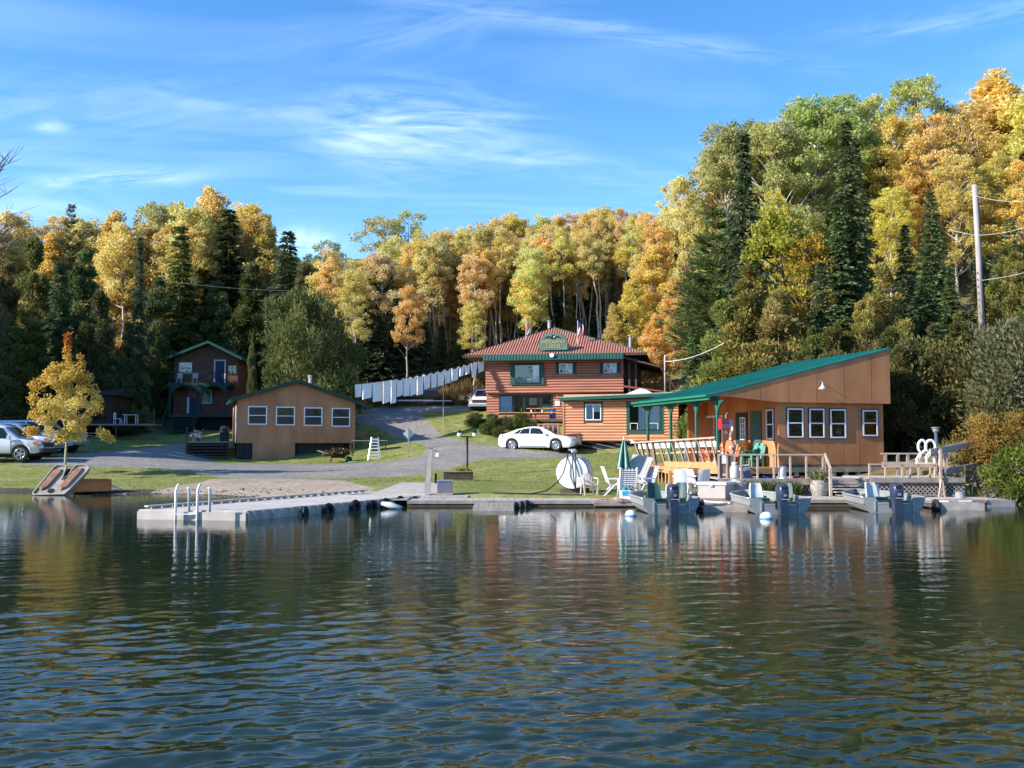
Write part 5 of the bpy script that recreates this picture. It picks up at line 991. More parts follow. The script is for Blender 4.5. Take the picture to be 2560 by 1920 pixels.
# raised kerb rail along the far left side
for i in range(26): a=p0+ud*(.3+LENP*1.18*(i+.3)/26); board(a,a+ud*.16,PZ,PZ+.055,.10,sid,'kerb_block',FACIA,pier)
board(p0+ud*.2,p0+ud*(LENP*1.22),PZ+.056,PZ+.10,.14,sid,'kerb_rail',PIERW,pier)
for i,(tx,tl) in enumerate([(680,'black tyre hung at the outer corner of the pier side'),(745,'black tyre low in the water second from the outer pier corner'),(820,'black tyre third from the outer corner of the pier'),(868,'black tyre in the middle of the pier side near the boot shaped float'),(905,'black tyre just right of the boot shaped float'),(946,'second black tyre from the inner end of the pier'),(987,'black tyre at the inner end of the pier')]):
    t=max(0,min(.97,((W2(tx,1290-(tx-617)*.085,0)-p1).dot(ud))/LENP)); a=p1+ud*(LENP*t)+sid*.13; add_tyre((a.x,a.y,.03+.03*(i%3)),math.atan2(ud.y,ud.x)+(.5 if i==0 else 0),tl)
fb=empty('float',tuple(p1+ud*LENP*.66+sid*.55),R(-20),'pale blue grey tapered float lying against the pier tyres','float'); MB().tube([(-.1,0,.17),(.2,0,.12),(.6,0,.04)],[.06,.11,.07],8).build('body',mat('grey_plastic',(.45,.50,.55),.4),fb,smooth=True)
# ladder on pier end
ld=empty('swim_ladder',tuple(p0+skew*.5),0,'white metal swim ladder with four tall rails at the pier end','ladder')
o=Vector(ld.location)
for (px,py,ex,base) in ((450,1211,0,1322),(504,1211,0,1322)):
    b=W2(px-3,1300,0)+outn*.12-o; tt=P(px+3,py,(b+o).y)-o; zt=tt.z
    MB().tube([(b.x,b.y,-.7),(b.x,b.y,zt-.18),(b.x+.03,b.y+.03,zt-.05),(b.x+.05,b.y+.08,zt)],.038,8).build('rail',BRWHITE,ld,smooth=True)
for (px,py) in ((472,1219),(524,1219)):
    b=W2(px,1280,PZ)-o; tt=P(px,py,(b+o).y)-o; MB().tube([(b.x,b.y,PZ),(b.x,b.y,tt.z-.06),(b.x-.02,b.y-.05,tt.z)],.036,8).build('rail',BRWHITE,ld,smooth=True)
b0=W2(447,1300,0)+outn*.12-o; b1=W2(501,1300,0)+outn*.12-o
for z in (.17,-.12,-.4): MB().bar((b0.x,b0.y,z),(b1.x,b1.y,z),.07,.03).build('step',BRWHITE,ld)
# main dock: strips with planks crossing
md=empty('main_dock',(0,0,0),0,'grey plank dock along the shore between the pier and the right bank','dock')
x0=(q1-Vector((0,0,0))).x+.4; 
def strip(xa,xb,ya,yb,z,n,m=WEATHL,face=True,f2=.15,par=md):
    planks(par,(xa,ya,0),(1,0,0),(0,1,0),xb-xa,yb-ya,z,n,m)
    if face:
        MB().box(xa,xb,ya-.045,ya-.002,z-.11,z-.005).build('face_board',WEATH,par); MB().box(xa,xb,ya-.01,ya+.03,z-.25,z-.115).build('face_board',WDARK,par)
        MB().box(xa+.02,xb-.02,ya+.06,ya+.12,-.1,z-.06).build('face_board',FACIA,par)
xa=x0-.2; xl1=P(1560,1250,32.6).x
strip(xa,xl1,33.0,34.5,.20,30)
strip(xl1-1.0,P(1600,1250,32.6).x,32.6,32.99,.16,6,WEATH); strip(P(1640,1250,33.9).x-1.4,P(1900,1250,33.9).x,33.3,35.2,.23,30)
strip(P(1905,1250,33.0).x,P(2160,1250,33).x,32.55,34.6,.26,22); strip(P(2162,1250,33.6).x,P(2330,1250,33).x,33.2,34.6,.25,14)
# right end dock, long wedge
a=W2(2300,1246,.27); 
strip(P(2330,1250,32.6).x+.002,P(2470,1250,32.6).x,32.75,34.2,.25,12)
k=MB(); xs_=P(2470,1250,32.7).x+.002; xe_=P(2538,1262,32.9).x; k.hexa([(xs_,32.75,0),(xe_,32.9,0),(xs_+.5,33.95,0),(xs_,34.1,0),(xs_,32.75,.25),(xe_,32.9,.2),(xs_+.5,33.95,.25),(xs_,34.1,.25)]); k.build('end_wedge',WEATHL,md)
# landing ramp from dock to gravel
rp_=empty('landing_ramp',(0,0,0),0,'pale grey landing ramp rising from the dock to the gravel','ramp')
c1_=W2(1003,1206,.52); c2_=W2(1122,1207,.52); c3_=W2(1110,1236,.26); c4_=W2(930,1234,.26)
for i in range(12):
    t0=i/12; t1=(i+.96)/12; A0=c4_.lerp(c1_,t0); A1=c4_.lerp(c1_,t1); B0=c3_.lerp(c2_,t0); B1=c3_.lerp(c2_,t1); dn=Vector((0,0,-.4)); MB().hexa([A0+dn,B0+dn,B1+dn,A1+dn,A0,B0,B1,A1]).build('slab',WEATHL,rp_)
# plank apron between pier, ramp and dock
ap=empty('dock_apron',(0,0,0),0,'wide plank apron where the pier meets the shore dock','dock'); e0=p0+ud*LENP; e1=q1+ud*1.0
aa=W2(925,1240,.24); n=26; xA=min(aa.x,e0.x)-.1; xB=c3_.x+.9
planks(ap,(xA,34.51,0),(1,0,0),(0,1,0),xB-xA,3.5,.235,n,WEATHL)
planks(ap,(xA+1.3,33.05,0),(1,0,0),(0,1,0),(xa-xA-1.3) if xa>xA+1.3 else .1,1.45,.24,6,WEATHL)
# small floats in front of the docks
def floatbox(px0,px1,yf,Y0,Y1,z,lab,n=8,m=WEATH,tyres=()):
    a=P(px0,1270,Y0); b=P(px1,1270,Y0); o=empty('dock_float',(a.x,Y0,0),0,lab,'float','low wooden floats moored by the docks'); w=b.x-a.x
    planks(o,(0,0,0),(1,0,0),(0,1,0),w,Y1-Y0,z,n,m); MB().box(0,w,-.04,-.001,-.05,z-.0).build('face_board',FACIA,o); MB().box(.04,w-.04,.03,Y1-Y0-.03,-.1,z-.045).build('float_body',WDARK,o); return o
floatbox(1182,1285,0,30.9,32.9,.13,'low wooden float left of the white tank with tyres at its end',8)
for i,x in enumerate((1290,1305,1318)): p=P(x,1270,31.0+.5*i); add_tyre((p.x,p.y+.9,-.02),R(80),['left black tyre on the low float beside the shore dock','middle black tyre on the low float beside the shore dock','right black tyre on the low float beside the shore dock'][i],group='tyres on the low float')
fo=floatbox(1758,1868,0,30.4,33.3,.16,'low slip float between the left and middle boats',9); MB().bar((.1,.1,.19),(1.2,1.6,.2),.12,.04).build('loose_board',PIERW,fo); MB().bar((.2,2.6,.2),(1.1,1.2,.2),.10,.04).build('loose_board',WHITE,fo)
fo=floatbox(2350,2460,0,31.2,32.7,.22,'pale slip float right of the right boat with coiled rope',9); k=MB(); k.tube([(.1,.5,.25),(.4,.3,.26),(.8,.5,.25),(1.2,.45,.26),(1.5,.8,.25)],.022,6); k.build('rope',WHITE,fo)
for i,(x,Y,l) in enumerate(((1754,31.2,'black tyre on the right side of the left boat'),(1876,31.0,'black tyre on the left side of the middle boat'),(2340,31.3,'black tyre in the dark gap right of the right boat'),(1885,30.9,'second black tyre beside the middle boat hull'))): p=P(x,1270,Y); add_tyre((p.x,Y,.1),R(90),l,group='tyres beside the boats')
MB_=MB
# ------------------------------------------------------------ lower deck with railing, stairs and lattice
YD=35.0; zD=P(1600+0,1197,YD).z
LDk=empty('lower_deck',(0,0,0),0,'lower timber deck with a thin pale railing above white lattice','deck')
dx0=P(1797,1190,YD).x; dx1=P(2060,1190,YD).x; dx2=P(2412,1190,YD).x
def planks2(xa,xb,ya,yb,z,n,m,par): planks(par,(xa,ya,0),(1,0,0),(0,1,0),xb-xa,yb-ya,z,n,m)
planks2(dx0,dx1,YD,YD+2.4,zD,26,WEATHL,LDk); planks2(dx1+.002,P(2160,1190,YD).x,YD,YD+2.0,zD-.0,9,WEATHL,LDk); planks2(P(2162,1190,YD).x,dx2,YD-.0,YD+2.4,zD+.03,22,WEATHL,LDk)
MB().box(dx0,dx1,YD-.05,YD-.002,zD-.2,zD-.0).build('face_board',WEATH,LDk)
MB().box(P(2175,1190,YD).x,dx2,YD-.05,YD-.002,zD-.13,zD+.03).build('face_board',WEATH,LDk)
zrail=P(1900,1135,YD).z
def bal(px0,px1,posts_,zb,zt,Y=YD,par=LDk,m=RAILW,th=.06):
    a=P(px0,1190,Y).x; b=P(px1,1190,Y).x; MB().box(a,b,Y-.05,Y+.04,zt-.05,zt).build('top_rail',m,par)
    for q in posts_: x=P(q,1190,Y).x; MB().box(x-th/2,x+th/2,Y-.03,Y+.03,zb,zt-.051).build('rail_post',m,par)
bal(1800,2064,(1818,1853,1894,1935,1976,2016,2058),zD,zrail)
# stair with sloping handrails
for k_,z in enumerate(np.linspace(.34,zD-.12,5)): y=YD-.25-.0-(4-k_)*.20; MB().box(P(2079,1240,34.5).x,P(2178,1240,34.5).x,y-.13,y+.13,z-.035,z).build('stair_tread',WEATHL,LDk)
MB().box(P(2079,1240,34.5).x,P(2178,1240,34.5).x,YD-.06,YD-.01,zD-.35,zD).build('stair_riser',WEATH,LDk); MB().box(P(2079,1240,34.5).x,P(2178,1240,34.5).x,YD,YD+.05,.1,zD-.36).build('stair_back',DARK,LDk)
k=MB(); xh=P(2063,1190,YD).x; k.bar((xh,YD,zrail-.02),(P(2074,1190,34).x,YD-1.15,zrail-.52),.05,.12); k.build('handrail',RAILW,LDk); MB().box(xh-.05,xh+.03,YD-.02,YD+.06,.3,zrail-.05).build('newel_post',RAILW,LDk); MB().box(P(2072,1190,34).x-.04,P(2072,1190,34).x+.05,YD-1.2,YD-1.1,.28,zrail-.5).build('newel_post',RAILW,LDk)
# right low railing
zt2=P(2200,1159,YD).z; bal(2172,2345,(2174,2214,2256,2297,2338),zD+.03,zt2)
k=MB(); k.box(P(2262,1190,YD).x,P(2325,1190,YD).x,YD+.3,YD+.36,zt2-.15,zt2-.1); k.build('inner_rail',RAILW,LDk)
for q in (2275,2325): x=P(q,1190,YD+.3).x; MB().bar((x,YD+.3,zD+.03),(x+.03,YD+.33,zt2-.15),.05).build('inner_post',RAILW,LDk)
# back rail with cross members
YB=37.6; zb1=P(2300,1136,YB).z; bx0=P(2205,1190,YB).x; bx1=P(2400,1190,YB).x
MB().box(bx0,bx1,YB,YB+.08,zb1,zb1+.06).build('back_rail',RAILW,LDk); MB().box(bx0,bx1,YB-.03,YB-.0,zb1-.5,zb1-.28).build('back_board',RAILW,LDk)
for q in (2212,2243,2268,2300,2335,2370): x=P(q,1190,YB).x; MB().box(x,x+.1,YB,YB+.07,zD,zb1).build('back_post',WEATH,LDk)
MB().box(bx0,bx1,YB+.01,YB+.05,zD-.5,zD).build('joist',WDARK,LDk)
# lattice panels
LAT=mat('lattice_wood',(.33,.28,.25),.85,0,.15,5)
def lattice(x0,x1,Y,z0,z1,par):
    mb=MB(); s=.16; H=z1-z0; n=int((x1-x0+H)/s)+1
    for i in range(n):
        for sg in (1,-1):
            a0=x0-H+i*s if sg==1 else x0+i*s; pts=[]
            # clip line x=a0+sg*t , z=z0+t
            t0,t1=0,H
            if sg==1: t0=max(t0,x0-a0); t1=min(t1,x1-a0)
            else: t0=max(t0,a0-x1); t1=min(t1,a0-x0)
            if t1-t0>.05: mb.bar((a0+sg*t0,Y+(.012 if sg>0 else 0),z0+t0),(a0+sg*t1,Y+(.012 if sg>0 else 0),z0+t1),.045,.010,up=(0,1,0))
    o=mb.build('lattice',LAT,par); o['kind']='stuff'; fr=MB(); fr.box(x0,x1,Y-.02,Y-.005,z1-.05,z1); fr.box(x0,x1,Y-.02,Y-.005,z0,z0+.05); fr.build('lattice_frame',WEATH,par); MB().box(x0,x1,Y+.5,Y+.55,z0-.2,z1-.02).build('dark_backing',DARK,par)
zl0=.24
lattice(P(1880,1190,YD+.1).x,P(2060,1190,YD+.1).x,YD+.06,zl0,zD-.21,LDk); lattice(P(2180,1190,YD+.1).x,dx2,YD+.03,zl0,zD-.14,LDk)
# gangway rails climbing to the right
gw=empty('hillside_ramp',(0,0,0),0,'weathered ramp boards climbing to the right behind the lattice','ramp')
Yg=35.6
def gb(x0,y0,x1,y1,Ya,Yb,w,nm,m=WEATHL,th=.06): a=P(*cc(8,x0,y0),Ya); b=P(*cc(8,x1,y1),Yb); MB().bar(a,b,th,w).build(nm,m,gw)
gb(1030,350,1700,225,35.0,37.5,.20,'upper_handrail'); gb(1030,395,1600,262,35.4,37.8,.08,'upper_handrail',WEATH)
gb(1110,625,2010,445,35.2,38.0,.22,'ramp_board'); gb(1200,660,1990,500,36.4,39.0,.14,'ramp_board',WEATH)
for x,y0_,y1_,Y in ((1165,310,930,34.9),(1150,330,900,35.1),(1215,360,700,35.4),(1240,350,640,35.6)): a=P(*cc(8,x,y0_),Y); b=P(*cc(8,x,y1_),Y); MB().bar(b,a,.07).build('ramp_post',RAILW,gw)
for (x0,y0_,x1,y1_) in ((1175,700,1140,925),(1185,710,1218,920)): a=P(*cc(8,x0,y0_),34.7); b=P(*cc(8,x1,y1_),34.6); MB().bar(b,a,.05).build('leaning_stake',RAILW,gw)
gb(1100,480,1110,640,35.3,35.3,.08,'ramp_post',RAILW); gb(1690,560,1790,720,36.5,36.3,.03,'bent_pipe',DKMETAL,.03)
# hoops of the removed ladder
hp=empty('ladder_hoops',(0,0,0),0,'pair of white hooped swim ladder rails standing on the right deck','ladder')
for cx_,w_ in ((932,50),(1035,62)):
    pts=[P(*cc(8,cx_-60,430),36.2),P(*cc(8,cx_-15,350),36.2)]+[P(*cc(8,cx_+w_*math.cos(t),282-78*math.sin(t)),36.2) for t in np.linspace(3.9,-.7,14)]+[P(*cc(8,cx_-10,365),36.2),P(*cc(8,cx_-40,440),36.2)]
    MB().tube(pts,.05,8).build('hoop',BRWHITE,hp,smooth=True)
a=P(*cc(8,850,500),36.15); b=P(*cc(8,1090,500),36.15); MB().bar(a,b,.07).build('crosspiece',BRWHITE,hp)
for x in (860,980,1080): MB().bar(P(*cc(8,x,430),36.15),P(*cc(8,x+15,520),36.15),.06).build('leg',BRWHITE,hp)
p=P(*cc(8,1110,300),36.8); vp=empty('vent_pipe',(p.x,36.8,zD),0,'grey blue pipe lamp with a flat cap behind the white hoops','lamp'); zt_=P(*cc(8,1105,110),36.8).z-zD; MB().lathe([(.06,0),(.06,zt_)],12).build('pipe',mat('blue_grey_pipe',(.08,.09,.15),.5),vp,smooth=True); MB().lathe([(.07,zt_),(.12,zt_+.06),(.12,zt_+.16),(.16,zt_+.17),(.16,zt_+.21)],14).build('cap',mat('grey_cap',(.20,.21,.24),.5),vp)
# rocks on the bank
ROCK=mat('bank_rock',(.17,.14,.11),.9,0,.3,3,.6,8)
def rock(x,y,z,s,lab,seed,group='rocks on the right bank'):
    r=np.random.RandomState(seed); import bmesh
    bm=bmesh.new(); bmesh.ops.create_icosphere(bm,subdivisions=2,radius=1); 
    for v in bm.verts: q=1+.25*r.normal()*.6; v.co=Vector((v.co.x*s*1.3*q,v.co.y*s*q,v.co.z*s*.6*q))
    me=bpy.data.meshes.new('rock'); bm.to_mesh(me); bm.free(); me.materials.append(ROCK); o=link('rock',me,None,(x,y,z),(0,0,seed)); tag(o,lab,'rock',group)
rr=random.Random(3)
RL=['at the waterline beside the lattice','under the dark ledge','below the straw coloured bush','beside the upturned bucket','near the right dock end']
for i in range(22):
    px=rr.uniform(2418,2560); Y=rr.uniform(34.0,37.4); p=P(px,1200,Y); rock(p.x,Y,tz(p.x,Y)+.03,rr.uniform(.15,.45),'brown layered rock on the steep bank right of the lattice',i)
bk=empty('upturned_bucket',tuple(W2(2400,1245,.26)),0,'small grey upturned bucket at the right end of the lattice','bucket'); MB().lathe([(.17,0),(.145,.2),(.13,.21)],12).build('bucket_body',mat('grey_bucket',(.28,.28,.30),.6),bk)
# ------------------------------------------------------------ porch railing that leans out with slanted balusters
lr=empty('slanted_railing',(0,0,0),0,'pale railing with slanted balusters lying along the cedar porch deck','railing')
A0=P(*cc(4,305,265),42.5); A1=P(*cc(4,1140,212),36.6); B0=P(*cc(4,385,372),42.5); B1=P(*cc(4,1190,347),36.7); C0=P(*cc(4,540,455),42.3); C1=P(*cc(4,1180,490),36.9)
MB().bar(A0,A1,.07,.06).build('top_rail',RAILW,lr); MB().bar(P(*cc(4,530,370),42.3),P(*cc(4,1190,348),36.8),.05,.06).build('middle_rail',RAILW,lr)
xsT=[340,395,450,510,575,632,695,757,820,885,952,1020,1085]; xsB=[385,425,475,540,640,700,765,835,890,955,1030,1095,1150]
for i,(a,b) in enumerate(zip(xsT,xsB)):
    t=(a-305)/(1140-305); Ya=42.5+(36.6-42.5)*t; ya=265-53*t; zb_=390 if i<3 else 480+6*(i/12); 
    MB().bar(P(*cc(4,a,ya),Ya),P(*cc(4,b,zb_),Ya-.05),.075,.05).build('baluster',RAILW,lr)
    MB().bar(P(*cc(4,a+13,ya+4),Ya+.06),P(*cc(4,b+13,zb_),Ya+.01),.09,.03).build('baluster_back',mat('red_brown_wood',(.16,.075,.055),.8,0,.2),lr)
MB().bar(P(*cc(4,300,235),43),P(*cc(4,360,275),42.5),.06).build('stray_board',WHITE,lr)
# beams of the wheelchair ramp under the railing
wr=empty('access_ramp',(0,0,0),0,'new orange cedar ramp with stringers below the slanted railing','ramp')
def wb(x0,y0,x1,y1,Ya,Yb,w,nm,m=CEDARW,th=.05,k=4): MB().bar(P(*cc(k,x0,y0),Ya),P(*cc(k,x1,y1),Yb),th,w).build(nm,m,wr)
wb(640,478,1178,488,40.5,36.9,.24,'stringer'); wb(520,515,1170,520,41,36.8,.08,'stringer'); wb(640,545,1170,548,40,36.7,.16,'stringer')
for x in (515,545,580,610,640): wb(x,500,x,545,40.5,40.5,.06,'skirt_slat')
wb(690,540,690,690,38,38,.28,'support_post',m=CEDARW,th=.1)
wb(385,300,1160,275,44.6,41,.22,'white_rail',m=WHITE); wb(420,372,860,352,44.8,43.5,.06,'lower_rail',m=RAILW)
# ------------------------------------------------------------ things on the decks
def at(px,py,Y,z=None): p=P(px,py,Y); return (p.x,p.y,p.z if z is None else z)
def chair_mono(name,loc,rz,lab,m,group='white moulded chairs by the boats',tall=.9,slats=0,cat='chair',w=.56):
    o=empty(name,loc,rz,lab,cat,group)  # faces -y
    st_=MB(); st_.grid([[(-w/2+w*i/6,y,.40-.03*math.sin(math.pi*i/6)+zz) for i in range(7)] for y,zz in ((-.26,.01),(-.2,.03),(0,.0),(.2,-.04))]); st_.grid([[(-w/2+w*i/6,y,.37+zz) for i in range(7)] for y,zz in ((-.26,.01),(.2,-.04))]); st_.build('seat',m,o,smooth=True)
    if slats:
        for i in range(slats):
            t=(i+.5)/slats-.5; x=t*w*.95; h=tall-.22*abs(t*2)**2; k=MB(); k.hexa([(x-.035,.18,.38),(x+.035,.18,.38),(x+.035,.21,.38),(x-.035,.21,.38),(x*1.15-.042,.40,h),(x*1.15+.042,.40,h),(x*1.15+.042,.43,h),(x*1.15-.042,.43,h)]); k.build('back_slat',m,o)
    else:
        rows=[]
        for j in range(7):
            t=j/6; hw=w/2*(1-.12*t-.35*max(0,t-.7)**1.0); rows.append([(-hw+2*hw*i/6,.19+.16*t+.05*math.sin(math.pi*i/6),.38+(tall-.38)*t) for i in range(7)])
        b_=MB(); b_.grid(rows); b_.grid([[(x,y+.02,z) for x,y,z in r] for r in rows]); b_.build('backrest',m,o,smooth=True)
    for s in (-1,1):
        MB().bar((s*(w/2-.03),-.22,0),(s*(w/2+.02),-.24,.60),.05,.06).build('leg',m,o); MB().bar((s*(w/2-.02),.30,0),(s*(w/2-.03),.18,.42),.05,.06).build('leg',m,o)
        MB().bar((s*(w/2+.02),-.28,.62),(s*(w/2+.01),.24,.64),.08,.03).build('armrest',m,o)
    return o
BEIGE=mat('beige_plastic',(.62,.52,.47),.5,0,.06)
g_=.235
p=W2(1360+835/7.373,1080+1180/7.373,g_); chair_mono('adirondack_chair',(p.x,p.y,g_),R(12),'beige slat back lawn chair at the foot of the white tank',BEIGE,'lawn chairs on the dock',.80,7,w=.50)
# white sling chairs
def sling(loc,rz,lab,stripe,grp='lawn chairs on the dock',webb=False):
    o=empty('lawn_chair',loc,rz,lab,'chair',grp); WM=mat('white_tube',(.80,.78,.78),.4,0,.04)
    for s in (-1,1):
        x=s*.28; MB().tube([(x,-.42,.02),(x,-.18,.42),(x,.22,.40),(x,.45,1.05)],.028,7).build('side_frame',WM,o,smooth=True); MB().tube([(x,-.30,.62),(x,.28,.62)],.03,7).build('armrest',WM,o); MB().tube([(x,.42,.02),(x,.05,.40),(x,-.30,.62)],.026,7).build('leg',WM,o,smooth=True)
    n=9
    for i in range(n):
        m=stripe if i%2 else WM; x0=-.26+.52*i/n; x1=-.26+.52*(i+1)/n-.004
        k=MB(); k.grid([[(x0,y,z),(x1,y,z)] for y,z in ((-.18,.42),(-.05,.36),(.12,.36),(.22,.41))]); k.build('seat_strap',m,o); k=MB(); k.grid([[(x0,y,z),(x1,y,z)] for y,z in ((.22,.42),(.32,.7),(.44,1.03))]); k.build('back_strap',m,o)
    if webb:
        for j in range(8): z=.45+.07*j; y=.235+(.44-.22)*(z-.42)/.61; k=MB(); k.box(-.27,.27,y-.012,y+.012,z,z+.035); k.build('cross_strap',WM,o)
    return o
LG=mat('pale_green_sling',(.35,.42,.36),.7); BLUE=mat('blue_stripe',(.10,.16,.42),.7); DG=mat('dark_green_webbing',(.03,.08,.07),.7)
p=W2(1360+1190/7.373,1080+1190/7.373,g_); sling((p.x+.25,p.y+.2,g_),R(92),'white tube frame lawn chair seen from the side facing the umbrella',LG)
p=W2(1360+1530/7.373,1080+1215/7.373,g_); sling((p.x,p.y-.1,g_),R(181),'folding chair with white and dark checked webbing seen from behind',DG,webb=True)
p=W2(1360+1800/7.373,1080+1180/7.373,g_); sling((p.x+.1,p.y+.1,g_),R(-62),'blue and white striped lawn chair under the slatted panel',BLUE)
jg=empty('jerrican',tuple(W2(1360+1510/7.373,1080+1255/7.373,g_)),0,'light blue and white jug on the dock edge','jug'); k=MB().box(-.16,.16,-.09,.09,0,.32).build('jug_body',WHITE,jg); MB().tube([(-.1,0,.32),(-.08,0,.44),(.08,0,.44),(.1,0,.32)],.025,6).build('handle',mat('cyan_plastic',(.05,.42,.65),.4),jg); MB().box(-.13,.13,-.1,-.091,.16,.30).build('label_panel',mat('cyan_plastic',(.05,.42,.65)),jg)
tw=MB(); rr=random.Random(9)
def cloth(px,py,w,m,lab,seed):
    p=W2(px,py,g_); r=np.random.RandomState(seed); rows=[]
    for j in range(6): rows.append([( -w/2+w*i/10,.07*j-.18+.03*math.sin(i*1.7+seed),.02+.05*abs(math.sin(i*1.1+j*.9+seed))*math.sin(math.pi*i/10)) for i in range(11)])
    o=MB().grid(rows).build('towel',m,None,(p.x,p.y,g_),smooth=True); tag(o,lab,'towel')
cloth(1512,1252,.62,mat('pink_cloth',(.60,.10,.14),.9),'crumpled pink towel on the dock edge',1); cloth(1552,1250,.5,mat('orange_cloth',(.70,.22,.12),.9),'orange towel next to the light blue jug',2)
# umbrella, closed
p=P(1360+1475/7.373,1080+680/7.373,35.2); um=empty('closed_umbrella',(p.x,35.2,.24),0,'closed green striped patio umbrella beside the slatted panel','umbrella')
zt_=P(1558,1095,35.2).z-.24; zb_=P(1558,1171,35.2).z-.24
MB().tube([(0,0,0),(0,0,zt_+.05)],.025,7).build('pole',WHITE,um); n=20
SM=[mat('umbrella_green',(.008,.075,.055),.8,0,.1),mat('umbrella_stripe',(.30,.48,.42),.8)]
for q in range(n):
    k=MB(); rows=[]
    for j in range(8):
        t=j/7; r0=.035+.20*t**.8; rows.append([((r0*(1+.22*math.sin(5*a)))*math.cos(a),(r0*(1+.22*math.sin(5*a)))*math.sin(a),zt_-.06-(zt_-zb_-.06)*t) for a in (2*math.pi*(q+s/3)/n for s in range(4))])
    k.grid(rows); k.build('canopy_fold',SM[1] if q%5==0 else SM[0],um,smooth=True)
# slatted leaning panel
p0_=P(*cc(7,1640,405),35.6); p1_=P(*cc(7,2020,475),35.3); p2_=P(*cc(7,1820,960),34.9); p3_=P(*cc(7,1500,700),35.1)
sp_=empty('slatted_panel',(0,0,0),0,'big bleached slatted board panel tilted behind the lawn chairs','panel'); n=8; th=Vector((.01,.05,-.01))
p3_=P(*cc(7,1490,850),35.1)
for i in range(n): a=p0_.lerp(p1_,i/n); b=p0_.lerp(p1_,(i+.94)/n); c=p3_.lerp(p2_,(i+.94)/n); d=p3_.lerp(p3_.lerp(p2_,1),i/n); MB().hexa([d,c,c+th,d+th,a,b,b+th,a+th]).build('slat',PIERW,sp_)
k=MB(); k.bar(p0_+Vector((.1,.08,-.2)),p1_+Vector((-.1,.08,-.2)),.06); k.bar(p3_+Vector((.1,.08,.2)),p2_+Vector((-.1,.08,.2)),.06); k.bar(p1_+Vector((-.3,.1,-.2)),(p1_.x+.1,36.1,.25),.07); k.bar(p0_+Vector((.3,.1,-.2)),(p0_.x+.3,36.5,.25),.07); k.bar(p3_+Vector((.1,.08,0)),(p3_.x+.1,35.2,.24),.07); k.bar(p2_+Vector((-.1,.08,0)),(p2_.x-.1,34.8,.24),.07); k.build('frame',WEATH,sp_)
# round white tank with hoses
c=P(1360+515/7.373,1080+750/7.373,36.3); RT=((840-215)/7.373)/2/FP*36.3*.95; tk=empty('fuel_tank',(c.x,36.3,tz(c.x,36.5)),R(-13),'round white end of a big horizontal fuel tank with hoses','tank'); zc=c.z-tk.location.z
MB().lathe([(.01,-.05),(RT*.6,-.035),(RT*.985,.0)],40,(0,0,zc),ax='y').build('tank_end',mat('tank_white',(.72,.74,.76),.45,0,.05,2),tk)
prof=[(RT*.985,.001),(RT,.03),(RT,1.3),(RT*.9,1.36),(.01,1.38)]
MB().lathe(prof,40,(0,0,zc),ax='y').build('tank_shell',mat('tank_white',(.72,.74,.76),.45,0,.05,2),tk,smooth=True)
MB().lathe([(RT+.012,.06),(RT+.012,.14)],40,(0,0,zc),ax='y').build('rim_band',BLACK,tk)
for y in (.2,1.0): MB().box(-RT*.8,RT*.8,y,y+.12,-.05,.16).build('cradle',WDARK,tk)
hd=MB(); hd.lathe([(.06,0),(.06,.14),(.11,.15),(.11,.24)],10,(.05,.15,zc+RT)); hd.bar((-.15,.15,zc+RT+.24),(.12,.15,zc+RT+.24),.07,.07); hd.build('pump_head',METAL,tk)
def hose(pts,nm='hose'): MB().tube(pts,.022,6).build(nm,BLACK,tk,smooth=True)
h0=zc+RT+.15
hose([(-.16,.1,h0),(-.19,-.14,zc+RT*.6),(-.28,-.2,zc),(-.45,-.4,.45),(-.75,-1.0,.15),(-1.2,-1.6,.06),(-2.6,-1.5,.08)]); hose([(.03,.05,h0),(.04,-.14,zc+RT*.5),(.10,-.18,zc-.2),(.14,-.25,.3),(.2,-.4,.1)]); hose([(.12,.05,h0),(.16,-.14,zc+RT*.5),(.18,-.18,zc-.1),(.16,-.22,zc-RT)])
hose([(-2.6,-1.5,.08),(-1.9,-1.45,.06),(-1.0,-1.5,.05),(.1,-1.6,.05),(.6,-1.5,.05)])
# storage box
p=W2(1500+1070/3.95,1040+815/3.95,.25); sb=empty('deck_box',(p.x+.38,p.y+.45,.24),R(-33),'big beige plastic storage box on the dock behind the left boat','storage box'); zt_=P(1500+1170/3.95,1040+655/3.95,34.5).z-.24
GB=mat('beige_box',(.40,.37,.35),.5,0,.05); MB().box(-.55,.42,-.3,.55,0,zt_-.05).build('box_body',GB,sb,bevel=.02); MB().box(-.6,.47,-.34,.59,zt_-.05,zt_+.05).build('lid',mat('pale_lid',(.58,.54,.52),.5),sb,bevel=.02)
MB().box(-.12,.0,-.36,-.341,zt_-.10,zt_-.02).build('latch',METAL,sb)
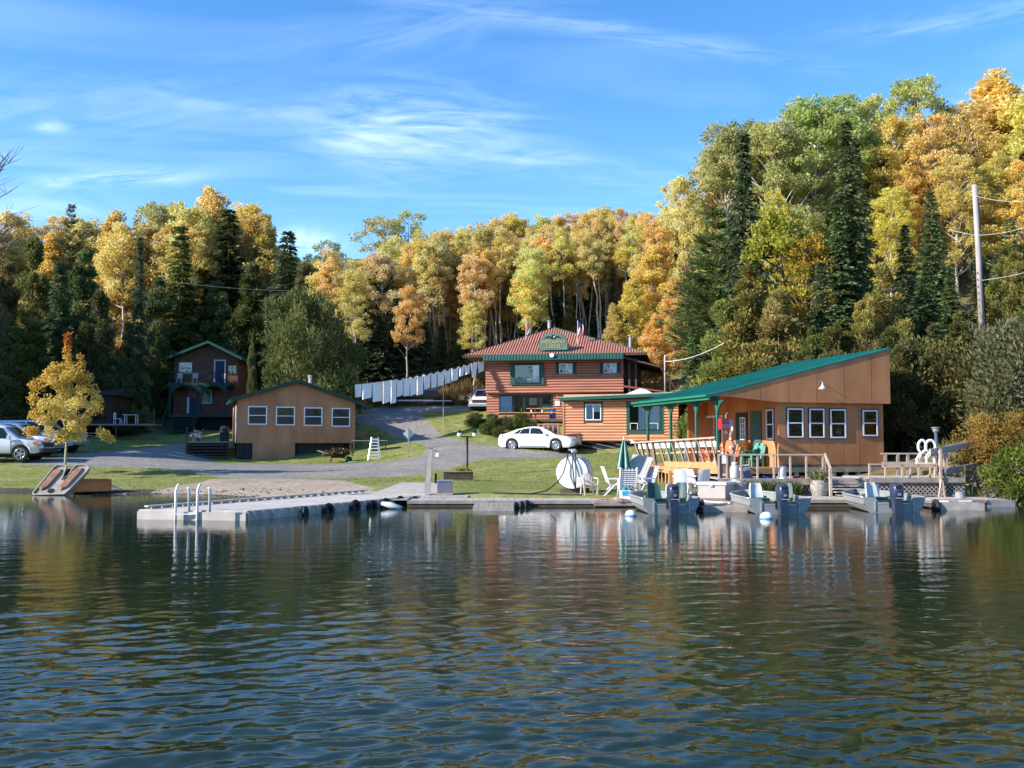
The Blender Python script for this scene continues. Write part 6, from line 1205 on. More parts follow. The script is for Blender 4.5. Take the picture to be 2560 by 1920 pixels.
# barrels
def barrel(px,Y,z,lab,plant,k,h=.62):
    p=P(px,1200,Y); o=empty('wooden_barrel',(p.x,Y,z),k,lab,'barrel','half barrels on the dock'); 
    BW=mat('barrel_staves',(.40,.34,.30),.8,0,.2,4,.3,12)
    for i in range(16):
        a0=2*math.pi*i/16+.01; a1=2*math.pi*(i+1)/16-.01; rows=[]
        for zz,r in ((0,.25),(.2*h/.6,.305),(.35*h/.6,.315),(.5*h/.6,.29),(h,.25)): rows.append([(r*math.cos(a),r*math.sin(a),zz) for a in (a0,(a0+a1)/2,a1)])
        MB().grid(rows).build('stave',BW,o)
    for zz,r in ((.06,.275),(.22*h/.6,.318),(.46*h/.6,.308),(h-.04,.262)): MB().lathe([(r,zz),(r,zz+.035)],24).build('hoop',METAL,o)
    MB().lathe([(.24,h-.03),(.01,h-.03)],16).build('soil',WDARK,o)
    if plant: r=np.random.RandomState(5); C=r.normal(size=(500,3))*np.array([.16,.16,.10])+np.array([0,0,h+.08]); D=r.normal(size=(500,3))+np.array([0,0,1.2]); link('foliage',leaves_dir('foliage',C,D,.16,.04,LM['shrub'],r.rand(500)),o)
    return o
barrel(1845,34.15,.24,'pale wooden barrel beside the beige storage box',False,.1); barrel(2048,34.6,.26,'wooden barrel planter with grasses left of the stairs',True,.4,.56)
p=P(1823,1200,34.3); o=empty('camera_tripod',(p.x,34.1,.24),0,'small reddish tripod stand between the storage box and the barrel','stand')
for a in (0,2.1,4.2): MB().bar((.16*math.cos(a),.16*math.sin(a),0),(.02,0,.5),.03).build('leg',mat('red_brown_metal',(.22,.10,.08),.5),o)
MB().lathe([(.05,.5),(.06,.56),(.02,.6)],10).build('head',METAL,o)
# grasses behind the barrel
r=np.random.RandomState(8); C=r.rand(2600,3)*np.array([2.0,.5,.25]); D=r.normal(size=(2600,3))*.5+np.array([0,0,1.3]); o=link('tall_grass',leaves_dir('tall_grass',C,D,.34,.03,leafmat('grass_blades',(.05,.08,.02),(.10,.14,.035),(.2,.2,.07)),r.rand(2600)),None,(P(1862,1200,34.6).x,34.55,.2)); tag(o,'tuft of tall grass between the barrel and the lattice','grass',None,'stuff')
# white moulded chairs behind left boat
Wp=mat('chair_white',(.74,.76,.78),.4,0,.03)
for i,(px,Y,rz,l) in enumerate(((1705,34.9,160,'leftmost white moulded chair turned to the shore behind the left boat'),(1728,35.6,150,'middle white moulded chair partly hidden behind the first'),(1750,35.2,200,'rightmost white moulded chair next to the beige storage box'))): p=P(px,1200,Y); chair_mono('moulded_chair',(p.x,Y,.30),R(rz),l,Wp,tall=.88,w=.5)
bb=empty('blue_cooler',(P(1688,1230,34.4).x,34.3,.24),0,'small blue bucket on the dock left of the white chairs','bucket'); MB().lathe([(.12,0),(.15,.3)],12).build('bucket_body',mat('blue_bucket',(.12,.30,.50),.5),bb)
# upper boards: cabinet, propane bottle, totem, bench pads, bin
def stake(px0,py0,px1,py1,Y,w,m,nm,par): MB().bar(P(px1,py1,Y),P(px0,py0,Y),w).build(nm,m,par)
YC=35.6; cb=empty('outdoor_cabinet',(P(1797,1190,YC).x,YC,.3),0,'narrow dark cabinet with pale corner posts at the end of the porch ramp','cabinet'); zt_=P(1810,1137,YC).z-.3
MB().box(.03,.55,0,.35,.35,zt_).build('cabinet_body',mat('brown_grey_board',(.15,.115,.11),.8),cb)
for x in (0,.28,.57): MB().box(x-.02,x+.03,-.04,.01,.3,zt_+.03).build('corner_post',RAILW,cb)
MB().box(.12,.27,-.03,-.005,zt_-.32,zt_-.02).build('notice_sheet',WHITE,cb); MB().box(.14,.25,-.03,-.005,.62,.70).build('outlet_box',mat('cream_box',(.62,.48,.36),.6),cb)
pb=empty('gas_bottle',(P(1836,1190,35.4).x,35.35,zD),0,'tall white gas bottle in front of the porch cabinet','gas bottle'); H=P(1836,1155,35.4).z-zD; MB().lathe([(.14,0),(.17,.05),(.17,H*.62),(.12,H*.78),(.05,H*.84),(.05,H*.9)],16).build('bottle_body',mat('bottle_white',(.62,.58,.58),.5),pb,smooth=True); MB().lathe([(.10,H*.84),(.10,H)],12).build('valve_guard',WHITE,pb)
tt=empty('driftwood_post',(P(1832,1190,36.0).x,36.0,zD),0,'gnarled carved driftwood post with pale figures beside the porch','post'); r=random.Random(2); H=P(1836,1078,36).z-zD
MB().tube([(r.uniform(-.04,.04)+.04*math.sin(i),r.uniform(-.03,.03),H*i/12) for i in range(13)],[.06+.02*math.sin(i*1.9) for i in range(13)],8).build('trunk',mat('driftwood',(.30,.20,.17),.9,0,.3,6,.6,14),tt,smooth=True)
MB().lathe([(.03,H),(.055,H+.06),(.03,H+.14),(.01,H+.18)],8).build('carved_bird',WHITE,tt)
for z in (.45,.62,.8): MB().lathe([(.03,H*z),(.06,H*z+.05),(.03,H*z+.1)],8,(-.08,-.06,0)).build('carving',WHITE,tt)
pdl=empty('seat_cushion',(P(1868,1190,35.7).x,35.5,zD),R(5),'grey boat seat cushion leaning behind the deck railing','cushion'); k=MB(); k.hexa([(-.15,0,0),(.17,0,0),(.17,.08,0),(-.15,.08,0),(-.28,.2,.42),(.08,.2,.46),(.08,.28,.46),(-.28,.28,.42)]); k.build('pad',mat('grey_vinyl',(.17,.18,.22),.6),pdl); k=MB(); k.bar((-.17,-.01,0),(-.30,.19,.44),.05); k.bar((-.3,.19,.44),(.08,.19,.48),.04); k.build('piping',WHITE,pdl)
bn=empty('waste_bin',(P(1953,1190,35.5).x,35.35,zD),0,'white plastic bin on the lower deck in front of the orange wall','bin'); MB().lathe([(.155,0),(.13,.38),(.14,.40),(.14,.44)],16).build('bin_body',WHITE,bn,smooth=True); MB().lathe([(.19,0),(.17,.03)],16).build('base_rim',WHITE,bn)
bt=MB(); rows=[[(.6*i/8,.3*j/4,.04+.05*math.sin(i*1.5+j)) for i in range(9)] for j in range(5)]; bt.grid(rows); o=bt.build('blue_tarp',mat('blue_tarp',(.02,.08,.35),.5),None,(P(1898,1196,35.5).x,35.4,zD+.0),smooth=True); tag(o,'folded blue tarp on the lower deck behind the railing','tarp')
bt=MB().lathe([(.02,0),(.28,.02),(.22,.07),(.02,.09)],14); o=bt.build('orange_rope_coil',mat('orange_rope',(.45,.10,.03),.8),None,(P(2000,1196,35.6).x,35.7,zD)); tag(o,'coil of orange rope on the lower deck near the stairs','rope')
# green boards (adirondack chairs) on the porch, red sign box, green chair, hide
def onporch(px,py,lx): y,z=FR.LX(px,py,lx); w=FR.w(lx,y,0); return (w.x,w.y),z
TEALP=mat('teal_painted_wood',(.12,.36,.28),.6,0,.08); GRP=mat('bright_green_plastic',(.03,.42,.20),.4,0,.05); ORP=mat('orange_painted_wood',(.62,.16,.05),.5,0,.1)
for i,(x,l) in enumerate(((1232,'left teal wooden chair back against the lit porch wall'),(1325,'right teal wooden chair back against the lit porch wall'))):
    px,py=cc(12,x,860); (a,b),z=onporch(px,py,RXS-.35); o=empty('teal_chair',(a,b,RZF),FR.a+R(-84),l,'chair','teal chairs on the porch')
    for s in range(4): q=-.21+.14*s; hh=1.0-.10*abs(s-1.5); MB().hexa([(q-.065,.0,.15),(q+.065,0,.15),(q+.065,.03,.15),(q-.065,.03,.15),(q*.8-.055,.2,hh),(q*.8+.055,.2,hh),(q*.8+.055,.23,hh),(q*.8-.055,.23,hh)]).build('back_slat',TEALP,o)
    MB().box(-.27,.27,-.5,.0,.30,.34).build('seat',TEALP,o)
    for q in (-.3,.24): MB().box(q,q+.06,-.5,-.44,0,.5).build('leg',TEALP,o); MB().box(q,q+.06,.0,.06,0,.5).build('leg',TEALP,o); MB().box(q-.02,q+.08,-.55,.1,.5,.53).build('armrest',TEALP,o)
MB().box
pp=MB().box(RXS-.03,RXS-.002,FR.LX(*cc(12,1410,860),RXS)[0]*0+.38,FR.LX(*cc(12,1410,860),RXS)[0],RZF,RZF+1.05)
(a,b),z=onporch(*cc(12,1040,850),RXS-.9); o=chair_mono('plastic_chair',(a,b,RZF),FR.a+R(-80),'bright green plastic chair on the porch behind the railing',GRP,'porch chairs',tall=.85,slats=5)
for i,(x,yy,l) in enumerate(((440,700,'orange slatted porch chair left of the driftwood post'),(790,600,'orange painted porch chair near the sliding door'),(290,700,'red orange porch chair behind the slanted railing'))):
    (a,b),z=onporch(*cc(12,x,860),RXS-1.2-.3*i); chair_mono('wooden_porch_chair',(a,b,RZF),FR.a+R(-70+20*i),l,ORP,'orange porch chairs',tall=.95,slats=6)
(a,b),z=onporch(*cc(12,1110,620),RXS-.75); hd=empty('hanging_basket',(a,b,z),0,'brown hanging basket beside the green porch door','basket'); MB().lathe([(.02,-.16),(.16,-.10),(.22,.08),(.22,.14)],12).build('basket_bowl',mat('rust_basket',(.20,.07,.03),.9,0,.3,6,.6,20),hd); C=RS.normal(size=(160,3))*np.array([.10,.10,.09])+np.array([0,0,.10]); link('dry_leaves',leaves('dry_leaves',C,.12,LM['redshrub'] if 'redshrub' in LM else LM['red'],RS.rand(160)*.4),hd)
for s in range(3): a_=2.1*s; MB().bar((.2*math.cos(a_),.2*math.sin(a_),.12),(0,0,1.0),.012).build('chain',DKMETAL,hd)
p=P(*cc(12,712,150),38.0); zr0=p.z; rs=empty('red_hanging_sign',(p.x,38.0,p.z),R(28),'red box shaped hanging sign with faded white panels on the porch post','sign'); MB().box(-.30,.30,-.10,.10,-.22,.22).build('sign_box',REDP,rs,bevel=.02); MB().box(-.27,.27,-.108,-.101,-.19,.0).build('lower_panel',mat('pink_panel',(.60,.22,.24),.5),rs); MB().box(-.27,.27,-.108,-.101,.03,.19).build('upper_panel',mat('dark_pink_panel',(.42,.10,.14),.5),rs)
for x in (.1,.17,.24): MB().box(x,x+.018,-.118,-.109,-.17,.17).build('white_bar',WHITE,rs)
MB().tube([(0,0,.22),(0,0,.34),(.08,.0,.44)],.015,6).build('hook',METAL,rs); MB().tube([(-.02,0,-.22),(-.04,0,-.34),(.04,0,-.38),(.05,0,-.3)],.02,6).build('lower_hook',METAL,rs)
(a,b),z=onporch(*cc(6,900,1130),RXS-.9); wh=empty('water_heater',(a,b+1.2,RZF),0,'grey round heater standing at the dark end of the porch','heater'); MB().lathe([(.2,0),(.22,.05),(.22,1.1),(.12,1.2)],14).build('heater_body',mat('grey_enamel',(.16,.17,.18),.5),wh,smooth=True)
# ------------------------------------------------------------ shore things
# lamp post
p=P(*cc(3,250,1460),46.5); lp=empty('double_lamp_post',(p.x,46.5,tz(p.x,46.5)),R(10),'dark lamp post with two lanterns beside the planter box','lamp post'); zt_=P(*cc(3,240,1150),46.5).z-lp.location.z
MB().lathe([(.16,0),(.13,.12),(.09,.3),(.055,.5),(.05,zt_)],12).build('post',DKMETAL,lp,smooth=True)
MB().bar((-.32,0,zt_),(.32,0,zt_),.05).build('crossarm',DKMETAL,lp)
for s in (-1,1):
    h=MB().lathe([(.06,zt_+.0),(.12,zt_+.06),(.11,zt_+.20)],8,(s*.36,0,0)).build('lantern',WHITE,lp); MB().lathe([(.16,zt_+.20),(.10,zt_+.26),(.02,zt_+.33)],8,(s*.36,0,0)).build('lantern_cap',DKMETAL,h)
p=P(*cc(2,2030,1115),43.5); pl=empty('planter_box',(p.x,43.5,tz(p.x,43.5)-.05),R(5),'low weathered planter box at the foot of the lamp post','planter'); h=.42
for i in range(3): MB().box(-.65,.65,-.25,-.21,.14*i,.14*i+.13).build('side_plank',WDARK,pl)
MB().box(-.65,.65,.22,.26,0,h).build('back_plank',WDARK,pl); MB().box(-.65,-.61,-.209,.219,0,h).build('end_plank',WDARK,pl); MB().box(.61,.65,-.209,.219,0,h).build('end_plank',WDARK,pl); MB().box(-.68,.68,-.29,.3,h,h+.04).build('cap_board',WEATH,pl)
C=np.stack([RS.uniform(-.1,.5,150),RS.uniform(-.1,.1,150),np.full(150,h)],1); link('foliage',leaves_dir('foliage',C,RS.normal(size=(150,3))*.5+np.array([0,0,1]),.22,.05,LM['lime'],RS.rand(150)*.5),pl)
# wooden post with bracket lamp on the ramp, utility box
p=W2(540+1770/3.3515,880+1190/3.3515,.27); ps=empty('dock_post',(p.x,p.y,.25),0,'leaning square wooden post with a small lamp on the landing','post'); zt_=P(540+1790/3.3515,880+805/3.3515,p.y).z-.25
MB().hexa([(-.08,-.08,0),(.09,-.08,0),(.09,.08,0),(-.08,.08,0),(.05,-.08,zt_),(.20,-.08,zt_),(.20,.08,zt_),(.05,.08,zt_)]).build('post_timber',WEATHL,ps); MB().box(.02,.23,-.1,.1,zt_,zt_+.04).build('post_cap',WEATH,ps)
MB().tube([(.18,0,zt_-.1),(.32,0,zt_-.08),(.38,0,zt_-.2)],.02,6).build('arm',METAL,ps); MB().lathe([(.10,-.30),(.08,-.22),(.02,-.16)],10,(.38,0,zt_)).build('lamp_shade',WHITE,ps); MB().box(-.09,-.06,-.03,.03,.05,zt_*.8).build('conduit',METAL,ps)
ub=empty('utility_box',(p.x+.62,p.y+.1,.25),R(3),'grey plastic utility box with a blue lid next to the dock post','box'); MB().box(-.27,.27,-.2,.2,.05,.48).build('box_body',mat('grey_blue_box',(.16,.17,.24),.5),ub,bevel=.02); MB().box(-.29,.29,-.22,.22,.48,.53).build('lid',mat('pale_grey_lid',(.32,.33,.40),.5),ub); MB().box(-.32,.3,-.24,.24,0,.05).build('base',mat('cream_base',(.5,.42,.25),.7),ub); MB().box(-.36,-.28,-.05,.05,.4,.75).build('spout',BLACK,ub)
# diamond sign
p=P(*cc(2,1612,890),62); ds=empty('diamond_sign',(p.x,62,tz(p.x,62)),R(4),'pale diamond shaped road sign seen from the back on a thin post','sign'); zt_=P(*cc(2,1612,685),62).z-ds.location.z
MB().box(-.04,.04,-.02,.02,0,zt_+.4).build('sign_post',METAL,ds); q=.36; MB().prism([(-q,zt_),(0,zt_-q),(q,zt_),(0,zt_+q)],.03,.045).build('sign_plate',mat('sign_back',(.62,.62,.60),.4,.3),ds)
MB().box(-.05,.05,-.035,-.021,zt_-q,zt_+q).build('post_bracket',METAL,ds)
# step ladder standing, trestle, wheelbarrow, hose
p=P(*cc(2,1325,905),60.5); sl=empty('orchard_ladder',(p.x,60.5,tz(p.x,60.5)),R(-5),'aluminium ladder standing on the grass right of the tan building','ladder'); zt_=P(*cc(2,1305,715),60.5).z-sl.location.z
ALU=mat('aluminium',(.75,.76,.78),.35,.5,.05)
for s in (-1,1):
    MB().bar((s*.33,-.25,0),(s*.20,.15,zt_),.05).build('rail',ALU,sl); MB().bar((s*.30,.55,0),(s*.20,.17,zt_),.035).build('rear_leg',ALU,sl)
for i in range(7): t=(i+.6)/7.2; w=.33-.13*t; MB().bar((-w,-.25+.4*t,zt_*t),(w,-.25+.4*t,zt_*t),.05).build('rung',ALU,sl)
p=P(*cc(2,1290,800),63.5); tr=empty('trestle_table',(p.x,63.5,tz(p.x,63.5)),R(3),'thin grey board on trestles on the grass behind the ladder','table'); w=1.15; MB().box(-w,w,-.3,.3,.72,.77).build('tabletop',WEATH,tr)
for x in (-w+.1,w-.15): MB().bar((x,-.25,0),(x,-.25,.72),.04).build('leg',WDARK,tr); MB().bar((x,.25,0),(x,.25,.72),.04).build('leg',WDARK,tr)
p=P(*cc(2,1030,900),61.2); wbw=empty('wheelbarrow',(p.x,61.0,tz(p.x,61.0)),0,'wheelbarrow heaped with dry leaves under the tan building','wheelbarrow')
MB().hexa([(-.35,-.2,.3),(.35,-.2,.3),(.35,.2,.3),(-.35,.2,.3),(-.6,-.35,.55),(.6,-.35,.55),(.6,.35,.55),(-.6,.35,.55)]).build('tray',DKMETAL,wbw); MB().lathe([(.2,-.05),(.2,.05)],14,(.65,0,.2),ax='y').build('wheel',BLACK,wbw)
for s in (-1,1): MB().bar((.65,s*.1,.2),(-1.3,s*.3,.75),.05).build('handle',WEATH,wbw); MB().bar((-.4,s*.2,.35),(-.5,s*.22,0),.04).build('leg',DKMETAL,wbw)
C=RS.normal(size=(900,3))*np.array([.33,.16,.10])+np.array([0,0,.62]); link('leaf_heap',leaves('leaf_heap',C,.16,leafmat('dead_leaves',(.05,.035,.02),(.12,.08,.045),(.22,.16,.10),.1),RS.rand(900)),wbw)
o=MB().tube([(0,0,.03),(.5,.1,.06),(1.0,-.1,.03),(1.4,.1,.05),(1.8,0,.03)],.05,6).build('garden_hose',mat('green_hose',(.05,.22,.16),.5),None,(p.x+.7,60.4,tz(p.x+1,60.4)),smooth=True); tag(o,'green hose lying on the grass right of the wheelbarrow','hose')
# ------------------------------------------------------------ pedal boat and orange kayak
p=W2(135,1238,.0); pb=empty('pedal_boat',(p.x-.1,39.6,.02),R(6),'pale pedal boat hull tipped up on the shore with two rust coloured seat wells','pedal boat')
PBW=mat('faded_hull',(.38,.33,.27),.6,0,.15,3); RUST=mat('faded_orange_seat',(.40,.20,.12),.7,0,.3,3)
sc_=39.6/FP; 
def pbp(x,y,d=0): # crop9 coordinates on the tilted plane
    X=(x-960)/6.9125*sc_; Z=(1505-y)/6.9125*sc_; return Vector((X,Z*.75+d*-.6,Z*1.0+d*.7))
out=[(680,1480),(730,1380),(900,1050),(950,1015),(1090,1015),(1110,1040),(1090,1240),(1180,1200),(1215,1100),(1260,1015),(1440,1015),(1500,1060),(1480,1110),(1270,1420),(1200,1505),(700,1505)]
n=len(out); vs=[pbp(x,y,.0) for x,y in out]+[pbp(x,y,-.16) for x,y in out]; MB().add(vs,[tuple(range(n)),tuple(range(2*n-1,n-1,-1))]+[(i,n+i,n+(i+1)%n,(i+1)%n) for i in range(n)]).build('hull',PBW,pb,bevel=.015)
for l_ in ([(740,1400),(920,1080),(1060,1080),(1050,1120),(880,1400),(800,1440)],[(1080,1400),(1230,1120),(1300,1060),(1400,1060),(1380,1120),(1200,1400),(1120,1440)]):
    k=MB(); n=len(l_); c=Vector((0,0,0)); vs=[pbp(x,y,.012) for x,y in l_]; 
    for v in vs: c+=v/n
    vs2=[c+(v-c)*.86+Vector((0,-.04,.045)) for v in vs]; k.add(vs+vs2,[(i,(i+1)%n,n+(i+1)%n,n+i) for i in range(n)]+[tuple(range(n,2*n))]); k.build('seat_well',RUST,pb)
k=MB(); rim=[pbp(960+58*math.cos(a),1440+40*math.sin(a),.014) for a in np.linspace(0,6.2,14)]; k.add(rim,[tuple(range(14))]); k.build('rudder_hole',DARK,pb)
k=MB(); k.tube([pbp(x,y,.03) for x,y in out+[out[0]]],.035,6); k.build('rim',PBW,pb,smooth=True)
MB().bar(pbp(1130,1030,-.25),pbp(1100,1230,-.1),.5,.2).build('foot_well',BLACK,pb); MB().bar((-.7,1.2,0),pbp(900,1100,-.1),.08).build('prop',WDARK,pb); MB().bar((.5,1.3,0),pbp(1300,1100,-.1),.08).build('prop',WDARK,pb)
kx=P(cc(9,1560,0)[0],1240,40.6); kk=empty('orange_kayak',(kx.x,40.6,.12),R(22),'orange kayak hull lying behind the tipped pedal boat','kayak')
rows=[]
for i in range(12): t=i/11; x=-1.2+2.0*t; w=.42*math.sin(math.pi*(.12+.76*t))**.6; rows.append([(x,-w,.0),(x,-w*.95,.22),(x,-w*.5,.42),(x,0,.48),(x,w*.5,.42),(x,w,.0)])
k=MB(); k.grid(rows); k.build('hull',mat('orange_hull',(.68,.17,.03),.4,0,.08),kk,smooth=True)
for y in (-.2,0,.2): MB().bar((-1.1,y,.50),(.7,y,.49-.08*abs(y)),.04,.03).build('keel_ridge',mat('orange_hull',(.55,.12,.02)),kk)
MB().add([(.8,-.3,.05),(.8,.3,.05),(.8,.25,.35),(.8,-.25,.35)],[(0,1,2,3)]).build('end_cap',mat('orange_hull',(.55,.12,.02)),kk); MB().bar((.8,0,.2),(1.2,-.1,.06),.12,.06).build('paddle_blade',WHITE,kk)
# ------------------------------------------------------------ pebbles along the waterline
def pebbles():
    r=np.random.RandomState(6); n=900; x=r.uniform(-26,-4,n); y=r.uniform(37.2,41.5,n); z=terr(x,y); ok=(z>-.03)&(z<.22); C=np.stack([x,y,z],1)[ok]; V=[];F=[]
    base=np.array([(1,0,0),(0,1,0),(-1,0,0),(0,-1,0),(0,0,1),(0,0,-1)],float); fc=np.array([(0,1,4),(1,2,4),(2,3,4),(3,0,4),(1,0,5),(2,1,5),(3,2,5),(0,3,5)])
    for i,c in enumerate(C): s=.02+.07*r.rand()**3; V.append(base*np.array([s*1.3,s,s*.7])*(1+.3*r.normal(size=(6,1)))+c); F.append(fc+6*i)
    o=link('pebbles',npmesh('pebbles',np.concatenate(V),np.concatenate(F),ROCK)); tag(o,'pebbles scattered along the muddy left shore','pebbles',None,'stuff')
pebbles()
# ------------------------------------------------------------ motor boats
HULL=mat('painted_aluminium',(.33,.34,.35),.45,.25,.08,2); HULLL=mat('bare_aluminium_trim',(.55,.60,.60),.3,.6,.05); OBM=mat('outboard_blue_grey',(.035,.05,.095),.3,.1,.05,spec=.5); BG=mat('boat_green_vinyl',(.03,.085,.075),.5); SEATW=mat('boat_seat_white',(.62,.62,.64),.5)
def boat(px,Y,w,rz,lab,seats):
    p=P(px,1280,Y); o=empty('motor_boat',(p.x,Y,0),rz,lab,'motor boat','motor boats moored at the dock')
    n=12; L=3.9; H=.46; rows=[]; inner=[]
    for i in range(n+1):
        t=i/n; y=L*t; hw=w/2*(1-max(0,(t-.45)/.55)**2.2*.95); h=H+.05*t*t; bz=-.16+.30*max(0,t-.6)**1.5; ch=.78*hw
        rows.append([(-hw,y,h),(-hw*.97,y,h*.55),(-ch,y,.02+.1*t),(0,y,bz),(ch,y,.02+.1*t),(hw*.97,y,h*.55),(hw,y,h)])
    k=MB(); k.grid(rows); k.build('hull',HULL,o,smooth=False)
    k=MB(); k.grid([[(-hw_*.97,y,h-.02),(-hw_*.9,y,.16),(hw_*.9,y,.16),(hw_*.97,y,h-.02)] for (hw_,y,h) in [(r[-1][0],r[0][1],r[0][2]) for r in rows]]); k.build('inner_liner',mat('liner_grey',(.27,.28,.27),.6,.2),o)
    k=MB(); k.tube([r[0] for r in rows],.035,6); k.tube([r[-1] for r in rows],.035,6); k.build('gunwale',HULLL,o,smooth=True)
    # transom with cut out
    tr=[(-w/2,H+.02),(-w/2*.97,.3),(-w/2*.8,.0),(0,-.16),(w/2*.8,.0),(w/2*.97,.3),(w/2,H+.02),(w/2*.62,H+.0),(w/2*.50,H-.16),(-w/2*.50,H-.16),(-w/2*.62,H+.0)]
    MB().prism(tr,-.05,.0).build('transom',HULL,o); MB().box(-w/2*.5,w/2*.5,-.06,.12,H-.2,H-.155).build('transom_cap',HULLL,o)
    MB().box(-w/2*.9,w/2*.9,.15,.65,.30,.34).build('rear_deck',BG,o)
    for s in (-1,1): MB().box(s*w/2*.62-.02,s*w/2*.62+.02,-.075,-.051,.05,H-.1).build('transom_brace',HULLL,o)
    MB().tube([(w*.30,-.09,H-.1),(w*.30,-.13,.2),(w*.34,-.13,.15),(w*.38,-.09,.22)],.014,6).build('stern_handle',HULLL,o)
    # outboard: origin at motor
    m=empty('outboard_motor',tuple(Vector(o.location)+Matrix.Rotation(rz,3,'Z')@Vector((-.02,-.30,0))),rz,None,None); m.parent=None
    bpy.data.objects.remove(m)
    cw=MB(); rows=[]
    for z,a,b,cy in ((.62,.10,.16,-.22),(.70,.15,.24,-.24),(.85,.17,.27,-.25),(1.0,.17,.26,-.25),(1.08,.15,.23,-.24),(1.12,.10,.17,-.23)):
        rows.append([(a*math.copysign(abs(math.cos(t))**.6,math.cos(t)),cy+b*math.copysign(abs(math.sin(t))**.7,math.sin(t)),z) for t in np.linspace(0,2*math.pi,17)])
    cw.grid(rows); cw.add(rows[-1][:-1],[tuple(range(16))]); mo=cw.build('outboard_cowling',OBM,o,(0,0,-.22),smooth=True)
    MB().hexa([(-.11,-.42,.25),(.11,-.42,.25),(.11,-.12,.25),(-.11,-.12,.25),(-.13,-.44,.64),(.13,-.44,.64),(.13,-.08,.64),(-.13,-.08,.64)]).build('midsection',OBM,mo,bevel=.02)
    MB().hexa([(-.05,-.38,-.45),(.05,-.38,-.45),(.05,-.18,-.45),(-.05,-.18,-.45),(-.08,-.42,.26),(.08,-.42,.26),(.08,-.14,.26),(-.08,-.14,.26)]).build('leg',OBM,mo)
    MB().box(-.09,.09,-.525,-.505,.98,1.06).build('vent_panel',BLACK,mo); 
    text(mo,'50',.11,0,-.535,.80,mat('grey_lettering',(.45,.5,.6),.5),.004,name='power_number'); MB().box(-.11,.11,-.53,-.518,.68,.70).build('cowl_stripe',mat('grey_lettering',(.45,.5,.6)),mo)
    MB().box(-.16,.16,-.12,.06,.38,.62).build('clamp_bracket',DKMETAL,mo); MB().lathe([(.12,-.02),(.12,.02)],10,(0,-.45,-.35),ax='y').build('propeller',DKMETAL,mo)
    for (sx,sy,a,c,tall) in seats:
        st_=MB(); rows=[]
        for j in range(7):
            t=j/6; hw=.21*(1-.15*t-.5*max(0,t-.75)); rows.append([(-hw+2*hw*i/6,.12*t+.05*math.sin(math.pi*i/6),.02+tall*t) for i in range(7)])
        b_=MB(); b_.grid(rows); b_.grid([[(x,y+.07,z) for x,y,z in r] for r in rows]); nn=len(rows)
        edge=[r[0] for r in rows]+rows[-1]+[r[-1] for r in rows[::-1]]
        for q in range(len(edge)-1): a_,bb_=edge[q],edge[q+1]; b_.quad(a_,bb_,(bb_[0],bb_[1]+.07,bb_[2]),(a_[0],a_[1]+.07,a_[2]))
        so=b_.build('seat_back',c,o,(sx*w,sy,.38),(0,0,R(a)),smooth=True); MB().box(-.22,.22,-.42,.02,-.04,.06).build('seat_pad',BG,so); MB().lathe([(.04,-.35),(.04,-.04)],8,(0,-.2,0)).build('pedestal',METAL,so)
    return o
boat(1678,29.6,1.72,R(4),'left grey motor boat with a dark outboard beside the pink towel',[(-.20,.75,12,BG,.50),(.26,.8,-40,BG,.5),(-.05,1.9,170,SEATW,.4),(.3,2.0,150,SEATW,.4)])
boat(1950,29.6,1.86,R(2),'middle grey motor boat with a dark outboard in front of the stairs railing',[(-.22,.95,8,SEATW,.48),(.27,1.0,-30,BG,.48),(-.05,2.2,0,SEATW,.4)])
boat(2235,30.2,1.86,R(-3),'right grey motor boat with a dark outboard in front of the lattice',[(-.20,.8,20,SEATW,.48),(.22,1.0,-35,BG,.45),(.0,2.1,180,SEATW,.38)])
def buoy(px,py,Y,r,lab,m): p=P(px,py,Y); o=empty('mooring_buoy',(p.x,Y,0),0,lab,'buoy','mooring buoys'); MB().lathe([(.02,-r*.5),(r*.8,-r*.35),(r,.0),(r*.97,r*.3),(r*.75,r*.75),(r*.4,r*.93),(.02,r)],18).build('buoy_ball',m,o,smooth=True); MB().lathe([(r*1.015,.0),(r*1.0,r*.22)],18).build('blue_band',mat('buoy_blue',(.10,.35,.65),.4),o)
buoy(1577,1275,28.9,.17,'white buoy floating left of the left boat',WHITE); buoy(1916,1283,27.9,.19,'white and blue buoy floating in front of the middle boat',WHITE)
